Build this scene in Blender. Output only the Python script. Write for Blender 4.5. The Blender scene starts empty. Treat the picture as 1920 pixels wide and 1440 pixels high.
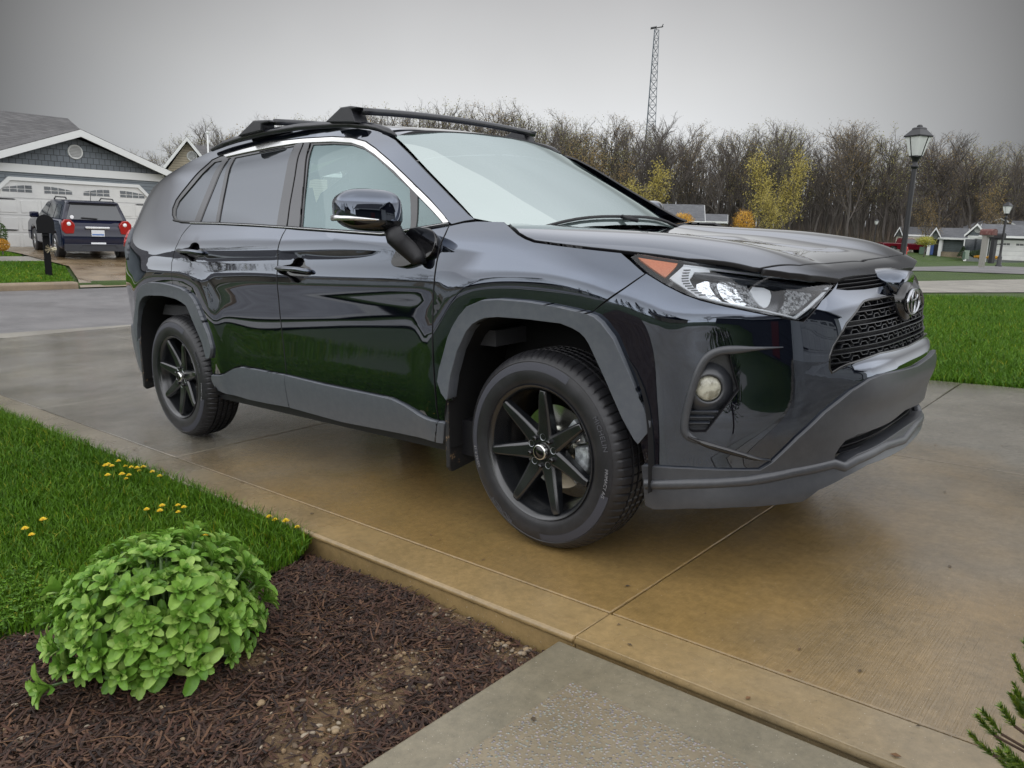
import bpy, bmesh, math, random
import numpy as np
from mathutils import Vector, Matrix
from mathutils.geometry import delaunay_2d_cdt
sc = bpy.context.scene
C = sc.collection
R = math.radians
# ------------------------------------------------------------------ camera, sky, sun
# "car frame": x = forward, y = left, origin under the front axle of the parked car, z = 0 on the driveway slab.
CAM = np.array([1.64722, -2.87487, 1.0792]); FOC = 1440.43
FW = np.array([-0.65412356, 0.73386433, -0.18320897]); RT = np.array([0.74930936, 0.6617655, -0.02453377]); UP = np.array([-0.10323692, 0.15332831, 0.98276781])
NG = np.array([0.05308372, 0.0274769, 0.99821197])          # true vertical seen in the car frame (the driveway slopes)
ex = np.array([1., 0, 0]) - NG * NG[0]; ex /= np.linalg.norm(ex); ey = np.cross(NG, ex)
MW = np.array([ex, ey, NG])                                   # car frame -> world
TILT = Matrix([list(r) for r in MW]).to_4x4()
def W(p): return (MW @ np.asarray(p, float).T).T
cam_d = bpy.data.cameras.new('camera'); cam = bpy.data.objects.new('camera', cam_d); C.objects.link(cam)
rot = Matrix([[RT[i], UP[i], -FW[i]] for i in range(3)]).to_4x4()
cam.matrix_world = TILT @ (Matrix.Translation(Vector(CAM)) @ rot)
cam_d.sensor_fit = 'HORIZONTAL'; cam_d.sensor_width = 36; cam_d.lens = FOC / 1920 * 36
cam_d.clip_start = 0.05; cam_d.clip_end = 3000
sc.camera = cam
sc.view_settings.view_transform = 'Standard'; sc.view_settings.look = 'None'; sc.view_settings.gamma = 1
sc.view_settings.exposure = 0.60
world = bpy.data.worlds.new('World'); sc.world = world; world.use_nodes = True
def build_sky():
    nt = world.node_tree; N = nt.nodes; L = nt.links; N.clear()
    out = N.new('ShaderNodeOutputWorld'); bg = N.new('ShaderNodeBackground'); bg.inputs[1].default_value = 0.1
    sky = N.new('ShaderNodeTexSky'); sky.sky_type = 'NISHITA'; sky.sun_disc = False
    sky.sun_elevation = R(52); sky.sun_rotation = R(150); sky.dust_density = 4; sky.air_density = 1
    bw = N.new('ShaderNodeRGBToBW'); L.new(sky.outputs[0], bw.inputs[0])
    tc = N.new('ShaderNodeTexCoord'); sep = N.new('ShaderNodeSeparateXYZ'); L.new(tc.outputs['Generated'], sep.inputs[0])
    # cloud deck: pale low and overhead; mid band and sides darkened as lens vignetting
    ramp = N.new('ShaderNodeValToRGB'); L.new(sep.outputs[2], ramp.inputs[0])
    cr = ramp.color_ramp; cr.elements[0].position = 0.0; cr.elements[0].color = (0.56, 0.585, 0.61, 1)
    cr.elements[1].position = 0.27; cr.elements[1].color = (0.34, 0.34, 0.345, 1)
    for pz, cc in ((0.09, (0.56, 0.575, 0.59)), (0.18, (0.46, 0.465, 0.47)), (0.31, (0.37, 0.37, 0.38)), (0.36, (0.64, 0.655, 0.69)), (0.50, (0.74, 0.755, 0.80)), (0.95, (0.70, 0.71, 0.74))):
        e = cr.elements.new(pz); e.color = (*cc, 1)
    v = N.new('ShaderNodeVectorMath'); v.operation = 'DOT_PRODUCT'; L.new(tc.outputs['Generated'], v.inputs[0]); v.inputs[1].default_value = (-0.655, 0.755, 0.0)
    def mth(op, a, b=None):
        q = N.new('ShaderNodeMath'); q.operation = op
        for i, t in ((0, a), (1, b)):
            if t is None: continue
            if isinstance(t, (int, float)): q.inputs[i].default_value = t
            else: L.new(t, q.inputs[i])
        return q.outputs[0]
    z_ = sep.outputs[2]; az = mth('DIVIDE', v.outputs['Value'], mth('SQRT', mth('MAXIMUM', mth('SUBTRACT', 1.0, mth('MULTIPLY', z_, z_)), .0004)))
    mr = N.new('ShaderNodeMapRange'); L.new(az, mr.inputs[0]); mr.inputs[1].default_value = 0.835; mr.inputs[2].default_value = 0.99; mr.inputs[3].default_value = 0.20; mr.inputs[4].default_value = 0.98  # dims the sky to both sides, imitating lens vignetting
    mr2 = N.new('ShaderNodeMapRange'); L.new(az, mr2.inputs[0]); mr2.inputs[1].default_value = 0.75; mr2.inputs[2].default_value = 0.3; mr2.inputs[3].default_value = 0.0; mr2.inputs[4].default_value = 1.75  # brightens the unseen sky behind the camera for the paint reflections
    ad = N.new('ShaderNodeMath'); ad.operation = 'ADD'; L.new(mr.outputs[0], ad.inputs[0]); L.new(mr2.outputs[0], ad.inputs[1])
    nz = N.new('ShaderNodeTexNoise'); nz.inputs['Scale'].default_value = 2.2; nz.inputs['Detail'].default_value = 4; L.new(tc.outputs['Generated'], nz.inputs[0])
    mr3 = N.new('ShaderNodeMapRange'); L.new(nz.outputs[0], mr3.inputs[0]); mr3.inputs[1].default_value = 0.3; mr3.inputs[2].default_value = 0.7; mr3.inputs[3].default_value = 0.93; mr3.inputs[4].default_value = 1.07
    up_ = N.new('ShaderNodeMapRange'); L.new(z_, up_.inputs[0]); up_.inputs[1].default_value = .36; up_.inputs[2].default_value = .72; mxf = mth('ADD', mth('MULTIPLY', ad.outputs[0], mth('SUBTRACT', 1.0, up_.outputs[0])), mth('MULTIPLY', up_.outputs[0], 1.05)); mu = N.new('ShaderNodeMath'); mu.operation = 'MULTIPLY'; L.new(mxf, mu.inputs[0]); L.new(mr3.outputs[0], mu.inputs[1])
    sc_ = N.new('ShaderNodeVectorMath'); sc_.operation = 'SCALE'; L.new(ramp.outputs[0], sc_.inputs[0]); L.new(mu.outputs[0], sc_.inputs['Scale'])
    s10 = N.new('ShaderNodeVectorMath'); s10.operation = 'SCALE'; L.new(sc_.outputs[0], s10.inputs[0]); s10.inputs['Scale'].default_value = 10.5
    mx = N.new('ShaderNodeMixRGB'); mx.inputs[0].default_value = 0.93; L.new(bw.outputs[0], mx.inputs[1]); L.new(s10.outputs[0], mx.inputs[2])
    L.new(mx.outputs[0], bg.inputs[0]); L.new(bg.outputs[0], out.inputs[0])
build_sky()
sd = bpy.data.lights.new('sun', 'SUN'); sd.energy = 0.6; sd.angle = R(150); sd.color = (1, 0.965, 0.91)
sun = bpy.data.objects.new('sun', sd); C.objects.link(sun)
sun.rotation_euler = (R(38), 0, R(30))

# ------------------------------------------------------------------ materials
def mat(name, col=(0.5, 0.5, 0.5), rough=0.5, metal=0.0, ior=1.5, noise=None, bump=None, spec=0.5, coat=0, trans=0, tint=None, emis=None, alpha=None, musgrave=None):
    """noise=(scale, colour2, amount lo, hi) mixes a second colour in; bump=(scale, strength, distance)"""
    m = bpy.data.materials.new(name); m.use_nodes = True
    nt = m.node_tree; N = nt.nodes; L = nt.links; b = N['Principled BSDF']
    b.inputs['Base Color'].default_value = (*col, 1); b.inputs['Roughness'].default_value = rough
    b.inputs['Metallic'].default_value = metal; b.inputs['IOR'].default_value = ior; b.inputs['Specular IOR Level'].default_value = spec
    b.inputs['Coat Weight'].default_value = coat; b.inputs['Coat Roughness'].default_value = 0.02
    b.inputs['Transmission Weight'].default_value = trans
    if tint: b.inputs['Specular Tint'].default_value = (*tint, 1)
    if emis: b.inputs['Emission Color'].default_value = (*emis[:3], 1); b.inputs['Emission Strength'].default_value = emis[3]
    if alpha is not None: b.inputs['Alpha'].default_value = alpha
    tc = N.new('ShaderNodeTexCoord')
    if noise:
        n = N.new('ShaderNodeTexNoise'); n.inputs['Scale'].default_value = noise[0]; n.inputs['Detail'].default_value = 6; n.inputs['Roughness'].default_value = 0.65
        L.new(tc.outputs['Object'], n.inputs['Vector'])
        r = N.new('ShaderNodeMapRange'); r.inputs[1].default_value = noise[2]; r.inputs[2].default_value = noise[3]; L.new(n.outputs[0], r.inputs[0])
        x = N.new('ShaderNodeMixRGB'); x.inputs[1].default_value = (*col, 1); x.inputs[2].default_value = (*noise[1], 1); L.new(r.outputs[0], x.inputs[0]); L.new(x.outputs[0], b.inputs['Base Color'])
    if bump:
        n2 = N.new('ShaderNodeTexNoise'); n2.inputs['Scale'].default_value = bump[0]; n2.inputs['Detail'].default_value = 5; L.new(tc.outputs['Object'], n2.inputs['Vector'])
        bp = N.new('ShaderNodeBump'); bp.inputs['Strength'].default_value = bump[1]; bp.inputs['Distance'].default_value = bump[2]
        L.new(n2.outputs[0], bp.inputs['Height']); L.new(bp.outputs[0], b.inputs['Normal'])
    return m
def glass_mat(name, tint, through, ior, rough=0.01, base=None):
    """real thin glazing: fresnel mirror over a tinted see-through sheet"""
    m = bpy.data.materials.new(name); m.use_nodes = True; nt = m.node_tree; N = nt.nodes; L = nt.links; N.clear()
    out = N.new('ShaderNodeOutputMaterial'); fr = N.new('ShaderNodeFresnel'); fr.inputs[0].default_value = ior
    tr = N.new('ShaderNodeBsdfTransparent'); tr.inputs[0].default_value = (*through, 1)
    gl = N.new('ShaderNodeBsdfGlossy'); gl.inputs[0].default_value = (*tint, 1); gl.inputs[1].default_value = rough
    mx = N.new('ShaderNodeMixShader'); L.new(fr.outputs[0], mx.inputs[0])
    if base:
        df = N.new('ShaderNodeBsdfDiffuse'); df.inputs[0].default_value = (*base[:3], 1)
        m2 = N.new('ShaderNodeMixShader'); m2.inputs[0].default_value = base[3]; L.new(tr.outputs[0], m2.inputs[1]); L.new(df.outputs[0], m2.inputs[2]); L.new(m2.outputs[0], mx.inputs[1])
    else: L.new(tr.outputs[0], mx.inputs[1])
    L.new(gl.outputs[0], mx.inputs[2]); L.new(mx.outputs[0], out.inputs[0])
    return m

# ------------------------------------------------------------------ object helpers
def tag(o, label=None, cat=None, group=None, kind=None):
    if label: o['label'] = label
    if cat: o['category'] = cat
    if group: o['group'] = group
    if kind: o['kind'] = kind
    return o
def empty(name, loc=(0, 0, 0), rz=0.0, label=None, cat=None, group=None, mtx=None):
    o = bpy.data.objects.new(name, None); C.objects.link(o)
    if mtx is not None: o.matrix_world = mtx
    else: o.location = loc; o.rotation_euler = (0, 0, rz)
    return tag(o, label, cat, group)
def mesh_obj(name, V, F, m, parent=None, smooth=False, normals=None, mats=None, fmat=None):
    me = bpy.data.meshes.new(name)
    me.from_pydata([tuple(map(float, v)) for v in V], [], [tuple(map(int, f)) for f in F])
    if mats:
        for q in mats: me.materials.append(q)
        if fmat is not None: me.polygons.foreach_set('material_index', np.asarray(fmat, np.int32))
    else: me.materials.append(m)
    if smooth or normals is not None: me.polygons.foreach_set('use_smooth', [True] * len(me.polygons))
    me.update()
    if normals is not None: me.normals_split_custom_set_from_vertices([tuple(map(float, n)) for n in normals])
    o = bpy.data.objects.new(name, me); C.objects.link(o)
    if parent is not None: o.parent = parent
    return o
class MB:
    """mesh builder: collects boxes, tubes, lathes, prisms and links them as ONE mesh"""
    def __init__(s): s.V = []; s.F = []; s.M = []
    def add(s, V, F, mi=0):
        n = len(s.V); s.V += [tuple(v) for v in V]; s.F += [tuple(i + n for i in f) for f in F]; s.M += [mi] * len(F); return s
    def box(s, c, d, rz=0, mi=0, rot=None):
        x, y, z = [k / 2 for k in d]; P = np.array([[a, b, e] for a in (-x, x) for b in (-y, y) for e in (-z, z)])
        if rot is not None: P = P @ np.array(rot.to_3x3()).T
        if rz: P = P @ np.array([[math.cos(rz), math.sin(rz), 0], [-math.sin(rz), math.cos(rz), 0], [0, 0, 1]])
        return s.add(P + np.array(c), [(0, 1, 3, 2), (4, 6, 7, 5), (0, 4, 5, 1), (2, 3, 7, 6), (0, 2, 6, 4), (1, 5, 7, 3)], mi)
    def prism(s, poly, h0, h1, ax=2, mi=0):
        """poly: 2D points; ax: axis of extrusion (the 2D axes are the other two in order)"""
        n = len(poly); V = []
        for h in (h0, h1):
            for a, b in poly:
                p = [a, b]; p.insert(ax, h); V.append(p)
        F = [tuple(range(n))[::-1], tuple(range(n, 2 * n))] + [(i, (i + 1) % n, n + (i + 1) % n, n + i) for i in range(n)]
        return s.add(V, F, mi)
    def tube(s, pts, rad, n=8, mi=0, caps=True, sq=None):
        pts = [np.array(p, float) for p in pts]; rad = [rad] * len(pts) if np.isscalar(rad) else rad
        V = []; F = []; prev = None
        for i, p in enumerate(pts):
            t = pts[min(i + 1, len(pts) - 1)] - pts[max(i - 1, 0)]; t /= max(np.linalg.norm(t), 1e-9)
            if prev is None: a = np.cross(t, [0, 0, 1]) if abs(t[2]) < 0.9 else np.cross(t, [1, 0, 0])
            else: a = prev - t * np.dot(prev, t)
            a /= max(np.linalg.norm(a), 1e-9); prev = a; b = np.cross(t, a)
            for k in range(n):
                q = 2 * math.pi * k / n; r = rad[i]
                ra, rb = (r, r) if sq is None else (r * sq[0], r * sq[1])
                V.append(p + a * math.cos(q) * ra + b * math.sin(q) * rb)
        for i in range(len(pts) - 1):
            for k in range(n): F.append((i * n + k, i * n + (k + 1) % n, (i + 1) * n + (k + 1) % n, (i + 1) * n + k))
        if caps: F += [tuple(range(n))[::-1], tuple(range((len(pts) - 1) * n, len(pts) * n))]
        return s.add(V, F, mi)
    def lathe(s, prof, n=32, c=(0, 0, 0), axis=2, mi=0, closed=False):
        V = []; F = []; m = len(prof)
        for k in range(n):
            q = 2 * math.pi * k / n
            for r, h in prof:
                p = [r * math.cos(q), r * math.sin(q)]; p.insert(axis, h); V.append(np.array(p) + np.array(c))
        for k in range(n):
            for j in range(m - (0 if closed else 1)): F.append((k * m + j, ((k + 1) % n) * m + j, ((k + 1) % n) * m + (j + 1) % m, k * m + (j + 1) % m))
        return s.add(V, F, mi)
    def build(s, name, m, parent=None, smooth=False, mats=None):
        return mesh_obj(name, s.V, s.F, m, parent, smooth, mats=mats, fmat=s.M if mats else None)
def bevel(o, w=0.005, seg=2, ang=35):
    md = o.modifiers.new('bevel', 'BEVEL'); md.width = w; md.segments = seg; md.limit_method = 'ANGLE'; md.angle_limit = R(ang); md.harden_normals = False
    for p in o.data.polygons: p.use_smooth = True
    try: o.data.set_sharp_from_angle(angle=R(ang))
    except Exception: pass
    return o
def autosmooth(o, ang=35):
    for p in o.data.polygons: p.use_smooth = True
    o.data.set_sharp_from_angle(angle=R(ang)); return o
def resample(P, step, closed=True):
    P = [np.array(p, float) for p in P]; out = []
    n = len(P)
    for i in range(n if closed else n - 1):
        a, b = P[i], P[(i + 1) % n]; k = max(1, int(math.ceil(np.linalg.norm(b - a) / step)))
        for j in range(k): out.append(a + (b - a) * j / k)
    if not closed: out.append(P[-1])
    return np.array(out)
def chaikin(P, n=2, closed=True, keep=()):
    P = [np.array(p, float) for p in P]
    for _ in range(n):
        Q = []; m = len(P)
        for i in range(m if closed else m - 1):
            a, b = P[i], P[(i + 1) % m]; Q += [a * .75 + b * .25, a * .25 + b * .75]
        if not closed: Q = [P[0]] + Q[1:-1] + [P[-1]]
        P = Q
    return P
def inside(pts, poly):
    x, y = pts[:, 0], pts[:, 1]; r = np.zeros(len(pts), bool); n = len(poly)
    for i in range(n):
        x1, y1 = poly[i]; x2, y2 = poly[(i + 1) % n]
        c = ((y1 > y) != (y2 > y)); 
        if y1 != y2: r ^= c & (x < (x2 - x1) * (y - y1) / (y2 - y1) + x1)
    return r
def dist_poly(pts, poly):
    d = np.full(len(pts), 1e9); n = len(poly); poly = np.asarray(poly)
    for i in range(n):
        a, b = poly[i], poly[(i + 1) % n]; ab = b - a; l = max(ab @ ab, 1e-12)
        t = np.clip(((pts - a) @ ab) / l, 0, 1); d = np.minimum(d, np.linalg.norm(pts - a - t[:, None] * ab, axis=1))
    return d
def triangulate(outer, holes=(), res=0.03):
    outer = np.asarray(outer, float); lo = outer.min(0); hi = outer.max(0)
    gx = np.arange(lo[0] + res / 2, hi[0], res); gy = np.arange(lo[1] + res / 2, hi[1], res * .9)
    G = np.array([(x + (res / 2 if j % 2 else 0), y) for j, y in enumerate(gy) for x in gx]) if len(gx) and len(gy) else np.zeros((0, 2))
    if len(G):
        k = inside(G, outer) & (dist_poly(G, outer) > res * .45)
        for h in holes: k &= ~inside(G, h) & (dist_poly(G, h) > res * .45)
        G = G[k]
    V = list(outer); E = [(i, (i + 1) % len(outer)) for i in range(len(outer))]
    for h in holes:
        n = len(V); V += list(np.asarray(h)); E += [(n + i, n + (i + 1) % len(h)) for i in range(len(h))]
    V += list(G)
    r = delaunay_2d_cdt([Vector((float(v[0]), float(v[1]))) for v in V], E, [], 0, 1e-6)
    P = np.array([tuple(v) for v in r[0]]); T = [t for t in r[2]]; Cn = np.array([P[list(t)].mean(0) for t in T])
    k = inside(Cn, outer)
    for h in holes: k &= ~inside(Cn, np.asarray(h))
    return P, [T[i] for i in np.nonzero(k)[0]]

# ------------------------------------------------------------------ smooth surfaces of the car body
def spline_basis(t, q):
    """natural cubic spline through nodes t as a linear operator: values @ B(q)"""
    t = np.asarray(t, float); n = len(t); h = np.diff(t)
    A = np.zeros((n, n)); D = np.zeros((n, n)); A[0, 0] = A[-1, -1] = 1
    for i in range(1, n - 1):
        A[i, i - 1] = h[i - 1]; A[i, i] = 2 * (h[i - 1] + h[i]); A[i, i + 1] = h[i]
        D[i, i - 1] = 6 / h[i - 1]; D[i, i] = -6 / h[i - 1] - 6 / h[i]; D[i, i + 1] = 6 / h[i]
    S = np.linalg.solve(A, D)
    q = np.clip(np.asarray(q, float), t[0], t[-1]); i = np.clip(np.searchsorted(t, q) - 1, 0, n - 2)
    a = (t[i + 1] - q) / h[i]; b = (q - t[i]) / h[i]; I = np.eye(n)
    return a[:, None] * I[i] + b[:, None] * I[i + 1] + (((a ** 3 - a) * h[i] ** 2 / 6)[:, None] * S[i] + ((b ** 3 - b) * h[i] ** 2 / 6)[:, None] * S[i + 1])
class Net:
    def __init__(s, u, v, val): s.u, s.v, s.val = u, v, np.array(val, float)
    def __call__(s, u, v):
        u = np.atleast_1d(np.asarray(u, float)); v = np.atleast_1d(np.asarray(v, float))
        return np.sum(spline_basis(s.u, u) * (spline_basis(s.v, v) @ s.val.T), axis=1)
def ray_dir(px, py):
    d = FW * FOC + RT * (px - 960) - UP * (py - 720); return d / np.linalg.norm(d)
class Surf:
    """kind side: y=-f(x,z); top: z=f(x,y); front: radius about the vertical axis x=X0, f(phi,z)"""
    X0 = 0.0
    def __init__(s, kind, f, trange=(0.8, 9)): s.kind, s.f, s.tr = kind, f, trange
    def to3(s, uv):
        uv = np.atleast_2d(uv); u, v = uv[:, 0], uv[:, 1]; f = s.f(u, v)
        if s.kind == 'side': return np.stack([u, -f, v], 1)
        if s.kind == 'top': return np.stack([u, v, f], 1)
        return np.stack([s.X0 + f * np.cos(u), -f * np.sin(u), v], 1)
    def uv(s, P):
        P = np.atleast_2d(P)
        if s.kind == 'side': return P[:, [0, 2]]
        if s.kind == 'top': return P[:, [0, 1]]
        return np.stack([np.arctan2(-P[:, 1], P[:, 0] - s.X0), P[:, 2]], 1)
    def imp(s, P):
        q = s.uv(P); f = s.f(q[:, 0], q[:, 1])
        if s.kind == 'side': return -P[:, 1] - f
        if s.kind == 'top': return P[:, 2] - f
        return np.hypot(P[:, 0] - s.X0, P[:, 1]) - f
    def normal(s, uv):
        uv = np.atleast_2d(uv); e = 2e-3; a = s.to3(uv + [e, 0]) - s.to3(uv - [e, 0]); b = s.to3(uv + [0, e]) - s.to3(uv - [0, e])
        n = np.cross(a, b); n /= np.linalg.norm(n, axis=1)[:, None]
        if s.kind == 'side': n *= np.where(n[:, 1] > 0, -1, 1)[:, None]
        elif s.kind == 'top': n *= np.where(n[:, 2] < 0, -1, 1)[:, None]
        else:
            P = s.to3(uv) - [s.X0, 0, 0]; P[:, 2] = 0; n *= np.where(np.sum(n * P, 1) < 0, -1, 1)[:, None]
        return n
    def px(s, pts, closed_step=None):
        out = []
        for (x, y) in pts:
            d = ray_dir(x, y); t = np.linspace(s.tr[0], s.tr[1], 240); P = CAM + t[:, None] * d; g = s.imp(P)
            k = np.nonzero((g[:-1] > 0) & (g[1:] <= 0))[0]
            if not len(k): k = [int(np.argmin(np.abs(g)))]; k[0] = min(k[0], 238)
            a, b = t[k[0]], t[k[0] + 1]
            for _ in range(24):
                m = (a + b) / 2; gm = s.imp((CAM + m * d)[None])[0]
                if gm > 0: a = m
                else: b = m
            out.append(s.uv((CAM + (a + b) / 2 * d)[None])[0])
        return np.array(out)
def panel(name, surf, poly, m, parent, holes=(), off=0.0, lip=0.014, res=0.03, edge=0.015, mirror=0, inset=0.0, crown=0.0):
    """a sheet-metal panel cut from a surface, with rounded rolled edges. poly/holes are uv outlines. mirror=1 builds the other side."""
    poly = resample(poly, edge); holes = [resample(h, edge) for h in holes]
    P, T = triangulate(poly, holes, res)
    X = surf.to3(P); N = surf.normal(P); dd = np.full(len(P), off)
    if crown:
        d = dist_poly(P, poly); dd = dd + crown * (1 - np.exp(-(d / 0.02)))
    X = X + N * dd[:, None]; Nv = N.copy(); F = []
    for t in T:
        a, b, c = X[list(t)]; F.append(tuple(t) if np.dot(np.cross(b - a, c - a), N[t[0]]) > 0 else tuple(t[::-1]))
    V = list(X); NN = list(Nv); nf0 = len(F)
    if lip > 0:
        from collections import defaultdict
        cnt = defaultdict(int)
        for f in F:
            for i in range(len(f)): cnt[(f[i], f[(i + 1) % len(f)])] += 1
        be = [e for e in cnt if (e[1], e[0]) not in cnt]; tn = defaultdict(lambda: np.zeros(3))
        for a, b in be:
            t = X[b] - X[a]; o = np.cross(t, N[a]); tn[a] = tn[a] + o; tn[b] = tn[b] + o
        i1 = {}; i2 = {}
        r1 = min(0.0022, lip * .4)
        for k, o in tn.items():
            o = o / max(np.linalg.norm(o), 1e-9)
            i1[k] = len(V); V.append(X[k] + o * r1 * .7 - N[k] * r1); NN.append((o + N[k] * .35) / np.linalg.norm(o + N[k] * .35))
            i2[k] = len(V); V.append(X[k] + o * r1 * .7 - N[k] * lip); NN.append(o)
        F += [(b, a, i1[a], i1[b]) for a, b in be]; F += [(i1[b], i1[a], i2[a], i2[b]) for a, b in be]
    V = np.array(V); NN = np.array(NN)
    if mirror: V = V * [1, -1, 1]; NN = NN * [1, -1, 1]; F = [tuple(f[::-1]) for f in F]
    if 'paint' in m.name: return mesh_obj(name, V, F, m, parent, normals=NN, mats=[m, M['black']], fmat=[0] * nf0 + [1] * (len(F) - nf0))
    return mesh_obj(name, V, F, m, parent, normals=NN)
def strip(name, surf, line, width, m, parent, off=0.004, thick=0.008, mirror=0, closed=False, step=0.02, prof=None, mb=None):
    """a raised moulding that follows a uv polyline on a surface; width may vary along it"""
    P = resample(line, step, closed); n = len(P); X = surf.to3(P); N = surf.normal(P)
    if closed: T = np.roll(X, -1, 0) - np.roll(X, 1, 0)
    else: T = np.gradient(X, axis=0)
    T /= np.linalg.norm(T, axis=1)[:, None]; B = np.cross(N, T); V = []; F = []
    w = np.interp(np.linspace(0, 1, n), np.linspace(0, 1, len(width)), width) if not np.isscalar(width) else np.full(n, width)
    pr = prof or [(-.5, -1), (-.5, 0), (-.38, .5), (-.15, .75), (.15, .75), (.38, .5), (.5, 0), (.5, -1)]
    k = len(pr)
    for i in range(n):
        for a, h in pr: V.append(X[i] + B[i] * a * w[i] + N[i] * (off + h * thick))
    for i in range(n if closed else n - 1):
        j = (i + 1) % n
        for q in range(k - 1): F.append((i * k + q, j * k + q, j * k + q + 1, i * k + q + 1))
    if not closed: F += [tuple(range(k)), tuple(range((n - 1) * k, n * k))[::-1]]
    V = np.array(V)
    F = [f[::-1] for f in F]
    if mirror: V = V * [1, -1, 1]; F = [f[::-1] for f in F]
    if mb is not None: mb.add(V, F); return None
    o = mesh_obj(name, V, F, m, parent); return autosmooth(o, 40)
# ------------------------------------------------------------------ the parked SUV
M = {}
M['paint'] = mat('black_paint', (0.0015, 0.002, 0.005), 0.02, ior=2.15, tint=(0.66, 0.78, 1.0), coat=.8)
M['gloss'] = mat('gloss_black_trim', (0.004, 0.004, 0.005), 0.06, ior=1.7)
M['clad'] = mat('grey_plastic_cladding', (0.085, 0.095, 0.112), 0.40, ior=1.6, noise=(35, (0.105, 0.115, 0.13), 0.4, 0.7), bump=(900, 0.12, 0.001))
M['clad2'] = mat('charcoal_bumper_plastic', (0.038, 0.041, 0.048), 0.34, ior=1.65, noise=(30, (0.05, 0.053, 0.06), 0.4, 0.7), bump=(900, 0.12, 0.001))
M['black'] = mat('black_plastic', (0.006, 0.006, 0.008), 0.5)
M['liner'] = mat('wheel_well_liner', (0.006, 0.006, 0.007), 0.85, noise=(60, (0.03, 0.022, 0.012), 0.62, 0.8))
M['chrome'] = mat('bright_trim', (0.78, 0.78, 0.76), 0.16, metal=1)
M['satin'] = mat('satin_silver', (0.75, 0.75, 0.76), 0.25, metal=0.9)
M['glass_dark'] = glass_mat('privacy_glass', (0.86, 0.9, 0.95), (0.05, 0.055, 0.06), 2.2, base=(0.02, 0.022, 0.025, 0.75))
M['glass_front'] = glass_mat('door_glass', (0.82, 0.97, 0.98), (0.50, 0.62, 0.60), 2.1, base=(0.14, 0.24, 0.24, 0.30))
M['glass_ws'] = glass_mat('windscreen_glass', (0.90, 1.0, 0.985), (0.45, 0.55, 0.53), 5.5, base=(0.25, 0.33, 0.32, 0.30))
M['lens'] = glass_mat('clear_lamp_cover', (1, 1, 1), (0.93, 0.95, 0.97), 1.5)
M['amber'] = mat('amber_reflector', (0.62, 0.16, 0.06), 0.25, noise=(220, (0.75, 0.26, 0.1), 0.3, 0.7))
M['red'] = mat('red_lamp', (0.55, 0.05, 0.05), 0.15)
M['mirror_chrome'] = mat('lamp_reflector', (0.80, 0.82, 0.84), 0.12, metal=1, bump=(45, 0.6, 0.01))
M['facet'] = mat('faceted_reflector', (0.8, 0.82, 0.84), 0.12, metal=.6, noise=(90, (.10, .11, .12), .46, .56), bump=(120, 1.0, 0.02))
M['white_lens'] = mat('light_guide', (0.80, 0.82, 0.84), 0.3)
M['lampdark'] = mat('lamp_bezel', (0.03, 0.035, 0.045), 0.25, ior=1.8)
M['tyre'] = mat('tyre_rubber', (0.014, 0.014, 0.016), 0.42, noise=(12, (0.026, 0.026, 0.03), 0.4, 0.7), bump=(300, 0.15, 0.001))
M['tyre_mark'] = mat('tyre_lettering', (0.085, 0.087, 0.10), 0.5)
M['tyre_band'] = mat('tyre_ribbed_band', (0.045, 0.047, 0.06), 0.6)
M['rim'] = mat('satin_black_wheel', (0.010, 0.011, 0.013), 0.24, ior=1.75)
M['disc'] = mat('brake_disc', (0.60, 0.60, 0.56), 0.22, metal=1)
M['caliper'] = mat('caliper_alloy', (0.62, 0.66, 0.68), 0.45, metal=0.3, noise=(40, (0.25, 0.27, 0.28), 0.4, 0.6))
M['seat'] = mat('seat_fabric', (0.05, 0.05, 0.055), 0.9)
M['dirt'] = mat('mud_splash', (0.16, 0.12, 0.07), 0.95)
M['flap'] = mat('mud_flap_rubber', (0.012, 0.012, 0.013), 0.6, noise=(55, (0.20, 0.13, 0.07), 0.58, 0.68))

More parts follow.
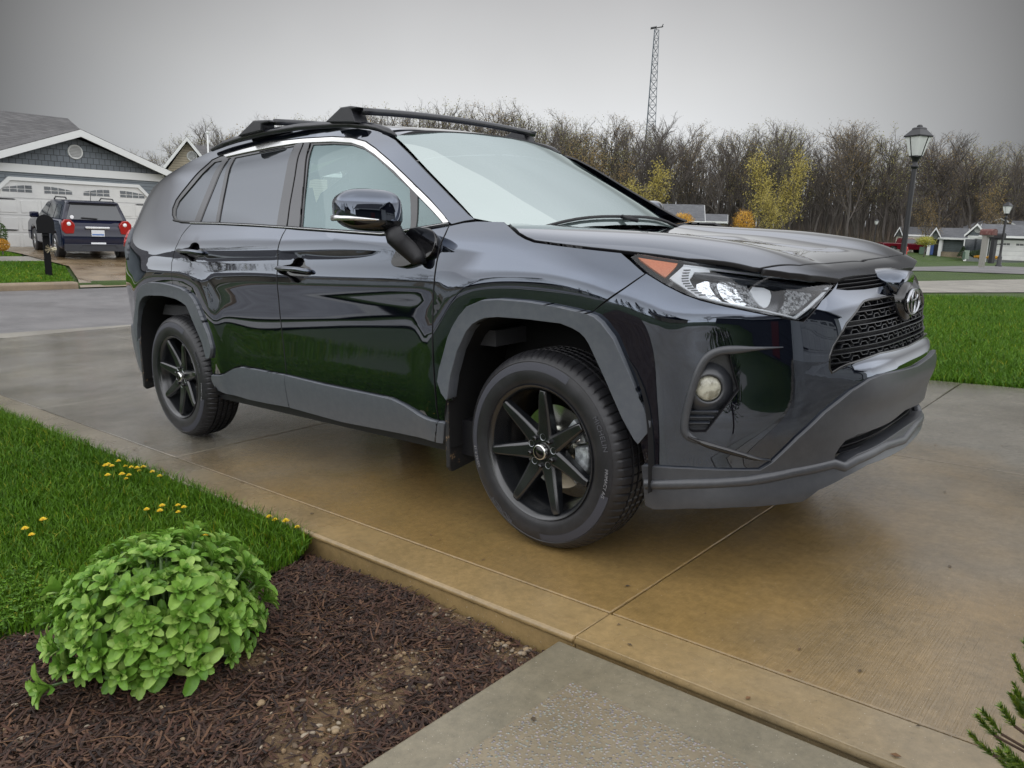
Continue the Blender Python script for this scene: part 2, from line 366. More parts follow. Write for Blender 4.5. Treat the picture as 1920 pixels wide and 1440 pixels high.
zn = [.15, .32, .45, .6, .75, .86, .94, 1.02, 1.09, 1.15, 1.25, 1.35, 1.45, 1.52, 1.57, 1.62, 1.68]
rows = {
 -3.75: [.45, .50, .53, .55, .56, .57, .57, .56, .55, .54, .47, .40, .34, .28, .22, 0.150, 0.050],
 -3.60: [.64, .68, .705, .715, .725, .73, .725, .715, .705, .69, .63, .57, .51, .46, .40, 0.320, 0.220],
 -3.40: [.77, .80, .815, .825, .83, .835, .83, .82, .81, .79, .735, .68, .62, .57, .52, 0.450, 0.360],
 -3.10: [.83, .865, .875, .882, .888, .893, .888, .875, .858, .835, .785, .73, .675, .63, .585, 0.535, 0.470],
 -2.69: [.825, .872, 0.8990, 0.9020, 0.9040, 0.9025, 0.8990, 0.8840, .873, .845, .795, .742, .688, .645, .603, 0.570, 0.525],
 -2.20: [.825, .872, 0.8990, 0.9000, 0.8985, 0.8960, 0.8930, 0.8770, .866, .838, .790, .740, .690, .650, .610, 0.583, 0.545],
 -1.50: [.825, .872, 0.8990, 0.8990, 0.8965, 0.8930, 0.8900, 0.8730, .862, .834, .788, .740, .692, .652, .615, 0.590, 0.550],
 -0.90: [.825, .872, 0.8990, 0.8990, 0.8965, 0.8930, 0.8900, 0.8720, .860, .828, .778, .728, .678, .638, .600, 0.570, 0.530],
 -0.45: [.825, .872, 0.8990, 0.9000, 0.8990, 0.8960, 0.8930, 0.8750, .853, .806, .745, .69, .64, .60, .56, 0.520, 0.470],
 0.00: [0.8600, 0.8860, 0.8980, 0.9020, 0.9080, 0.9100, 0.9040, 0.8840, .845, .785, .71, .64, .57, .52, .48, 0.430, 0.380],
 0.30: [.85, .88, .89, .897, .908, .915, .904, .868, .80, .72, .63, .55, .48, .44, .40, 0.350, 0.300],
 0.50: [.80, .83, .84, .85, .86, .862, .845, .79, .71, .62, .53, .45, .38, .34, .30, 0.250, 0.200]}
snet = Net(sorted(rows), zn, [rows[k] for k in sorted(rows)])
def side_f(x, z):
    s = snet(x, z)
    for cx in (0.0, -2.69):
        d = (np.abs((x - cx) / .50) ** 3 + np.abs((np.maximum(z, .2) - .34) / .565) ** 3) ** (1 / 3)
        s = s + .012 * np.exp(-((d - 1.08) / .13) ** 2) * (z > 0.2)
    s = s + .010 * np.exp(-((x + 2.15) / .22) ** 2 - ((z - .74) / .16) ** 2)         # rear door haunch
    s = s + .0016 * np.sin(x * 2.6 + .6) * np.exp(-((z - .66) / .16) ** 2)               # gentle wave of the door skins
    return s
SIDE = Surf('side', side_f)
pn = np.radians([-45, -24, -12, 0, 12, 24, 32, 38, 45, 53, 61, 70, 80])
zf = [.15, .22, .28, .35, .42, .52, .62, .72, .80, .855, .89, .93, .98, 1.04]
def fr(*h): return [h[4], h[2], h[1]] + list(h)
FV = [fr(.84, .86, .90, .93, .945, .965, .975, .975, .965, .92),
      fr(.90, .915, .945, .965, .98, .99, .99, .985, .965, .92),
      fr(.935, .95, .975, .99, 1.0, 1.005, 1.0, .99, .962, .92),
      fr(.915, .93, .96, .98, .99, .995, .993, .985, .96, .925),
      fr(.905, .925, .958, .98, .99, .996, .995, .988, .962, .93),
      fr(.922, .940, .970, .993, 1.003, 1.006, 1.0, .99, .962, .932),
      fr(.925, .942, .972, .995, 1.006, 1.008, 1.0, .988, .962, .935),
      fr(.918, .935, .965, .992, 1.004, 1.008, 1.0, .990, .968, .94),
      fr(.905, .922, .955, .985, 1.0, 1.006, 1.001, .993, .974, .945),
      fr(.890, .905, .940, .973, .992, 1.0, .999, .993, .976, .948),
      fr(.870, .885, .920, .955, .975, .985, .985, .980, .968, .942),
      fr(.835, .848, .888, .925, .948, .960, .962, .960, .950, .928),
      fr(.780, .800, .845, .890, .915, .928, .932, .935, .932, .912),
      fr(.700, .720, .770, .820, .850, .868, .878, .888, .893, .880)]
def sm_(a, b, x): t = np.clip((np.asarray(x, float) - a) / (b - a), 0, 1); return t * t * (3 - 2 * t)
FA = np.array(FV)
for ci, dg_ in ((10, 61), (11, 70), (12, 80)):
    for zi, z_ in enumerate(zf):
        lo_, hi_ = .5, 1.2
        for _ in range(40):
            r_ = (lo_ + hi_) / 2
            if r_ * math.sin(R(dg_)) < float(side_f(np.array([min(r_ * math.cos(R(dg_)), .5)]), np.array([max(z_, .22)]))[0]) - .002: lo_ = r_
            else: hi_ = r_
        w_ = 1.0 if ci > 10 else .5
        FA[zi, ci] = FA[zi, ci] * (1 - w_) + r_ * w_
fnet = Net(pn, zf, FA.T)
def front_f(u, z):
    r = fnet(np.clip(u, -.78, None), z)
    r = r + .010 * np.exp(-((u - R(42)) / .15) ** 2 - ((z - .47) / .12) ** 2)
    r = r + .022 / (1 + np.exp(np.clip((z - .668) / .008, -30, 30))) / (1 + np.exp(np.clip((np.abs(u) - R(27)) / .05, -30, 30))) * sm_(.50, .60, z)
    return r
FRONT = Surf('front', front_f)
xh = [-.5, -.24, 0, .26, .5, .64, .74, .82, .90]
hv = {0: [1.16, 1.135, 1.10, 1.073, 1.04, 1.015, .985, .942, .86], .2: [1.16, 1.135, 1.10, 1.074, 1.04, 1.015, .985, .942, .86],
      .4: [1.16, 1.136, 1.108, 1.085, 1.053, 1.022, .986, .940, .86], .6: [1.155, 1.135, 1.116, 1.095, 1.062, 1.028, .984, .932, .85],
      .7: [1.15, 1.128, 1.105, 1.080, 1.043, 1.008, .968, .918, .84], .78: [1.14, 1.108, 1.078, 1.047, 1.008, .978, .943, .895, .82], .86: [1.10, 1.055, 1.02, .985, .945, .912, .878, .835, .77]}
yk = sorted(hv); hn = Net([-k for k in yk[:0:-1]] + yk, xh, [hv[k] for k in yk[:0:-1]] + [hv[k] for k in yk])
def hood_f(x, y):
    s = 1 / (1 + np.exp((np.abs(y) - .36 - .08 * (.7 - x)) / .018))
    return hn(y, x) - .013 * s * np.clip((.80 - x) / .25, 0, 1)
HOOD = Surf('top', hood_f)
xw = [-1.2, -1.04, -.85, -.65, -.45, -.25, -.1]
wv = {0: [1.645, 1.60, 1.51, 1.405, 1.29, 1.165, 1.07], .3: [1.632, 1.588, 1.496, 1.39, 1.273, 1.148, 1.05], .58: [1.59, 1.54, 1.435, 1.32, 1.205, 1.075, .97], .72: [1.552, 1.50, 1.392, 1.275, 1.155, 1.02, .92]}
yk = sorted(wv); wn = Net([-k for k in yk[:0:-1]] + yk, xw, [wv[k] for k in yk[:0:-1]] + [wv[k] for k in yk])
WS = Surf('top', lambda x, y: wn(y, x))
xr = [-3.7, -3.4, -3.0, -2.5, -2.0, -1.5, -1.2, -1.0]
rv = {0: [1.47, 1.55, 1.62, 1.672, 1.688, 1.665, 1.628, 1.590], .35: [1.46, 1.54, 1.612, 1.665, 1.68, 1.655, 1.616, 1.577], .55: [1.44, 1.52, 1.595, 1.652, 1.667, 1.634, 1.585, 1.541], .63: [1.39, 1.47, 1.55, 1.61, 1.63, 1.60, 1.55, 1.50]}
yk = sorted(rv); rn = Net([-k for k in yk[:0:-1]] + yk, xr, [rv[k] for k in yk[:0:-1]] + [rv[k] for k in yk])
ROOF = Surf('top', lambda x, y: rn(y, x))

car = empty('parked_suv', label='large glossy black SUV filling the middle of the driveway, with roof crossbars and black wheels', cat='car', mtx=TILT)
def mirror_full(uv):
    """near-half outline (phi or -y side) -> closed outline across the centre line. uv given as (phi,z)"""
    uv = np.array(uv); return np.array(list(uv) + [(-a, b) for a, b in uv[::-1]])
def half(surf, pts, start=None, end=None):
    """trace of the near half; start / end are the heights (or x) where it meets the centre line"""
    q = surf.px(pts); q = [tuple(k) for k in q if k[0] > 0.02]
    if start is not None: q = [(0.0, start)] + q
    if end is not None: q = q + [(0.0, end)]
    return np.array(q)
doorseam_B = [(537, 427), (530, 440), (524, 455), (520.5, 472), (520.5, 500), (521, 546), (524, 580), (528, 615), (533, 660), (537.5, 702)]
doorseam_A = [(843, 421), (834.5, 440), (825.6, 461), (818.5, 493), (814, 530), (812, 575), (811, 624), (813, 688), (817, 740), (823, 789)]
doorseam_C = [(359, 419), (349, 430), (340.7, 441), (333, 457), (326, 475), (322, 492), (321.6, 514), (324.5, 534)]
sill_top1 = [(399, 701.4), (412, 702.5), (422, 700), (431, 695), (440, 690), (453.7, 686.5), (475, 689.7), (537.5, 702)]
sill_top2 = [(537.5, 702), (609.6, 719), (715.8, 741), (740, 747), (760, 757), (787, 774.7), (806, 784), (823, 789)]
fl_out = [(844, 748), (834, 735), (826.6, 713.5), (830, 690), (846, 632), (855, 611), (866, 593), (882, 574), (909.8, 562), (941.6, 560.5), (994.8, 564.8), (1047.9, 573.6), (1104.5, 586), (1120, 592), (1133, 603.7), (1154, 632), (1182.4, 695.8), (1221.4, 787.9), (1222, 797), (1219.6, 805.6), (1200, 828.6)]
fl_in = [(1193, 819.7), (1171.8, 780.8), (1140, 706), (1111.6, 642.7), (1104, 630), (1093.9, 620), (1080, 612), (1058.5, 603.7), (998, 596.7), (941.6, 592.5), (918, 594), (906, 598.4), (893, 606), (881, 620), (863.7, 657), (851.3, 703), (846, 745)]
rf_out = [(260, 640), (255.3, 621.5), (257.7, 579), (261, 550.7), (264.5, 541), (270.7, 534), (284.9, 529.4), (306, 530.6), (324.5, 534.6), (341.5, 540), (358, 550.7), (366, 561), (372, 572), (384, 602.6), (393.5, 626), (400, 652), (399.5, 662), (397, 671)]
rf_in = [(391, 671), (384, 642.8), (372, 614), (358, 581), (354, 573), (348.6, 568.4), (334.4, 560), (310.8, 554), (284.9, 553), (276, 554), (270.7, 557.8), (266, 566), (263.6, 579), (261.5, 612), (262, 637)]
U = lambda L: SIDE.px(L)
D_B, D_A, D_C, ST1, ST2, FO, FI, RO, RI = map(U, (doorseam_B, doorseam_A, doorseam_C, sill_top1, sill_top2, fl_out, fl_in, rf_out, rf_in))
FRARC = [(846, 632), (855, 611), (866, 593)]
belt1 = U([(359, 419.5), (402, 420), (470, 423.5), (537, 428)]); belt2 = U([(537, 428), (560, 430), (640, 435.5), (716, 441), (745, 439), (769, 434), (806, 427), (843, 421)])
g = 0.0045
def shrink(poly, d):
    poly = np.asarray(poly); a = poly - np.roll(poly, 1, 0); b = np.roll(poly, -1, 0) - poly
    na = np.stack([a[:, 1], -a[:, 0]], 1) / np.maximum(np.linalg.norm(a, axis=1), 1e-9)[:, None]; nb = np.stack([b[:, 1], -b[:, 0]], 1) / np.maximum(np.linalg.norm(b, axis=1), 1e-9)[:, None]
    n = na + nb; n /= np.maximum(np.linalg.norm(n, axis=1), 1e-6)[:, None]
    area = np.sum(poly[:, 0] * np.roll(poly[:, 1], -1) - np.roll(poly[:, 0], -1) * poly[:, 1]); s = -1 if area > 0 else 1
    return poly + n * d * s
def pull(P, c, k=.965): return np.array(c) + (np.asarray(P) - c) * k
def handle_hole(cx, cy, s=1.0):
    q = [(-36, -5), (-20, -8), (-8, -10), (-4, -19), (4, -23), (12, -22), (17, -16), (18, -7), (28, -3), (31, 4), (30, 11), (20, 14), (14, 16), (10, 24), (2, 27), (-7, 25), (-12, 17), (-20, 12), (-33, 8), (-36, 2)]
    return U(chaikin([(cx + a * s, cy + b * s) for a, b in q], 1))
HF = handle_hole(555, 505, 0.98); HR = handle_hole(361, 471, 0.74)
fdoor = np.array(list(belt2) + list(D_A[1:-1]) + list(ST2[::-1]) + list(D_B[::-1][1:-1]))
rdoor = np.array(list(belt1) + list(D_B[1:]) + list(ST1[::-1][1:]) + list(RO[::-1][:-8]) + list(D_C[::-1][1:-1]))
ra = pull(RO, (-2.69, .36))[8:]                                                      # front half of the rear flare, outer edge
rdoor = np.array(list(belt1) + list(D_B[1:]) + list(ST1[::-1][1:]) + list(ra[::-1]) + list(D_C[::-1][1:-1]))
rs_ = lambda P, n: np.stack([np.interp(np.linspace(0, 1, n), np.linspace(0, 1, len(P)), P[:, k]) for k in (0, 1)], 1)
FO_side = FO[:13]
                                                # flare edge up to where the bumper seam meets it
FOm = pull(FO_side, (0, .36)); ROm = pull(RO, (-2.69, .36))
fender = np.array(list(U([(846, 421.5), (870, 416), (895, 413.2), (946, 414), (958, 425), (972, 438), (985, 446), (1002, 452.5), (1050, 459), (1110, 466), (1166, 472), (1185, 488), (1198, 500), (1211, 513), (1172, 541), (1133, 568)])) + list(FOm[::-1][:]) + list(U([(838, 752), (834.5, 790)])) + list(D_A[::-1]))
roofedge = [(411, 276), (432, 267), (455, 261.5), (500, 250.5), (560, 242), (622, 239), (670, 240), (704, 245), (728, 254), (742, 262), (765, 285), (800, 322), (850, 373), (878, 401), (890, 411)]
dlo_top = [(418, 290), (455, 279), (508.5, 265.5), (568.8, 259), (623.6, 256), (659, 258), (685.6, 265), (703.3, 277.4), (730, 300.4), (760, 329), (803.8, 372), (841, 417)]
dlo_rear = [(359, 419.5), (340, 418), (327, 413), (322.7, 403), (323, 390), (329, 375), (337, 364), (372.3, 321.7), (397, 299.5)]
rearedge = [(411, 276), (387, 288), (361.7, 304), (333, 321.7), (322, 336), (300, 366), (269.6, 406.7), (255, 430), (249, 470), (248, 520), (250, 560), (253, 600), (256, 630)]
rear_uv = [(-2.9, 1.60), (-3.15, 1.53), (-3.34, 1.47), (-3.46, 1.38), (-3.56, 1.25), (-3.63, 1.15), (-3.66, 1.0), (-3.66, .78), (-3.64, .64), (-3.40, .62), (-3.20, .60)]
bside = np.array(list(U(roofedge)) + list(U([(870, 415), (846, 421)])) + list(U(dlo_top[::-1])) + list(U(dlo_rear[::-1])) + list(D_C[1:]) + list(ROm[1:8][::-1]) + rear_uv[::-1])
for mir in (0, 1):
    panel('front_door', SIDE, shrink(fdoor, g), M['paint'], car, holes=[HF], res=.035, mirror=mir)
    panel('rear_door', SIDE, shrink(rdoor, g), M['paint'], car, holes=[HR], res=.035, mirror=mir)
    panel('front_fender', SIDE, shrink(fender, g), M['paint'], car, res=.03, mirror=mir)
    panel('body_side', SIDE, shrink(bside, g * .6), M['paint'], car, res=.03, mirror=mir)
    panel('wheel_arch_trim', SIDE, np.array(list(FO) + list(FI)), M['clad'], car, off=.023, lip=.05, res=.03, crown=.004, mirror=mir)
    panel('wheel_arch_trim', SIDE, np.array(list(RO) + list(RI)), M['clad'], car, off=.016, lip=.05, res=.03, crown=.004, mirror=mir)
    sb1 = U([(546.5, 763), (500, 755), (468, 748), (440, 740), (413, 732), (405, 722), (400, 712)]); sb2 = U([(820, 827), (751, 811), (645, 790.6), (546.5, 763)])
    panel('sill_cladding', SIDE, shrink(np.array(list(ST1) + list(sb1)), g), M['clad'], car, off=.013, lip=.04, crown=.006, mirror=mir)
    panel('sill_cladding', SIDE, shrink(np.array(list(ST2) + list(sb2)), g), M['clad'], car, off=.013, lip=.04, crown=.006, mirror=mir)
    panel('sill_cladding', SIDE, shrink(U([(824, 789.5), (836, 791.5), (834, 829), (821, 827)]), .001), M['clad'], car, off=.013, lip=.04, crown=.004, mirror=mir)
    panel('rear_bumper_cladding', SIDE, chaikin([(-3.19, .335), (-3.45, .30), (-3.62, .36), (-3.66, .615), (-3.40, .60), (-3.17, .58)], 1), M['clad'], car, off=.010, lip=.04, crown=.006, mirror=mir)
    panel('tail_light', SIDE, chaikin([(-3.44, 1.100), (-3.655, 1.11), (-3.655, 1.205), (-3.46, 1.20)], 1), M['red'], car, off=.016, lip=.03, crown=.006, mirror=mir)
    panel('tail_light_housing', SIDE, chaikin([(-3.30, 1.0), (-3.36, 1.215), (-3.445, 1.215), (-3.43, 1.10), (-3.44, 1.085)], 1), M['clad'], car, off=.008, lip=.02, crown=.003, mirror=mir)
    # inner shell seen as black in the gaps and behind the glass line
    x0, x1 = -3.55, .40
    sh = [(x0, .3), (-3.19, .3), (-3.16, .62), (-3.08, .78), (-2.9, .85), (-2.6, .85), (-2.42, .80), (-2.27, .58), (-2.24, .30), (-.46, .30), (-.43, .60), (-.36, .76), (-.22, .84), (0, .86), (.15, .83), (.27, .72), (.38, .52), (.44, .4), (.44, .95), (.30, 1.02), (-.1, 1.06), (-.2, 1.12), (-3.2, 1.15), (-3.4, 1.1)]
    panel('inner_shell', SIDE, sh, M['black'], car, off=-.03, lip=0, res=.08, edge=.05, mirror=mir)
    # handles
    for (hx, hy, s, hole) in ((555, 505, .98, HF), (361, 471, .74, HR)):
        c = hole.mean(0); rr = np.max(np.abs(hole - c), 0) + .012
        panel('handle_recess', SIDE, chaikin([(c[0] - rr[0], c[1] - rr[1]), (c[0] + rr[0], c[1] - rr[1]), (c[0] + rr[0], c[1] + rr[1]), (c[0] - rr[0], c[1] + rr[1])], 2), M['gloss'], car, off=-.028, lip=0, mirror=mir)
        hb = MB(); L = U([(hx - 34 * s, hy - 2 * s), (hx - 10 * s, hy + 1 * s), (hx + 12 * s, hy + 2 * s), (hx + 30 * s, hy + 5 * s)]); Pn = SIDE.to3(L) + SIDE.normal(L) * np.array([[.008], [.024], [.024], [.008]])
        if mir: Pn = Pn * [1, -1, 1]
        t = np.linspace(0, 1, 13); Pn = np.stack([np.interp(t, [0, .35, .65, 1], Pn[:, k]) for k in range(3)], 1)
        hb.tube(Pn, [.010] + [.015] * 11 + [.010], 12, sq=(1.25, .8)); o = hb.build('door_handle', M['paint'], car, True)
    # glazing
    P_q = U([(326.5, 404), (327, 391), (334, 376), (362, 343), (401, 302), (416.5, 299), (363.4, 414), (337, 413.5), (329, 410)])
    P_r1 = U([(427, 295), (433.5, 294), (403, 416.6), (372.5, 415.5)]); P_r2 = U([(438.5, 294), (551, 271.6), (517.5, 423), (407.8, 417.3)])
    P_f = U([(585, 269.5), (623.6, 267.2), (659, 269), (682, 277), (703.3, 292), (730, 316.4), (766, 350), (767.8, 353), (767.8, 431), (740, 434), (716, 436), (645, 431.5), (563.5, 426.5)])
    P_t = U([(781, 365.5), (829, 417), (777, 427)])
    for nm, P_, mm in (('quarter_window', P_q, 'glass_dark'), ('rear_vent_window', P_r1, 'glass_dark'), ('rear_door_window', P_r2, 'glass_dark'), ('front_door_window', P_f, 'glass_front'), ('front_vent_window', P_t, 'glass_front')):
        panel(nm, SIDE, P_, M[mm], car, off=-.010, lip=0, res=.06, mirror=mir)
    dlo = np.array(list(U(dlo_rear)) + list(U(dlo_top)) + list(belt2[::-1]) + list(belt1[::-1][1:-1]))
    panel('window_frame', SIDE, shrink(dlo, .002), M['gloss'], car, holes=[shrink(k, .002) for k in (P_q, P_r1, P_r2, P_f, P_t)], off=-.004, lip=.02, mirror=mir)
    panel('pillar_cover', SIDE, U([(554, 271), (568, 266.5), (552, 330), (543, 380), (537, 424), (519, 423)]), M['gloss'], car, off=.002, lip=.006, mirror=mir)
    panel('pillar_cover', SIDE, U([(571.5, 266), (581, 268.5), (569, 340), (561.5, 426), (540, 425), (546, 380), (555, 330)]), M['gloss'], car, off=.002, lip=.006, mirror=mir)
    ch_out = U([(420, 291.5), (455, 281), (508.5, 267.5), (568.8, 261), (623.6, 258), (659, 260), (685.6, 267), (703.3, 279.4), (730, 302.4), (760, 331), (803.8, 374), (842, 418)])
    ch_in = U([(832, 418.6), (778.8, 361), (739.7, 320.5), (703.3, 289), (682, 275), (659, 267.5), (623.6, 265.5), (568.8, 267.5), (552.8, 269), (508.5, 276), (455, 287), (424, 294)])
    panel('chrome_trim', SIDE, np.array(list(ch_out) + list(ch_in)), M['chrome'], car, off=.004, lip=.008, crown=.002, mirror=mir)
    strip('belt_moulding', SIDE, U([(326, 413), (340, 416), (359, 418), (402, 418.5), (470, 421.5), (537, 426), (640, 433.2), (716, 438.6), (769, 431.5), (842, 419.5)]), .012, M['black'], car, off=.003, thick=.006, mirror=mir)
    strip('belt_chrome', SIDE, U([(359, 419.4), (402, 419.9), (470, 423), (537, 427.6), (640, 434.9), (716, 440.4), (769, 433.4), (842, 421)]), .004, M['satin'], car, off=.006, thick=.006, mirror=mir)

# ---- bonnet, upper front, windscreen, roof
hs = HOOD.px([(1656, 485), (1600, 489), (1560, 492.3), (1500, 497), (1425, 502.5), (1412, 501), (1290, 485), (1166.6, 470), (1110, 464), (1050, 457), (1003, 450.5), (987, 444), (973.4, 436), (960, 424), (948, 414)])
hs = np.array([(a, min(b, -.0)) for a, b in hs]); hs[0, 1] = 0
hrear = [(-.235, -.6), (-.215, -.4), (-.20, -.2), (-.195, 0)]
hh = list(hs) + [tuple(k) for k in hrear]; hh = hh + [(a, -b) for a, b in hh[::-1] if b < -.001]
panel('bonnet', HOOD, shrink(np.array(hh), .002), M['paint'], car, res=.03, edge=.02)
gs = HOOD.px([(1656, 487), (1600, 491), (1560, 494.3), (1500, 499), (1430, 504.5), (1480, 511), (1520, 516), (1573.8, 522), (1582, 519), (1600, 516), (1636, 513), (1652, 511)])
gs = np.array([(a, min(b, 0)) for a, b in gs]); gs[0, 1] = 0; gs[-1, 1] = 0
gg = list(gs); gg = gg + [(a, -b) for a, b in gg[::-1] if b < -.001]
panel('upper_front_panel', HOOD, np.array(gg), M['paint'], car, res=.025, edge=.015, lip=.02)
wsb = [(-.20, 0), (-.205, -.2), (-.235, -.4), (-.29, -.52), (-.37, -.62), (-.462, -.705)]; wst = [(-1.045, -.585), (-1.02, -.4), (-1.005, -.2), (-1.0, 0)]
wp = wsb + wst; wp = wp + [(a, -b) for a, b in wp[::-1] if b < -.001]
panel('windscreen', WS, wp, M['glass_ws'], car, off=.0, lip=0, res=.05)
fr_in = [(-.27, 0), (-.275, -.2), (-.30, -.38), (-.36, -.52), (-.44, -.61), (-.50, -.665), (-1.02, -.565), (-.995, -.4), (-.98, -.2), (-.975, 0)]
fi = fr_in + [(a, -b) for a, b in fr_in[::-1] if b < -.001]
panel('windscreen_frit', WS, shrink(np.array(wp), .002), M['gloss'], car, off=-.004, lip=0, holes=[fi], res=.04)
rp = [(-1.003, 0), (-1.008, -.2), (-1.025, -.4), (-1.05, -.605), (-1.2, -.60), (-1.5, -.577), (-2, -.570), (-2.5, -.560), (-3.0, -.53), (-3.45, -.46), (-3.62, -.35), (-3.66, 0)]
rp = rp + [(a, -b) for a, b in rp[::-1] if b < -.001]
panel('roof', ROOF, rp, M['paint'], car, res=.05, lip=.02)
mb = MB()
for y0, y1 in ((-.55, .05), (-.02, .55)):
    P = [(-.24 - .05 * abs(y / .6) ** 2, y, 0) for y in np.linspace(y0, y1, 9)]; P = [(a, b, WS.f([a], [b])[0] + .012) for a, b, _ in P]; mb.tube(P, .007, 6)
    mb.tube([P[0], (P[0][0] + .07, P[0][1] + .02, P[0][2] - .02)], .010, 6)
mb.build('wiper', M['black'], car, True)
# ---- front bumper and its parts
hl = FRONT.px(chaikin([(1172, 472), (1269, 487.5), (1357, 501), (1444, 512.5), (1569, 527), (1540, 562), (1505.6, 602.5), (1466, 594.5), (1422.5, 586), (1357, 572.5), (1313, 561.5), (1282.5, 550.6), (1247.5, 533), (1213.6, 512)], 1))
low_top = [(1210, 871.7), (1293, 877), (1423, 880), (1446.7, 865), (1493, 820), (1543, 773), (1593, 733), (1626.7, 711.7), (1650, 702)]
h1 = half(FRONT, [(1211.5, 513.5), (1172, 541.5), (1133, 569), (1106, 590), (1122, 612), (1144, 645), (1172, 705), (1208, 785), (1208, 805.6), (1200, 824)] + low_top, end=.625)
h2 = half(FRONT, [(1660, 536), (1620.6, 543), (1589, 544.5), (1567.5, 542.5), (1571, 530), (1541, 564), (1507, 604.5), (1466, 597), (1422.5, 588.5), (1357, 575), (1313, 564), (1282.5, 553), (1247.5, 535.5), (1213, 514)], start=.900)
bump = np.array(list(h2[:-1]) + list(h1)); bump = mirror_full(bump)
gr = half(FRONT, [(1660, 557), (1630, 561.5), (1620, 565), (1613, 573), (1586.7, 606.7), (1562, 650), (1556, 668), (1555.5, 690), (1560, 699), (1575, 690), (1593, 681.7), (1650, 662)], start=.865, end=.688)
pk = FRONT.px([(1284, 806), (1290, 770), (1302, 722), (1315, 690), (1329, 670), (1342, 660), (1353, 657.5), (1368, 659.5), (1373, 684), (1386, 731), (1378, 742), (1324, 811), (1300, 812)])
panel('front_bumper', FRONT, bump, M['paint'], car, holes=[mirror_full(gr), pk, np.array([(-a, b) for a, b in pk[::-1]])], res=.028, edge=.012, lip=.03)
low_in = half(FRONT, [(1660, 788), (1598, 812), (1576, 823), (1566, 835), (1557, 850), (1557, 860), (1562, 867), (1575, 866), (1598, 851), (1660, 819)], start=.465, end=.39)
low_bot = [(1206, 872), (1213, 945), (1228, 952), (1290, 950), (1370, 948), (1440, 944), (1500, 937), (1530, 917), (1580, 893), (1620, 872)]
h3 = half(FRONT, low_bot, end=.325); ht = half(FRONT, low_top, end=.620)
lc = mirror_full(np.array(list(ht[::-1]) + list(h3)))
panel('lower_bumper_cladding', FRONT, lc, M['clad2'], car, holes=[mirror_full(low_in)], off=.012, lip=.05, res=.028, edge=.014, crown=.005)
strip('bumper_lip', FRONT, mirror_full(half(FRONT, [(1213, 905), (1293, 905), (1400, 900), (1440, 893), (1480, 884), (1556, 868), (1575, 875), (1598, 862), (1650, 836)], end=.350)), .034, M['clad2'], car, off=.012, thick=.016)
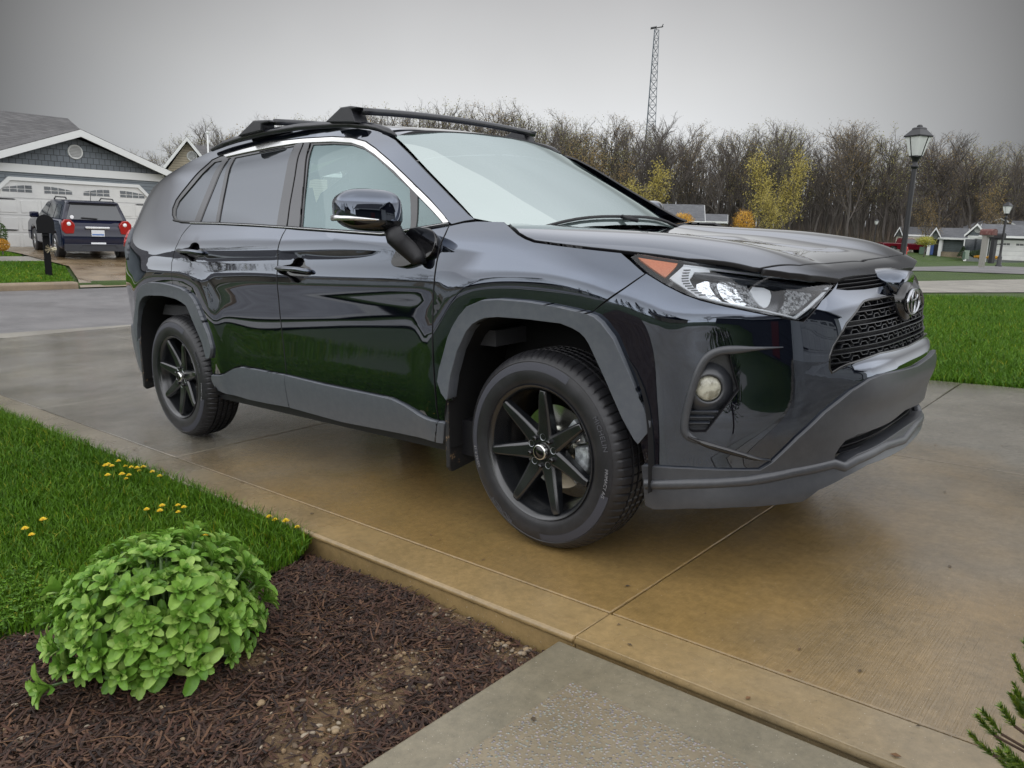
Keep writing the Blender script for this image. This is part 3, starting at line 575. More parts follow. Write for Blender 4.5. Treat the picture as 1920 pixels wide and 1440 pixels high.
for s in (0, 1):
    # fog lamp pocket
    P2, T2 = triangulate(resample(shrink(pk, -.004), .02), (), .04); N2 = FRONT.normal(P2)
    panel('fog_lamp_pocket', FRONT, shrink(pk, -.012), M['clad2'], car, off=-.045, lip=0, res=.03, mirror=s)
    rim_ = resample(pk, .012); X = FRONT.to3(rim_); Nn = FRONT.normal(rim_); n = len(X); V = np.concatenate([X + Nn * .001, X - Nn * .046])
    V = V * [1, -1, 1] if s else V
    mesh_obj('fog_pocket_wall', V, [(i, (i + 1) % n, n + (i + 1) % n, n + i) for i in range(n)], M['lampdark'], car)
    strip('fog_pocket_frame', FRONT, FRONT.px(chaikin([(1330, 836), (1312, 830), (1295, 822), (1286, 814), (1282, 803), (1287, 770), (1300, 722), (1313, 688), (1328, 667), (1350, 657), (1395, 655), (1467, 651)], 2, closed=False)), [.006, .02, .026, .026, .024, .024, .024, .026, .026, .012, .003], M['clad2'], car, off=.0, thick=.008, mirror=s)
    strip('bumper_ledge', FRONT, FRONT.px(chaikin([(1290, 818), (1324, 834), (1380, 850), (1424, 862), (1444, 862)], 2, closed=False)), [.010, .022, .022, .018, .004], M['gloss'], car, off=-.002, thick=.014, mirror=s)
    fc = FRONT.to3(FRONT.px([(1331, 731)]))[0]; fn = np.array([.62, -.78, 0]); fn /= np.linalg.norm(fn); c0 = fc - fn * .015
    if s: c0 = c0 * [1, -1, 1]; fn = fn * [1, -1, 1]
    fl = MB(); q = Vector(fn).to_track_quat('Z', 'Y').to_matrix().to_4x4(); Mx = Matrix.Translation(Vector(c0)) @ q
    fl.lathe([(.0, .006), (.02, .005), (.032, .001), (.038, -.006), (.040, -.012)], 28)
    fo = fl.build('fog_lamp', mat('fog_lamp_glass', (0.50, 0.49, 0.40), 0.10, ior=1.7, noise=(28, (.22, .21, .16), .45, .6), bump=(90, .6, .004)), car, True); fo.matrix_basis = Mx
    fb = MB(); fb.lathe([(.0395, -.004), (.042, .003), (.047, .002), (.076, -.016), (.080, -.05), (.04, -.03)], 32); fb = fb.build('fog_lamp_bezel', M['clad2'], fo, True)
    for k in range(3):
        a, b = FRONT.px([(1290 + k * -1, 775 + 11 * k), (1348 - 8 * k, 775 + 11 * k)]); strip('vent_slat', FRONT, [a, b], .010, M['lampdark'], car, off=-.030, thick=.012, mirror=s)
    # headlight
    panel('headlight_housing', FRONT, shrink(hl, -.01), M['lampdark'], car, off=-.055, lip=0, mirror=s)
    rim_ = resample(hl, .02); X = FRONT.to3(rim_); Nn = FRONT.normal(rim_); n = len(X); V = np.concatenate([X, X - Nn * .056]); V = V * [1, -1, 1] if s else V
    mesh_obj('headlight_rim', V, [(i, (i + 1) % n, n + (i + 1) % n, n + i) for i in range(n)], M['lampdark'], car)
    hp = lambda L: FRONT.px([(1160 + x / 4.571, 440 + y / 4.571) for x, y in L])
    head = panel('headlight', FRONT, hl, M['lens'], car, off=.001, lip=0, mirror=s)
    panel('turn_signal', FRONT, hp([(165, 180), (510, 230), (400, 350)]), M['amber'], head, off=-.010, lip=.01, mirror=s, res=.02)
    panel('light_guide', FRONT, hp([(560, 250), (780, 275), (790, 300), (655, 300), (610, 370), (640, 430), (700, 480), (770, 525), (690, 520), (440, 360)]), M['white_lens'], head, off=-.012, lip=.01, mirror=s, res=.02)
    for k in range(11):
        t = k / 10; a = np.array([(540, 275), (500, 360), (720, 500)][0]) ; P0 = np.array([560, 285]) * (1 - t) + np.array([690, 500]) * t - np.array([70, -10]) * math.sin(math.pi * t)
        panel('guide_rib', FRONT, hp([P0, P0 + [62, -2], P0 + [60, 6], P0 + [2, 9]]), M['lampdark'], head, off=-.0095, lip=.002, mirror=s, res=.03)
    strip('light_guide', FRONT, hp([(560, 245), (900, 285), (1300, 335), (1835, 400)]), .007, M['white_lens'], head, off=-.012, thick=.004, mirror=s)
    strip('light_guide', FRONT, hp([(1835, 402), (1700, 560), (1530, 712)]), .010, M['white_lens'], head, off=-.012, thick=.004, mirror=s)
    strip('light_guide', FRONT, hp([(700, 520), (900, 570), (1250, 640), (1530, 712)]), .006, M['white_lens'], head, off=-.012, thick=.004, mirror=s)
    panel('reflector_bowl', FRONT, hp(chaikin([(650, 405), (790, 345), (800, 420), (850, 490), (915, 545), (780, 515)], 1)), M['mirror_chrome'], head, off=-.030, lip=.01, mirror=s, crown=.006)
    panel('reflector_bowl', FRONT, hp(chaikin([(850, 365), (1010, 365), (1040, 470), (1145, 592), (950, 548), (880, 470)], 1)), M['mirror_chrome'], head, off=-.028, lip=.01, mirror=s, crown=.008)
    panel('reflector_bowl', FRONT, hp(chaikin([(1130, 410), (1325, 425), (1345, 500), (1300, 612), (1220, 560)], 1)), M['white_lens'], head, off=-.026, lip=.012, mirror=s, crown=.010)
    panel('reflector_bowl', FRONT, hp([(1490, 425), (1765, 440), (1660, 545), (1500, 672), (1425, 640), (1480, 520)]), M['facet'], head, off=-.032, lip=.01, mirror=s)
    panel('reflector_bowl', FRONT, hp([(1030, 375), (1130, 395), (1230, 590), (1150, 580), (1050, 470)]), M['facet'], head, off=-.036, lip=.01, mirror=s)
    panel('reflector_bowl', FRONT, hp([(795, 355), (860, 365), (930, 480), (880, 480)]), M['facet'], head, off=-.036, lip=.01, mirror=s)
    strip('lamp_shroud', FRONT, hp([(655, 300), (900, 330), (1300, 385), (1790, 440)]), .022, M['lampdark'], head, off=-.024, thick=.014, mirror=s)
# louvres between the upper panel and the grille surround
lv = half(FRONT, [(1652, 516), (1600, 524), (1577, 530), (1569, 541), (1589, 541), (1620, 540), (1656, 534)], start=.937, end=.902)
panel('louvre_back', FRONT, mirror_full(shrink(lv, -.02)), M['black'], car, off=-.05, lip=0)
for z, w in ((.933, .006), (.922, .006), (.910, .007)):
    strip('louvre', FRONT, [(a, z) for a in np.linspace(-.56, .56, 30)], w, M['black'], car, off=-.012, thick=.012)
# grille: ribs and hexagon bars on a black backing
gro = mirror_full(gr)
panel('grille_back', FRONT, shrink(gro, -.01), M['black'], car, off=-.055, lip=0)
gb = MB()
zs = np.linspace(.700, .862, 5)
def span(z):
    p = gro; xs = []
    for i in range(len(p)):
        a, b = p[i], p[(i + 1) % len(p)]
        if (a[1] > z) != (b[1] > z): xs.append(a[0] + (b[0] - a[0]) * (z - a[1]) / (b[1] - a[1]))
    return (min(xs), max(xs)) if len(xs) > 1 else None
M['grille'] = mat('grille_plastic', (0.013, 0.014, 0.017), 0.28, ior=1.6)
for i, z in enumerate(zs):
    sp = span(z)
    if not sp: continue
    strip('', FRONT, [(a, z + .014) for a in np.linspace(sp[0], sp[1], 40)], .006, None, None, off=-.012, thick=.010, mb=gb)
    strip('', FRONT, [(a, z - .012) for a in np.linspace(sp[0], sp[1], 40)], .005, None, None, off=-.016, thick=.010, mb=gb)
    st = .105; k0 = int(sp[0] / st) - 1
    for k in range(k0, -k0 + 1):
        a = k * st + (st / 2 if i % 2 else 0)
        hexo = [(a - .024, z - .010), (a - .012, z + .002), (a + .016, z + .002), (a + .024, z - .010)]
        hext = [(a + .028, z + .012), (a + .036, z + .001), (a + .066, z + .001), (a + .078, z + .012)]
        for hx_ in (hexo, hext):
            if hx_[0][0] < sp[0] + .01 or hx_[-1][0] > sp[1] - .01: continue
            strip('', FRONT, hx_, .0055, None, None, off=-.018, thick=.012, mb=gb, step=.05)
gb.build('grille', M['grille'], car)
strip('grille_frame', FRONT, gro, .010, M['gloss'], car, off=-.004, thick=.008, closed=True)
lig = MB()
lio = mirror_full(low_in)
panel('intake_back', FRONT, shrink(lio, -.01), M['black'], car, off=-.06, lip=0)
for z in (.385, .405, .425, .445):
    strip('', FRONT, [(a, z) for a in np.linspace(-.44, .44, 40)], .006, None, None, off=-.030, thick=.012, mb=lig)
lig.build('intake_bar', M['grille'], car)
# emblem: three ellipses on a raised boss
ec = np.array([.925, 0, .842]); er = Matrix.Translation(Vector(ec)) @ Matrix.Rotation(R(90), 4, 'Z') @ Matrix.Rotation(R(90), 4, 'X')
bo = MB(); bo.lathe([(0, -.002), (.060, -.002), (.078, -.010), (.082, -.03), (.082, -.09)], 40)
boss = bo.build('emblem_boss', M['gloss'], car, True); boss.matrix_basis = er @ Matrix.Diagonal((.92, .84, 1, 1))
el = MB()
def ell(a, b, cx, cy, r, n=48): 
    P = [(cx + a * math.cos(2 * math.pi * k / n), cy + b * math.sin(2 * math.pi * k / n), .004) for k in range(n + 1)]; el.tube(P, r, 8, caps=False)
ell(.075, .050, 0, 0, .0050); ell(.024, .047, 0, 0, .0042); ell(.046, .020, 0, .026, .0042)
eo = el.build('emblem', mat('dark_chrome', (.42, .43, .45), .12, metal=1), boss, True)
hoodb = MB(); hoodb.tube([(.76, 0, .925), (.84, 0, .915), (.90, 0, .90)], [.05, .075, .085], 20, sq=(1.1, .55)); hoodb.build('emblem_cowl', M['paint'], car, True)
# ---- rear end (turned away from the street view but real)
gy = np.linspace(-1, 1, 33); gz = np.linspace(.30, 1.50, 28); V = []; F = []
for b in gz:
    hw = float(side_f(np.array([-3.52]), np.array([b]))[0]) * .985
    for a in gy: V.append((-3.70 + .16 * abs(a) ** 4 + (max(b - 1.12, 0) * .62), a * hw, b))
for j in range(27):
    for i in range(32): F.append((j * 33 + i, j * 33 + i + 1, (j + 1) * 33 + i + 1, (j + 1) * 33 + i))
mesh_obj('tailgate', V, F, M['paint'], car, True)
def oncar(y, L): 
    out = []
    for a, b in L:
        d = ray_dir(a, b); t = (y - CAM[1]) / d[1]; out.append(CAM + d * t)
    return np.array(out)
# ---- roof rails and crossbars
Mtx = mat('rail_black', (0.014, 0.015, 0.02), 0.28, ior=1.6)
for s in (-1, 1):
    L = oncar(-.60, [(736, 254), (722, 246), (706, 239.5), (688, 235.5), (655, 233), (622, 233.5), (560, 238), (498, 248), (455, 258), (420, 269), (395, 281)])
    L[:, 1] = -.598 + .03 * ((L[:, 0] + 2.0) / 1.3) ** 2; L = L * [1, -s, 1] if s > 0 else L
    rb = MB(); rb.tube(L, [.006] + [.014] * (len(L) - 2) + [.008], 10, sq=(1.3, 1.15)); rb.build('roof_rail', Mtx, car, True)
Mfoot = mat('crossbar_foot', (0.022, 0.023, 0.028), 0.42, bump=(500, .1, .001))
for (fpoly, y0) in (([(621, 230), (650, 202.5), (668, 199.8), (682, 202), (676, 205.5), (669, 206.5), (677, 231)], 0), ([(455, 257), (485.5, 227), (515, 225.5), (518, 229.5), (501, 233.5), (500.5, 246.5)], 1)):
    q = oncar(-.60, fpoly); cb = empty('crossbar'); cb.parent = car
    for s in (-1, 1):
        f = MB(); prof = [(p[0], p[2]) for p in q]; f.prism(prof, s * .635, s * .555, ax=1); bevel(f.build('crossbar_foot', Mfoot, cb), .012, 3)
    xb = float(np.mean(q[2:5, 0])); zb = float(q[3, 2]) - (.012 if y0 == 0 else -.006)
    f = MB(); yy = np.linspace(-.60, .60, 21); f.tube([(xb + .015, a, zb - .002 + .018 * (1 - (a / .6) ** 2)) for a in yy], .016, 10, sq=(1.0, 1.9) if False else (1.0, 1.0)); f.build('crossbar_bar', Mtx, cb, True)
# ---- door mirrors
def superell(c, e1, e2, e3, r, n=(4.2, 3.4), nu=48, nv=24, fn=None):
    V = []; F = []
    sg = lambda v, p: math.copysign(abs(v) ** p, v)
    for j in range(nv + 1):
        b = -math.pi / 2 + math.pi * j / nv
        for i in range(nu):
            a = 2 * math.pi * i / nu; cx = sg(math.cos(b), 2 / n[1]); p = [cx * sg(math.cos(a), 2 / n[0]), cx * sg(math.sin(a), 2 / n[0]), sg(math.sin(b), 2 / n[1])]
            if fn: p = fn(p)
            V.append(np.array(c) + np.array(e1) * p[0] * r[0] + np.array(e2) * p[1] * r[1] + np.array(e3) * p[2] * r[2])
    for j in range(nv):
        for i in range(nu): F.append((j * nu + i, j * nu + (i + 1) % nu, (j + 1) * nu + (i + 1) % nu, (j + 1) * nu + i))
    return V, F
for s in (-1, 1):
    e1 = np.array([-.42, -.907, 0]); e2 = np.array([.907, -.42, 0]); e3 = np.array([-.04, 0, 1.0]); c = np.array([-.735, -1.0, 1.205])
    def shp(p):
        t = p[0]; k = 1 - .22 * max(t, 0) ** 2
        return [p[0], p[1] * (1 - .25 * abs(t) ** 2), p[2] * k + .10 * t + (.0 if p[2] > 0 else .0)]
    V, F = superell(c, e1, e2, e3, (.128, .088, .080), fn=shp); V = np.array(V); sgn = np.array([1, -1 if s > 0 else 1, 1])
    Vl = V - c; hz = Vl[:, 2]; fc = [np.mean(hz[list(f)]) for f in F]; t1 = [np.mean((Vl @ e1)[list(f)]) / .135 for f in F]
    cut = [-.030 - .018 * (1 - tt) * .5 for tt in t1]
    up = [f for f, h, k in zip(F, fc, cut) if h > k]; dn = [f for f, h, k in zip(F, fc, cut) if h <= k]
    cap = mesh_obj('mirror_housing', V * sgn, up, M['paint'], car, True)
    mesh_obj('mirror_lower_cover', (V - c) * .985 * sgn + c * sgn, dn, M['gloss'], car, True)
    tsb = MB(); Pz = []
    for k in range(15):
        a = k / 14; an = R(-60 + 150 * a) ; d = e1 * math.cos(an) * .137 * (1 if True else 0) + e2 * math.sin(an) * .086
        Pz.append((c + e1 * (.137 * (1 - a * 1.15) if a > 0 else .137) + e2 * (.088 * min(1, (a * 3.2)) ** .5) * (1 - .22 * (1 - a * 1.15) ** 2) + np.array([0, 0, -.026 - .012 * a])) * sgn)
    tsb.tube(Pz, list(np.linspace(.011, .003, 15)), 8, sq=(.5, 1)); tsb.build('mirror_turn_signal', M['satin'], car, True)
    # arm and foot
    am = MB(); A = oncar(-.985, [(735, 440)])[0]; B_ = oncar(-.93, [(752, 455)])[0]; B2 = oncar(-.90, [(782, 482)])[0]; B3 = oncar(-.875, [(797, 480)])[0]
    am.tube([p * sgn for p in (c + np.array([.05, .07, -.055]), A * .5 + B_ * .5, B_, B2, B3)], [.034, .040, .038, .036, .030], 16, sq=(1.0, .75)); am.build('mirror_arm', M['black'], car, True)
    ft = [(742, 500), (741, 487), (770, 440), (776, 434), (810, 432), (822, 444), (823, 462), (813, 482), (795, 490), (770, 500), (755, 502)]
    panel('mirror_foot', SIDE, U(chaikin(ft, 2)), M['gloss'], car, off=.022, lip=.024, crown=.008, mirror=1 if s > 0 else 0)
# ---- wheels
def arc_text(txt, rad, size, ang0, y, name, m, parent, flip=False, font_w=1.0):
    cu = bpy.data.curves.new('txt', 'FONT'); cu.body = txt; cu.size = size; cu.extrude = .0006; cu.space_character = 1.05; cu.resolution_u = 2
    to = bpy.data.objects.new('txt', cu); C.objects.link(to); bpy.context.view_layer.update()
    me = bpy.data.meshes.new_from_object(to.evaluated_get(bpy.context.evaluated_depsgraph_get())); bpy.data.objects.remove(to); bpy.data.curves.remove(cu)
    n = len(me.vertices); co = np.zeros(n * 3); me.vertices.foreach_get('co', co); co = co.reshape(-1, 3); w = co[:, 0].max(); co[:, 0] *= font_w
    a = ang0 - (co[:, 0] - w * font_w / 2) / rad; r = rad + co[:, 1] - size * .35
    V = np.stack([r * np.cos(a), np.full(n, y) - co[:, 2], r * np.sin(a)], 1); F = [tuple(p.vertices) for p in me.polygons]
    bpy.data.meshes.remove(me); return mesh_obj(name, V, F, m, parent)
def make_wheel(x, s, steer, spin, txt=True):
    """wheel in its own frame: outer face at y=-0.906+.. , axis y"""
    w = empty('wheel'); w.parent = car; w.matrix_basis = Matrix.Translation((x, -.80 * s if s > 0 else .80, .355)) @ (Matrix.Rotation(steer, 4, 'Z') if s > 0 else Matrix.Rotation(math.pi + steer, 4, 'Z'))
    y0 = -.106                                                                     # outer sidewall plane
    prof = [(.236, y0 + .012), (.246, y0 + .004), (.262, y0 - .001), (.285, y0 - .003), (.305, y0 + .001), (.318, y0 + .006), (.320, y0 + .0045), (.330, y0 + .011), (.339, y0 + .020)]
    half_w = .112; tr = [(.345, y0 + .030), (.351, y0 + .045)]
    gy = []
    for a, b in ((y0 + .062, y0 + .072), (y0 + .094, y0 + .104), (y0 + .124, y0 + .134), (y0 + .156, y0 + .166)):
        gy += [(.3545, a - .001), (.346, a), (.346, b), (.3545, b + .001)]
    inner = [(r, 2 * (y0 + half_w) - h) for r, h in (prof + tr)[::-1]]
    P = prof + tr + gy + inner; n = 72 * 6; V = []; F = []; m = len(P)
    for k in range(n):
        q = 2 * math.pi * k / n; g_ = (k % 6 == 0)
        for j, (r, h) in enumerate(P):
            rr = r - (.0045 if g_ and 7 < j <= len(prof) + 1 + 1 else (.003 if g_ and j < m - 8 and j > 9 else 0)); qq = q + (.012 * (h - y0) / .1)
            V.append((rr * math.cos(qq), h, rr * math.sin(qq)))
    for k in range(n):
        for j in range(m - 1): F.append((k * m + j, k * m + j + 1, ((k + 1) % n) * m + j + 1, ((k + 1) % n) * m + j))
    ty = mesh_obj('tyre', V, F, M['tyre'], w); autosmooth(ty, 30)
    # ribbed bands and lettering on the sidewall
    def band(a0, a1, r0, r1, nm='sidewall_band'):
        n_ = max(6, int(abs(a1 - a0) / 3)); A = np.radians(np.linspace(a0, a1, n_)); V = []; F = []
        for a in A:
            for t in (0, .5, 1): rr = r0 + (r1 - r0) * t; V.append((rr * math.cos(a), np.interp(rr, [p[0] for p in prof], [p[1] for p in prof]) - .0012, rr * math.sin(a)))
        for i in range(n_ - 1):
            for j in range(2): F.append((i * 3 + j, i * 3 + j + 1, (i + 1) * 3 + j + 1, (i + 1) * 3 + j))
        mesh_obj(nm, V, F, M['tyre_band'], ty, True)
    band(62, 198, .290, .317); band(-18, -88, .290, .317)
    if txt:
        ya = y0 - .0032
        arc_text('MICHELIN', .302, .026, R(22), ya, 'tyre_lettering', M['tyre_mark'], ty); arc_text('PRIMACY A/S', .300, .017, R(-10), ya, 'tyre_lettering', mat('tyre_pale_letters', (0.20, 0.20, 0.21), .5), ty)
        arc_text('225/65 R 17', .300, .016, R(-168), ya, 'tyre_lettering', mat('tyre_pale_letters', (0.20, 0.20, 0.21), .5), ty); arc_text('MICHELIN', .302, .026, R(-125), ya, 'tyre_lettering', M['tyre_mark'], ty)
    rm = MB(); rm.lathe([(.2365, y0 + .012), (.2405, y0 + .006), (.2385, y0 + .001), (.232, y0 + .004), (.2255, y0 + .014), (.2215, y0 + .020), (.2205, y0 + .040), (.213, y0 + .055), (.205, y0 + .10), (.205, y0 + .19), (.225, y0 + .205)], 96, axis=1)
    rim = rm.build('rim', M['rim'], w, True); autosmooth(rim, 40)
    # seven blade spokes: broad at the hub, pointed at the rim, with a raised ridge and a shelf edge
    for k in range(7):
        a = spin + 2 * math.pi * k / 7; sp = MB(); rs = [.045, .075, .11, .16, .205, .2225]; hw = [.030, .0265, .0235, .0200, .0155, .0125]; yf = [y0 + .030, y0 + .029, y0 + .024, y0 + .015, y0 + .007, y0 + .008]; dp = [.040, .040, .036, .032, .030, .028]
        V = []; F = []
        for r, h, f, d in zip(rs, hw, yf, dp):
            for u_, v_ in ((-h * 1.25, f + d), (-h * 1.15, f + .007), (-h * .80, f), (h * .80, f), (h * 1.15, f + .007), (h * 1.25, f + d)):
                V.append((r * math.cos(a) - u_ * math.sin(a), v_, r * math.sin(a) + u_ * math.cos(a)))
        for i in range(5):
            for j in range(6): F.append((i * 6 + j, i * 6 + (j + 1) % 6, (i + 1) * 6 + (j + 1) % 6, (i + 1) * 6 + j))
        F.append((30, 31, 32, 33, 34, 35)); so = mesh_obj('spoke', V, F, M['rim'], rim); bevel(so, .0025, 2, 20)
    hb = MB(); hb.lathe([(.0, y0 + .036), (.034, y0 + .036), (.036, y0 + .030), (.058, y0 + .030), (.070, y0 + .033), (.074, y0 + .050), (.074, y0 + .09)], 48, axis=1); hub = hb.build('wheel_hub', M['rim'], rim, True); autosmooth(hub, 40)
    hc = MB(); hc.lathe([(.0225, y0 + .012), (.0255, y0 + .012), (.0285, y0 + .017), (.0295, y0 + .036)], 40, axis=1); cap = hc.build('hub_cap', M['chrome'], rim, True)
    hc = MB(); hc.lathe([(0, y0 + .013), (.0205, y0 + .013), (.0215, y0 + .0145)], 32, axis=1); hc.build('cap_disc', M['gloss'], cap, True)
    for k in range(5):
        a = spin + math.pi / 7 * 0 + 2 * math.pi * (k + .5) / 5; cx, cz = .0525 * math.cos(a), .0525 * math.sin(a)
        ln = MB(); ln.lathe([(0, y0 + .016), (.006, y0 + .016), (.0095, y0 + .020), (.0095, y0 + .040)], 6, c=(cx, 0, cz), axis=1); bevel(ln.build('lug_nut', M['gloss'], rim), .001, 2)
        a += math.pi / 5; cx, cz = .0525 * math.cos(a), .0525 * math.sin(a)
        ln = MB(); ln.lathe([(.0125, y0 + .0285), (.0110, y0 + .030), (.0105, y0 + .036), (0, y0 + .037)], 20, c=(cx, 0, cz), axis=1); ln.build('lug_hole', M['satin'] if False else M['caliper'], rim, True)
    dk = MB(); dk.lathe([(.072, y0 + .085), (.075, y0 + .112), (.152, y0 + .112), (.152, y0 + .136), (.075, y0 + .136)], 64, axis=1); dk = dk.build('brake_disc', M['disc'], w, True); autosmooth(dk, 30)
    ca = MB(); cal = empty('brake_caliper'); cal.parent = w
    def arcp(a0, a1, r0, r1): return [(r1 * math.cos(R(a)), r1 * math.sin(R(a))) for a in np.linspace(a0, a1, 8)] + [(r0 * math.cos(R(a)), r0 * math.sin(R(a))) for a in np.linspace(a1, a0, 8)]
    fl = 1 if s > 0 else -1
    q = MB(); q.prism([(fl * a, b) for a, b in arcp(-28, 12, .108, .168)], y0 + .075, y0 + .15, ax=1); bevel(q.build('caliper_body', M['caliper'], cal), .006, 3)
    q = MB(); q.prism([(fl * a, b) for a, b in arcp(16, 50, .105, .155)], y0 + .082, y0 + .15, ax=1); bevel(q.build('caliper_bracket', M['caliper'], cal), .005, 3)
    q = MB(); q.prism([(fl * a, b) for a, b in arcp(-46, -31, .105, .155)], y0 + .082, y0 + .15, ax=1); bevel(q.build('caliper_bracket', M['caliper'], cal), .005, 3)
    q = MB(); q.tube([(fl * .11, y0 + .078, .045), (fl * .135, y0 + .078, .055)], .008, 8); q.build('caliper_bolt', M['satin'], cal, True)
    return w
make_wheel(0, 1, R(-1.45), R(84)); make_wheel(-2.69, 1, 0, R(-93)); make_wheel(0, -1, R(-1.45), R(20), False); make_wheel(-2.69, -1, 0, R(50), False)
# wheel wells, mud flaps, underbody
for cx in (0.0, -2.69):
    for s in (-1, 1):
        A = np.radians(np.linspace(-8, 188, 30)); V = []; F = []
        for a in A:
            r = .44 / max(abs(math.cos(a)) ** 3 + (abs(math.sin(a)) * .93) ** 3, 1e-3) ** (1 / 3)
            for yy in (.90, .60): V.append((cx + r * math.cos(a), s * yy, .36 + r * math.sin(a)))
        for i in range(29): F.append((2 * i, 2 * i + 1, 2 * i + 3, 2 * i + 2))
        F.append(tuple(range(1, 60, 2)))
        mesh_obj('wheel_well_liner', V, F, M['liner'], car, True)
for s in (-1, 1):
    for (cx, L, w0) in ((0, [(838, 750), (847, 747), (851, 760), (853, 800), (850, 850), (846, 879), (837, 881.5), (832.6, 868), (834, 800)], .25), (-2.69, [(263, 640), (268, 641), (276, 700), (281, 727.8), (273, 729), (269.5, 725), (266, 690)], .20)):
        q = oncar(-.885, L); x = float(q[:, 0].mean()); z0, z1 = float(q[:, 2].min()), float(q[:, 2].max()); f = MB()
        f.prism([(y * s, z) for y, z in ((.895, z1), (.90, z0 + .02), (.885, z0), (.885 - w0 + .03, z0 + .03), (.885 - w0, z0 + .08), (.885 - w0, z1 + .1), (.86, z1 + .1))], x - .012, x + .010, ax=0); bevel(f.build('mud_flap', M['flap'], car), .004)
ub = MB(); ub.box((-1.35, 0, .33), (2.0, 1.66, .14)); ub.box((-1.3, 0, .27), (2.2, .5, .06)); ub.box((-3.2, 0, .42), (.8, 1.3, .2)); ub.box((.45, 0, .34), (.6, 1.3, .12)); ub.box((-2.69, 0, .33), (.12, 1.3, .10)); ub.box((0, 0, .33), (.12, 1.3, .10)); ub.build('underbody', M['black'], car)
sx = MB(); sx.tube([(-1.62, -.62, .31), (-1.9, -.60, .31), (-2.2, -.62, .33), (-2.6, -.66, .32)], .03, 8); sx.build('suspension_arm', M['liner'], car, True)
# cabin
cb = MB(); cb.box((-1.9, 0, .72), (3.2, 1.55, .06)); cb.box((-.42, 0, .98), (.5, 1.45, .22)); cb.build('cabin_floor', M['seat'], car)
for x, ys in ((-1.15, (-.37, .37)), (-2.05, (-.37, .37))):
    for y in ys:
        t = MB(); t.box((x, y, .86), (.5, .5, .2)); t.box((x - .27, y, 1.12), (.14, .48, .5), rot=Matrix.Rotation(R(-12), 4, 'Y')); t.box((x - .33, y, 1.42), (.10, .26, .17), rot=Matrix.Rotation(R(-10), 4, 'Y')); bevel(t.build('car_seat', M['seat'], car), .04, 3)
st = MB(); st.lathe([(.175 + .013 * math.cos(a), .013 * math.sin(a)) for a in np.linspace(0, 2 * math.pi, 9)], 28); st.box((0, 0, 0), (.33, .05, .02)); so = st.build('steering_wheel', M['seat'], car, True); so.matrix_basis = Matrix.Translation((-.62, .37, 1.10)) @ Matrix.Rotation(R(62), 4, 'Y')
rmv = MB(); rmv.box((-.83, 0, 1.435), (.03, .22, .07)); bevel(rmv.build('rear_view_mirror', M['seat'], car), .01)
# ------------------------------------------------------------------ ground
PX, PY = 0.0532, 0.0276                      # slope of the driveway slab in the world frame
def sm(a, b, x): t = np.clip((np.asarray(x, float) - a) / (b - a), 0, 1); return t * t * (3 - 2 * t)
def T(x, y):
    x = np.asarray(x, float); y = np.asarray(y, float)
    z = PX * np.clip(x, -10, 4) + PY * np.clip(y, -6, 9)
    far = -0.62 + 0.0 * x; acr = np.where(x > -17.2, -.53, -.40 + np.clip(-17.2 - x, 0, 6.8) * .050)
    left = sm(-7.2, -9.6, x); z = z * (1 - left) + (-.53) * left
    z = np.where(x < -16.9, acr, z)
    r = sm(9, 19, y) * sm(-14, -9, x); z = z * (1 - r) + (-.30) * r
    return z
CW = MW @ CAM
def wray(px, py): return MW @ ray_dir(px, py)
def at_d(px, py, D): d = wray(px, py); t = D / math.hypot(d[0], d[1]); return CW + d * t
def at_z(px, py, z): d = wray(px, py); return CW + d * ((z - CW[2]) / d[2])
def at_x(px, py, x): d = wray(px, py); return CW + d * ((x - CW[0]) / d[0])
def at_T(px, py):
    d = wray(px, py); t = np.linspace(1, 160, 3000); P = CW + t[:, None] * d; k = np.nonzero(P[:, 2] < T(P[:, 0], P[:, 1]))[0]
    return P[k[0]] if len(k) else P[-1]

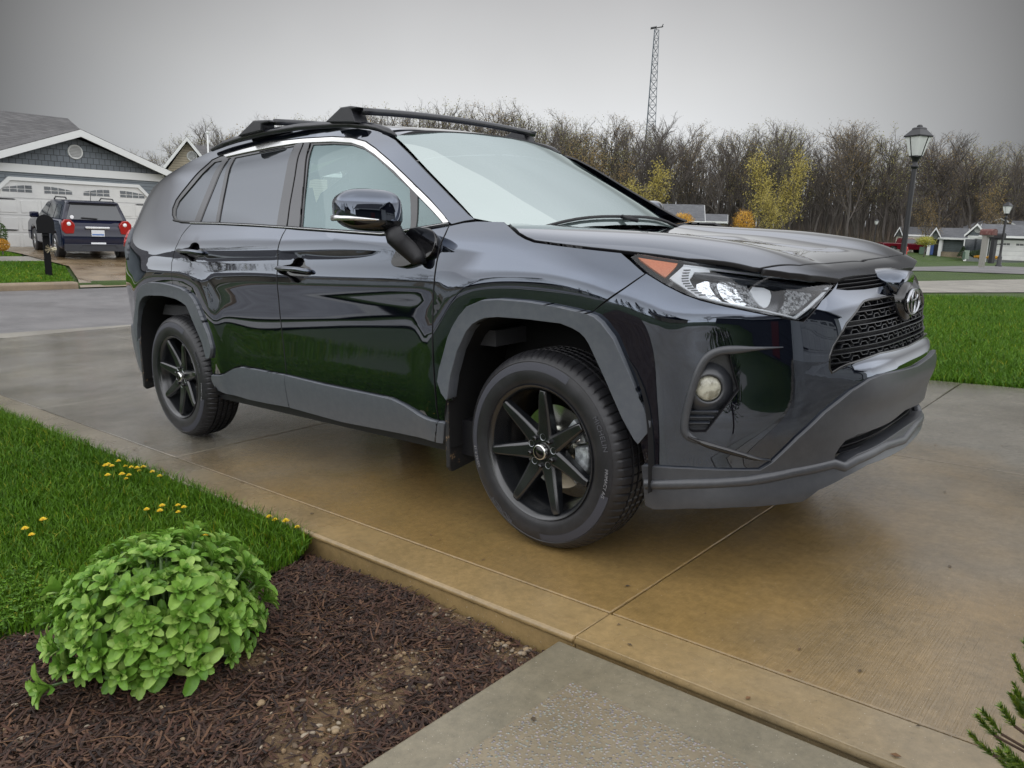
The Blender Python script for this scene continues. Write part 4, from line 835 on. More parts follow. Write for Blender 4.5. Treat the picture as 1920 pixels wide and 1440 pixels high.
def grass_mat(name, base, blade=False):
    m = bpy.data.materials.new(name); m.use_nodes = True; nt = m.node_tree; N = nt.nodes; L = nt.links; b = N['Principled BSDF']
    tc = N.new('ShaderNodeTexCoord'); n1 = N.new('ShaderNodeTexNoise'); n1.inputs['Scale'].default_value = .55; n1.inputs['Detail'].default_value = 5; L.new(tc.outputs['Object'], n1.inputs[0])
    n2 = N.new('ShaderNodeTexNoise'); n2.inputs['Scale'].default_value = 38 if not blade else 9; n2.inputs['Detail'].default_value = 6; n2.inputs['Roughness'].default_value = .75; L.new(tc.outputs['Object'], n2.inputs[0])
    r1 = N.new('ShaderNodeValToRGB'); c = r1.color_ramp; c.elements[0].position = .3; c.elements[0].color = (*[k * .62 for k in base], 1); c.elements[1].position = .72; c.elements[1].color = (base[0] * 1.7, base[1] * 1.35, base[2] * 1.0, 1)
    src = n2.outputs[0]
    if blade:
        g_ = N.new('ShaderNodeNewGeometry'); src = g_.outputs['Random Per Island']; c.elements[0].position = .0; c.elements[1].position = 1.0
        e = c.elements.new(.93); e.color = (base[0] * 1.5, base[1] * 1.3, base[2] * 1.1, 1); c.elements[2].color = (base[0] * 4.2, base[1] * 1.6, base[2] * 2.2, 1)
    L.new(src, r1.inputs[0]); x = N.new('ShaderNodeMixRGB'); x.blend_type = 'MULTIPLY'; x.inputs[0].default_value = .8
    r2 = N.new('ShaderNodeValToRGB'); r2.color_ramp.elements[0].position = .3; r2.color_ramp.elements[0].color = (.62, .72, .6, 1); r2.color_ramp.elements[1].position = .7; r2.color_ramp.elements[1].color = (1.25, 1.15, .9, 1)
    L.new(n1.outputs[0], r2.inputs[0]); L.new(r1.outputs[0], x.inputs[1]); L.new(r2.outputs[0], x.inputs[2]); L.new(x.outputs[0], b.inputs['Base Color'])
    b.inputs['Roughness'].default_value = .55; b.inputs['Specular IOR Level'].default_value = .25
    if not blade:
        bp = N.new('ShaderNodeBump'); bp.inputs['Strength'].default_value = .9; bp.inputs['Distance'].default_value = .05; L.new(n2.outputs[0], bp.inputs['Height']); L.new(bp.outputs[0], b.inputs['Normal'])
    return m
M['lawn'] = grass_mat('lawn_turf', (0.034, 0.078, 0.006)); M['blade'] = grass_mat('grass_blades', (0.070, 0.175, 0.010), True)
def concrete_mat(name, dry, wet, wetr=(.25, .6), aggregate=0, brush=0, warm=None, off=(0, 0, 0)):
    m = bpy.data.materials.new(name); m.use_nodes = True; nt = m.node_tree; N = nt.nodes; L = nt.links; b = N['Principled BSDF']
    tc = N.new('ShaderNodeTexCoord'); mp = N.new('ShaderNodeMapping'); mp.inputs['Location'].default_value = off; L.new(tc.outputs['Object'], mp.inputs[0])
    def noise(s, d=6, r=.6, sc=None):
        n = N.new('ShaderNodeTexNoise'); n.inputs['Scale'].default_value = s; n.inputs['Detail'].default_value = d; n.inputs['Roughness'].default_value = r
        if sc: q = N.new('ShaderNodeMapping'); q.inputs['Scale'].default_value = sc; L.new(mp.outputs[0], q.inputs[0]); L.new(q.outputs[0], n.inputs[0])
        else: L.new(mp.outputs[0], n.inputs[0])
        return n
    def rng(src, a, b_, c=0, d=1):
        r = N.new('ShaderNodeMapRange'); r.inputs[1].default_value = a; r.inputs[2].default_value = b_; r.inputs[3].default_value = c; r.inputs[4].default_value = d; L.new(src, r.inputs[0]); return r.outputs[0]
    def mix(f, a, b_, t='MIX'):
        x = N.new('ShaderNodeMixRGB'); x.blend_type = t
        for i, v in ((0, f), (1, a), (2, b_)):
            if isinstance(v, (int, float)): x.inputs[i].default_value = v
            elif isinstance(v, tuple): x.inputs[i].default_value = (*v, 1)
            else: L.new(v, x.inputs[i])
        return x.outputs[0]
    w = noise(.9, 5, .55); wf = rng(w.outputs[0], .38, .62); col = mix(wf, dry, wet)
    if warm:                                   # iron-stained, rusty-gold part of the slab around the near wheels
        v = N.new('ShaderNodeVectorMath'); v.operation = 'DISTANCE'; L.new(mp.outputs[0], v.inputs[0]); v.inputs[1].default_value = (warm[0], warm[1], 0)
        nz = noise(1.3, 4); ad = N.new('ShaderNodeMath'); ad.operation = 'MULTIPLY_ADD'; L.new(nz.outputs[0], ad.inputs[0]); ad.inputs[1].default_value = 2.0; L.new(v.outputs['Value'], ad.inputs[2])
        f = rng(ad.outputs[0], warm[2], warm[3], 1, 0); col = mix(f, col, warm[4])
    f0 = noise(4.5, 7, .7); col = mix(.6, col, rng_col(N, L, f0.outputs[0], (.72, .73, .72), (1.22, 1.2, 1.17)), 'MULTIPLY')
    f1 = noise(34, 8, .75); col = mix(.75, col, rng_col(N, L, f1.outputs[0], (.70, .70, .68), (1.24, 1.22, 1.18)), 'MULTIPLY')
    sp = noise(260 if not aggregate else 150, 3, .6); spf = rng(sp.outputs[0], .66, .72); col = mix(spf, col, (.05, .04, .03))
    sp2 = noise(200, 2, .5); col = mix(rng(sp2.outputs[0], .70, .76, 0, .6), col, (.62, .58, .50))
    bumpsrc = f1.outputs[0]
    if aggregate:
        vo = N.new('ShaderNodeTexVoronoi'); vo.inputs['Scale'].default_value = aggregate; L.new(mp.outputs[0], vo.inputs[0])
        pc = mix(.65, (.36, .31, .215), vo.outputs['Color'], 'MULTIPLY'); pf = rng(vo.outputs['Distance'], .25, .45, 1, 0)
        hs_ = N.new('ShaderNodeHueSaturation'); hs_.inputs['Saturation'].default_value = .25; hs_.inputs['Value'].default_value = .95; L.new(pc, hs_.inputs['Color'])
        col = mix(pf, mix(.35, col, (.12, .10, .07)), hs_.outputs[0]); bumpsrc = pf
    L.new(col, b.inputs['Base Color']); b.inputs['IOR'].default_value = 1.65
    rr = noise(1.1, 5, .6); L.new(rng(rr.outputs[0], .38, .62, wetr[0], wetr[1]), b.inputs['Roughness'])
    bp = N.new('ShaderNodeBump'); bp.inputs['Strength'].default_value = .22 if not aggregate else .6; bp.inputs['Distance'].default_value = .004; L.new(bumpsrc, bp.inputs['Height'])
    if brush:
        br = noise(brush, 3, .6, (1.0, .02, 1)); b2 = N.new('ShaderNodeBump'); b2.inputs['Strength'].default_value = .8; b2.inputs['Distance'].default_value = .002; L.new(br.outputs[0], b2.inputs['Height']); L.new(bp.outputs[0], b2.inputs['Normal']); L.new(b2.outputs[0], b.inputs['Normal'])
    else: L.new(bp.outputs[0], b.inputs['Normal'])
    return m
def rng_col(N, L, src, a, b_):
    r = N.new('ShaderNodeValToRGB'); r.color_ramp.elements[0].position = .3; r.color_ramp.elements[0].color = (*a, 1); r.color_ramp.elements[1].position = .7; r.color_ramp.elements[1].color = (*b_, 1); L.new(src, r.inputs[0]); return r.outputs[0]
M['slab'] = concrete_mat('wet_driveway_concrete', (.205, .190, .160), (.115, .104, .083), (.03, .19), brush=260, warm=(-.15, -.80, 1.8, 3.4, (.275, .182, .072)))
M['edge'] = concrete_mat('driveway_edge_band', (.235, .205, .155), (.17, .145, .10), (.15, .4), warm=(-.2, -.85, 1.7, 3.0, (.32, .225, .105)))
M['walk2'] = concrete_mat('smooth_walk_border', (.225, .20, .145), (.17, .148, .10), (.3, .5))
M['agg'] = concrete_mat('exposed_aggregate', (.30, .25, .17), (.21, .17, .11), (.3, .55), aggregate=120)
M['walk'] = concrete_mat('pale_walk', (.28, .265, .23), (.21, .195, .17), (.35, .6))
M['asph'] = concrete_mat('worn_asphalt', (.15, .145, .15), (.105, .10, .105), (.4, .65), off=(7, 3, 0))
M['joint'] = mat('joint_dirt', (.035, .026, .016), .9)
M['sand'] = mat('sandy_soil', (.19, .125, .062), .9, noise=(14, (.09, .055, .03), .4, .62), bump=(60, 1.0, .02))
M['soil'] = mat('garden_soil', (.050, .026, .014), .85, noise=(3.2, (.12, .075, .04), .55, .7), bump=(70, 1.0, .03))

def world_sheet(name, poly, off, m, kind='structure', res=1.0, edge=.7, skirt=0):
    P, Tt = triangulate(resample(poly, edge), (), res); V = [(x, y, float(T(x, y)) + off) for x, y in P]
    F = [tuple(t) if np.cross(np.array(P[t[1]]) - P[t[0]], np.array(P[t[2]]) - P[t[0]]) > 0 else tuple(t[::-1]) for t in Tt]
    if skirt:
        q = resample(poly, edge); n = len(V); V += [(x, y, float(T(x, y)) + off) for x, y in q] + [(x, y, float(T(x, y)) + off - skirt) for x, y in q]; k = len(q)
        F += [(n + i, n + (i + 1) % k, n + k + (i + 1) % k, n + k + i) for i in range(k)]
    o = mesh_obj(name, V, F, m, None, False); tag(o, kind=kind); return o
# terrain: one sheet to the horizon, finer near the street
xs = np.unique(np.concatenate([np.linspace(-900, -60, 12), np.arange(-60, 30, 1.0), np.linspace(30, 700, 12), [-16.95, -17.2]])); ys = np.unique(np.concatenate([np.linspace(-500, -60, 8), np.arange(-60, 70, 1.5), np.linspace(70, 1200, 14)]))
gx, gy_ = np.meshgrid(xs, ys); hill = sm(140, 420, np.hypot(gx, gy_)) * 6.0
near = (gx > -10) & (gx < 9) & (gy_ > -8) & (gy_ < 12)
gz_ = T(gx, gy_) - .035 - near * .12; V = np.stack([gx, gy_, gz_], -1).reshape(-1, 3); nx = len(xs); F = [(j * nx + i, j * nx + i + 1, (j + 1) * nx + i + 1, (j + 1) * nx + i) for j in range(len(ys) - 1) for i in range(nx - 1)]
gnd = mesh_obj('ground', V, F, M['lawn'], None, True); tag(gnd, kind='structure')
# driveway slabs (car frame), cut at the joints, every slab with an arrised edge
def slabs(name, xs, ys, m, z=0.0, thick=.12, gap=.007, bev=.004, bevm=None):
    mb = MB()
    for x0, x1 in zip(xs[:-1], xs[1:]):
        for y0, y1 in zip(ys[:-1], ys[1:]):
            h = gap / 2; mb.box(((x0 + x1) / 2, (y0 + y1) / 2, z - thick / 2), (x1 - x0 - gap, y1 - y0 - gap, thick))
    o = mb.build(name, m); bevel(o, bev, 2); o.matrix_world = TILT; tag(o, kind='structure'); return o
jx = [-9.9, -8.1, -6.35, -4.35, -2.30, .46, 3.2, 6.0, 8.8]
slabs('driveway', jx, [-1.135, 1.08, 3.30], M['slab'])
slabs('driveway_edge', jx, [-1.31, -1.137], M['edge'], gap=.004, bev=.0025)
rb = MB(); rb.tube([(-9.9, -1.305, -.012), (.455, -1.305, -.012)], .012, 8); rb.tube([(.465, -1.305, -.012), (8.8, -1.305, -.012)], .012, 8); o = rb.build('driveway_nosing', M['edge'], None, True); o.matrix_world = TILT; tag(o, kind='structure')
o = MB().box((-.5, 1.0, -.11), (18.6, 4.55, .12)).build('joint_bed', M['joint']); o.matrix_world = TILT; tag(o, kind='structure')
o = MB().box((2.5, -3.7, -.13), (4.0, 4.9, .12)).build('joint_bed', M['joint']); o.matrix_world = TILT; tag(o, kind='structure')
def flat(name, poly, z, m, th=.10, bev=.006):
    mb = MB(); mb.prism(poly, z - th, z, 2); o = mb.build(name, m); bevel(o, bev, 3); o.matrix_world = TILT; tag(o, kind='structure'); return o
wk = [(.425, -1.335), (4.2, -1.335), (4.2, -2.9), (4.2, -6.5), (.40, -6.5)]
flat('walkway', wk, -.012, M['walk2'] if 'walk2' in M else M['edge'])
wi = [(.58, -1.48), (1.6, -1.50), (4.0, -1.50), (4.0, -6.3), (.58, -6.3), (.55, -2.2)]
P, Tt = triangulate(resample(wi, .1), (), .25); o = mesh_obj('walkway_aggregate', [(x, y, -.0085) for x, y in P], Tt, M['agg']); o.matrix_world = TILT; tag(o, kind='structure')
# street, kerb, pavements, neighbour's drive
ST = -.53
o = world_sheet('street', [(-16.9, -150), (-10.35, -150), (-10.35, 38), (-8.5, 42), (-4, 45.5), (6, 48), (40, 49), (40, 66), (2, 66), (-9, 60), (-15, 50), (-16.9, 40)], .0, M['asph'], res=3, edge=2)
o = world_sheet('gutter', [(-10.34, -150), (-9.88, -150), (-9.88, 38), (-10.34, 38)], .010, M['walk'], res=3, edge=2)
kb = MB(); kb.box((-17.05, -53.2, ST + .03), (.28, 113.6, .24)); kb.box((-17.05, 33, ST + .03), (.28, 40.0, .24)); kbm = concrete_mat('kerb_stone', (.26, .20, .13), (.17, .12, .07), (.4, .6)); ko = kb.build('kerb', kbm); bevel(ko, .05, 3); tag(ko, kind='structure')
world_sheet('pavement', [(-23.0, -100), (-21.7, -100), (-21.7, 60), (-23.0, 60)], .0, M['walk'], res=2, edge=1.5)
drv = world_sheet('driveway', [(-17.0, 3.65), (-18.6, 4.1), (-20.2, 4.55), (-27.6, 4.35), (-27.6, 11), (-17.0, 13)], .02, concrete_mat('brown_wet_drive', (.23, .17, .10), (.14, .095, .05), (.2, .5)), res=1.2, edge=.6)
world_sheet('pavement', [(-9.2, -100), (-8.35, -100), (-8.35, -1.6), (-9.2, -1.6)], .0, M['walk'], res=2, edge=1.5)
nd = [at_T(*p)[:2] for p in ((1700, 527), (1925, 523), (1990, 522), (1990, 550), (1925, 547.5), (1700, 548))]; world_sheet('driveway', nd, -.01, M['walk'], res=2, edge=1.2)
nd = [at_T(*p)[:2] for p in ((1725, 508), (1925, 505), (1990, 505), (1990, 511), (1925, 511), (1730, 512))]
# near lawn and bed (car frame sheets)
def on0(px, py):
    d = ray_dir(px, py); p = CAM + d * ((-.05 - CAM[2]) / d[2]); return (float(p[0]), float(p[1]))
bedP = [(.40, -1.325), (.40, -7.5), (-1.15, -7.5), (-1.02, -2.9), (-.90, -2.35), (-.80, -2.08), (-.70, -1.80), (-.64, -1.62), (-.70, -1.45), (-.80, -1.325)]
P, Tt = triangulate(resample(bedP, .04), (), .024)
rs = np.random.RandomState(3)
def soilz(x, y): return -.055 + .018 * np.sin(x * 5.1 + y * 3) * np.sin(y * 4.3) + .008 * np.sin(x * 17 + 2) * np.sin(y * 19) - .02 * sm(-1.5, -1.34, y)
V = [(x, y, float(soilz(x, y)) + rs.uniform(-.004, .004)) for x, y in P]; sandc = [on0(*q) + (r_,) for q, r_ in (((600, 1345), .13), ((470, 1235), .085), ((700, 1300), .10), ((560, 1420), .10), ((860, 1140), .12), ((960, 1210), .10), ((760, 1240), .09))]
def bare_at(x, y): return max(np.exp(-(((x - a) ** 2 + (y - b) ** 2) / r_ ** 2)) for a, b, r_ in sandc) + .22 * math.sin(x * 33 + y * 17) * math.sin(y * 29 - x * 15) + .12 * math.sin(x * 71) * math.sin(y * 83)
o = mesh_obj('flower_bed_soil', V, Tt, M['soil'], None, True, mats=[M['soil'], M['sand']], fmat=[1 if bare_at(*P[list(t)].mean(0)) > .42 else 0 for t in Tt]); o.matrix_world = TILT; tag(o, kind='structure')
lawnP = [(-9.2, -1.33), (-5.3, -1.16), (-3.7, -1.13), (-2.3, -1.16), (-.80, -1.33), (-.70, -1.45), (-.64, -1.62), (-.70, -1.80), (-.80, -2.08), (-.90, -2.35), (-1.02, -2.9), (-1.15, -7.5), (-9.2, -7.5)]
lawnP = [(x, min(y, -1.315)) for x, y in lawnP]
def patch(name, poly, z): 
    P, Tt = triangulate(resample(poly, .3), (), .3); o = mesh_obj(name, [(x, y, z + .012 * math.sin(x * 1.7) * math.sin(y * 1.3)) for x, y in P], Tt, M['lawn'], None, True); o.matrix_world = TILT; return tag(o, kind='structure')
patch('lawn', lawnP, -.045); rl = [(-9.5, 3.32), (8.5, 3.32), (8.5, 11.5), (-9.5, 11.5)]; patch('lawn', rl, -.03)
lawn_in = np.array(lawnP)
# grass blades
def blades(name, pts, h, w, z0, parent=None, tilt=.45, seed=1):
    rs = np.random.RandomState(seed); n = len(pts); a = rs.uniform(0, 2 * math.pi, n); hh = h * rs.uniform(.55, 1.25, n); ww = w * rs.uniform(.6, 1.3, n)
    ld = rs.uniform(0, 2 * math.pi, n); lm = np.abs(rs.normal(0, tilt, n)) + .08; dx, dy = np.cos(ld) * lm, np.sin(ld) * lm; ux, uy = np.cos(a), np.sin(a)
    base = np.stack([pts[:, 0], pts[:, 1], np.full(n, z0) if np.isscalar(z0) else z0], 1); V = np.zeros((n, 5, 3))
    for k, (f, wk_) in enumerate(((0, 1), (0, -1), (.55, .8), (.55, -.8))):
        V[:, k, 0] = base[:, 0] + dx * hh * f * f + ux * ww * wk_ / 2; V[:, k, 1] = base[:, 1] + dy * hh * f * f + uy * ww * wk_ / 2; V[:, k, 2] = base[:, 2] + hh * f
    V[:, 4, 0] = base[:, 0] + dx * hh; V[:, 4, 1] = base[:, 1] + dy * hh; V[:, 4, 2] = base[:, 2] + hh * (1 - .25 * np.minimum(lm, 1))
    me = bpy.data.meshes.new(name); me.vertices.add(n * 5); me.vertices.foreach_set('co', V.reshape(-1)); idx = np.arange(n)[:, None] * 5
    tri = np.concatenate([idx + [0, 1, 3], idx + [0, 3, 2], idx + [2, 3, 4]], 1).reshape(-1); me.loops.add(len(tri)); me.loops.foreach_set('vertex_index', tri.astype(np.int32))
    me.polygons.add(n * 3); me.polygons.foreach_set('loop_start', (np.arange(n * 3) * 3).astype(np.int32)); me.polygons.foreach_set('loop_total', np.full(n * 3, 3, np.int32)); me.materials.append(M['blade']); me.update(calc_edges=True); me.validate()
    o = bpy.data.objects.new(name, me); C.objects.link(o); o.matrix_world = TILT; return tag(o, kind='stuff')
def scatter(lo, hi, n, keep, seed):
    rs = np.random.RandomState(seed); P = rs.uniform(lo, hi, (n, 2)); return P[keep(P)]
def in_view(P, z=0, m=60):
    d = np.concatenate([P, np.full((len(P), 1), z)], 1) - CAM; zc = d @ FW; x = 960 + FOC * (d @ RT) / zc; y = 720 - FOC * (d @ UP) / zc; return (zc > .3) & (x > -m) & (x < 1920 + m) & (y < 1440 + 2 * m)
def keepL(P): 
    clump = np.sin(P[:, 0] * 7 + 1.3 * np.sin(P[:, 1] * 5)) * np.sin(P[:, 1] * 6 + np.cos(P[:, 0] * 4)); r = np.random.RandomState(5).rand(len(P)); d = np.hypot(P[:, 0] - CAM[0], P[:, 1] - CAM[1])
    return inside(P, lawn_in + [0, .012]) & in_view(P, m=1500) & (r < np.clip((3.2 / d) ** 1.3, .12, 1) * (.75 + .25 * clump) * np.where(in_view(P), 1, .38))
Pg = scatter((-9, -5.2), (-.6, -1.30), 860000, keepL, 11); blades('grass', Pg, .052, .0052, -.045)
wl = Pg[::1]
Pe = scatter((-9, -1.42), (-.72, -1.30), 16000, lambda P: inside(P, lawn_in + [0, .02]), 12); blades('grass', Pe, .075, .005, -.045, seed=4)
def keepR(P): r = np.random.RandomState(6).rand(len(P)); d = np.hypot(P[:, 0] - CAM[0], P[:, 1] - CAM[1]); return in_view(P, m=1600) & (r < np.clip((7 / d) ** 1.1, .2, 1) * np.where(in_view(P, m=20), 1, .25))
Pr = scatter((-7, 3.31), (5.6, 11.4), 640000, keepR, 13); blades('grass', Pr, .085, .008, -.03, seed=7)
# broad clover leaves low in the corner of the lawn
rs = np.random.RandomState(21); cl = MB()
for k in range(900):
    x, y = rs.uniform(-1.35, -.85), rs.uniform(-2.75, -2.05)
    if not inside(np.array([[x, y]]), lawn_in)[0]: continue
    z = -.045 + rs.uniform(.01, .045); s_ = rs.uniform(.006, .012); a0 = rs.uniform(0, 6.28)
    for q in range(3):
        a = a0 + q * 2.094; c_, s2 = math.cos(a), math.sin(a); V = [(x, y, z), (x + c_ * s_ - s2 * s_ * .6, y + s2 * s_ + c_ * s_ * .6, z + .004), (x + c_ * s_ * 1.7, y + s2 * s_ * 1.7, z), (x + c_ * s_ + s2 * s_ * .6, y + s2 * s_ - c_ * s_ * .6, z + .004)]; cl.add(V, [(0, 1, 2, 3)])
o = cl.build('clover', M['blade']); o.matrix_world = TILT; tag(o, kind='stuff')
# mulch, pebbles, twigs
def chip_mat(name, c): 
    m = mat(name, c[0], .8); nt = m.node_tree; N = nt.nodes; L = nt.links; g_ = N.new('ShaderNodeNewGeometry'); r = N.new('ShaderNodeValToRGB'); r.color_ramp.interpolation = 'LINEAR'
    el_ = r.color_ramp.elements; el_[0].color = (*c[0], 1); el_[1].color = (*c[-1], 1)
    for i, q in enumerate(c[1:-1]): e = el_.new((i + 1) / (len(c) - 1)); e.color = (*q, 1)
    L.new(g_.outputs['Random Per Island'], r.inputs[0]); L.new(r.outputs[0], N['Principled BSDF'].inputs['Base Color']); return m
rs = np.random.RandomState(31)
def near_bed(n):
    P = rs.uniform((-1.15, -3.4), (.42, -1.33), (n, 2)); return P[inside(P, np.array(bedP)) & in_view(P)]
mc = MB(); Pm = near_bed(52000); bare = np.array([bare_at(a, b) for a, b in Pm]); Pm = Pm[rs.rand(len(Pm)) > np.clip(bare * 1.15 - .12, 0, .84)]
for x, y in Pm:
    L_ = rs.gamma(2.0, .0045) + .004; w_ = rs.uniform(.0015, .0048); t_ = rs.uniform(.0008, .002); a = rs.uniform(0, 6.28); b_ = rs.normal(0, .35); z = float(soilz(x, y)) + rs.uniform(.000, .012)
    c_, s_ = math.cos(a), math.sin(a); dz = math.sin(b_) * L_; V = [(x + c_ * L_ * i - s_ * w_ * j, y + s_ * L_ * i + c_ * w_ * j, z + dz * i + t_ * (1 - abs(j)) + t_) for i, j in ((-1, -.6), (-.2, -1), (.9, -.5), (1, .3), (.1, 1), (-.9, .7), (0, 0))]
    mc.add(V, [(6, 0, 1), (6, 1, 2), (6, 2, 3), (6, 3, 4), (6, 4, 5), (6, 5, 0)])
o = mc.build('bark_mulch', chip_mat('bark_chips', [(.012, .007, .005), (.032, .015, .010), (.070, .028, .015), (.022, .012, .009), (.13, .065, .034), (.050, .032, .022)])); o.matrix_world = TILT; tag(o, kind='stuff')
pb = MB(); ico = bmesh.new(); bmesh.ops.create_icosphere(ico, subdivisions=2, radius=1); IV = np.array([v.co[:] for v in ico.verts]); IF = [tuple(v.index for v in f.verts) for f in ico.faces]; ico.free()
PB = near_bed(9000); PB = PB[rs.rand(len(PB)) < np.clip(np.array([bare_at(a, b) for a, b in PB]) * .9 + .10, .06, 1)]
for k, (x, y) in enumerate(PB):
    r = rs.gamma(1.6, .0022) + .0022; r = min(r * .8, .011)
    if rs.rand() < .003: r = rs.uniform(.010, .016)
    s_ = np.array([rs.uniform(.8, 1.4), rs.uniform(.7, 1), rs.uniform(.45, .75)]) * r; a = rs.uniform(0, 6.28); V = IV * s_ * (1 + .10 * np.sin(IV[:, [1, 2, 0]] * 4 + k)); V = V @ np.array([[math.cos(a), math.sin(a), 0], [-math.sin(a), math.cos(a), 0], [0, 0, 1]])
    pb.add(V + [x, y, float(soilz(x, y)) + .004 + s_[2] * .3], IF)
o = pb.build('pebbles', chip_mat('pebble_stone', [(.08, .06, .045), (.22, .145, .075), (.30, .22, .13), (.13, .10, .075), (.36, .30, .22), (.18, .11, .055)]), None, True); o.matrix_world = TILT; tag(o, kind='stuff')
tw = MB()
for k in range(60):
    x, y = rs.uniform(-.6, .38), rs.uniform(-2.6, -1.4); a = rs.uniform(0, 6.28); P = []
    for i in range(7): P.append((x, y, float(soilz(x, y)) + .012 + .004 * math.sin(i))); a += rs.normal(0, .25); x += math.cos(a) * .022; y += math.sin(a) * .022
    tw.tube(P, .0009, 4)
o = tw.build('dry_twigs', mat('dry_stem', (.17, .09, .04), .8)); o.matrix_world = TILT; tag(o, kind='stuff')

# dandelions in the grass edge
def dandelion():
    o = empty('dandelion', label='small yellow dandelion in the thick cluster halfway along the lawn edge', cat='flower', group='dandelions in the near lawn'); o.matrix_world = TILT
    m = MB(); m.tube([(0, 0, 0), (.002, 0, .03), (0, .002, .062)], .0013, 5); m.build('stem', mat('flower_stem', (.10, .2, .03), .6), o)
    h = MB()
    for ring, (r, z, n) in enumerate(((.015, .062, 16), (.011, .066, 13), (.006, .069, 9))):
        for k in range(n):
            a = 2 * math.pi * k / n + ring * .3; c_, s_ = math.cos(a), math.sin(a); h.add([(0, 0, z - .003), (c_ * r * .6 - s_ * .0025, s_ * r * .6 + c_ * .0025, z), (c_ * r, s_ * r, z + .002), (c_ * r * .6 + s_ * .0025, s_ * r * .6 - c_ * .0025, z)], [(0, 1, 2, 3)])
    h.build('flower_head', mat('dandelion_yellow', (.85, .62, .02), .6), o); return o
d0 = dandelion(); dspots = []
rs = np.random.RandomState(8)
for (cx, cy, sx_, sy_, n) in ((255, 884, 60, 14, 16), (310, 958, 40, 10, 6), (540, 975, 38, 18, 13), (385, 1005, 14, 6, 2), (430, 925, 40, 20, 3), (60, 1000, 30, 30, 3)):
    for k in range(n):
        d = ray_dir(cx + rs.uniform(-sx_, sx_), cy + rs.uniform(-sy_, sy_)); t = -CAM[2] / d[2]; p = CAM + d * t
        if p[1] < -1.31: dspots.append((p[0], p[1], p[2], cx))
for i, p in enumerate(dspots):
    if i == 0: o = d0
    else:
        o = d0.copy(); C.objects.link(o)
        for ch in d0.children: c_ = ch.copy(); C.objects.link(c_); c_.parent = o
    o['label'] = {255: 'small yellow dandelion in the thick cluster halfway along the lawn edge', 310: 'small yellow dandelion in the loose line just above the stonecrop plant', 540: 'small yellow dandelion in the cluster where lawn, mulch and driveway meet', 385: 'small yellow dandelion peeping over the top of the stonecrop plant', 430: 'small yellow dandelion alone between the two clusters of the lawn', 60: 'small yellow dandelion alone in the grass at the left edge'}[p[3]]
    o.matrix_world = TILT @ Matrix.Translation((p[0], p[1], -.05)) @ Matrix.Rotation(rs.uniform(0, 6), 4, 'Z') @ Matrix.Scale(rs.uniform(.8, 1.15), 4)

# ------------------------------------------------------------------ plants
def leaf(mb, o, dirv, up, L_, W_, cup=.25, curl=.2, nseg=5):
    d = np.array(dirv) / np.linalg.norm(dirv); s_ = np.cross(d, up); s_ /= max(np.linalg.norm(s_), 1e-6); u = np.cross(s_, d); V = []; F = []
    prof = [.20, .48, .82, 1.0, .98, .68]
    for i in range(6):
        t = i / 5; c = np.array(o) + d * L_ * t + u * L_ * curl * math.sin(t * 2.2) - u * L_ * .22 * t * t * t; w = W_ * prof[i] * .5
        V += [c - s_ * w + u * cup * w, c - s_ * w * .4 + u * cup * w * .15, c, c + s_ * w * .4 + u * cup * w * .15, c + s_ * w + u * cup * w]
    V.append(np.array(o) + d * L_ * 1.07 + u * L_ * (curl * math.sin(2.2) - .25))
    for i in range(5):
        for j in range(4): F.append((i * 5 + j, i * 5 + j + 1, (i + 1) * 5 + j + 1, (i + 1) * 5 + j))
    for j in range(4): F.append((25 + j, 26 + j, 30))
    mb.add(V, F)
def sedum():
    rs = np.random.RandomState(17); root = empty('stonecrop_plant', label='round clump of fleshy pale green leaves growing in the mulch bed', cat='plant', mtx=TILT); lv_ = MB(); stm = MB()
    c = np.array([-.455, -2.035, -.04]); n = 240
    for k in range(n):
        f = (k + .5) / n; ct = 1 - f * 1.18; ph = k * 2.399963; st_ = math.sqrt(max(0, 1 - ct * ct)); nrm = np.array([st_ * math.cos(ph), st_ * math.sin(ph), ct]); nrm += rs.normal(0, .05, 3)
        R3 = np.array([.248, .248, .222]) * (1 + .10 * math.sin(ph * 2.3 + ct * 5) + .05 * math.sin(ph * 5 + 2)); p = c + [0, 0, .075] + nrm * R3 * rs.uniform(.93, 1.06); p[2] = max(p[2], c[2] + .03)
        ax_ = nrm * [1, 1, .8] + [0, 0, .35]; ax_ /= np.linalg.norm(ax_); a1 = np.cross(ax_, [0.3, .2, 1]); a1 /= np.linalg.norm(a1); a2 = np.cross(ax_, a1); sz = rs.uniform(.8, 1.2)
        stm.tube([c + [nrm[0] * .06, nrm[1] * .06, 0], (c + p) / 2 + nrm * [.03, .03, 0], p - ax_ * .01], .004, 5)
        for q in range(13):
            a = q * 2.4 + rs.uniform(-.2, .2); lev = q / 12; el_ = 1.32 - lev * .78 + rs.uniform(-.18, .18); dr = (a1 * math.cos(a) + a2 * math.sin(a)) * math.cos(el_) + ax_ * math.sin(el_)
            L_ = (.022 + .034 * lev) * sz * rs.uniform(.8, 1.2); leaf(lv_, p - ax_ * .020 * lev, dr, ax_, L_, L_ * .46, cup=.55, curl=.14)
    lf = lv_.build('leaves', M['sedum'], root, True); stm.build('stems', mat('sedum_stem', (.10, .17, .05), .5), root, True); return root
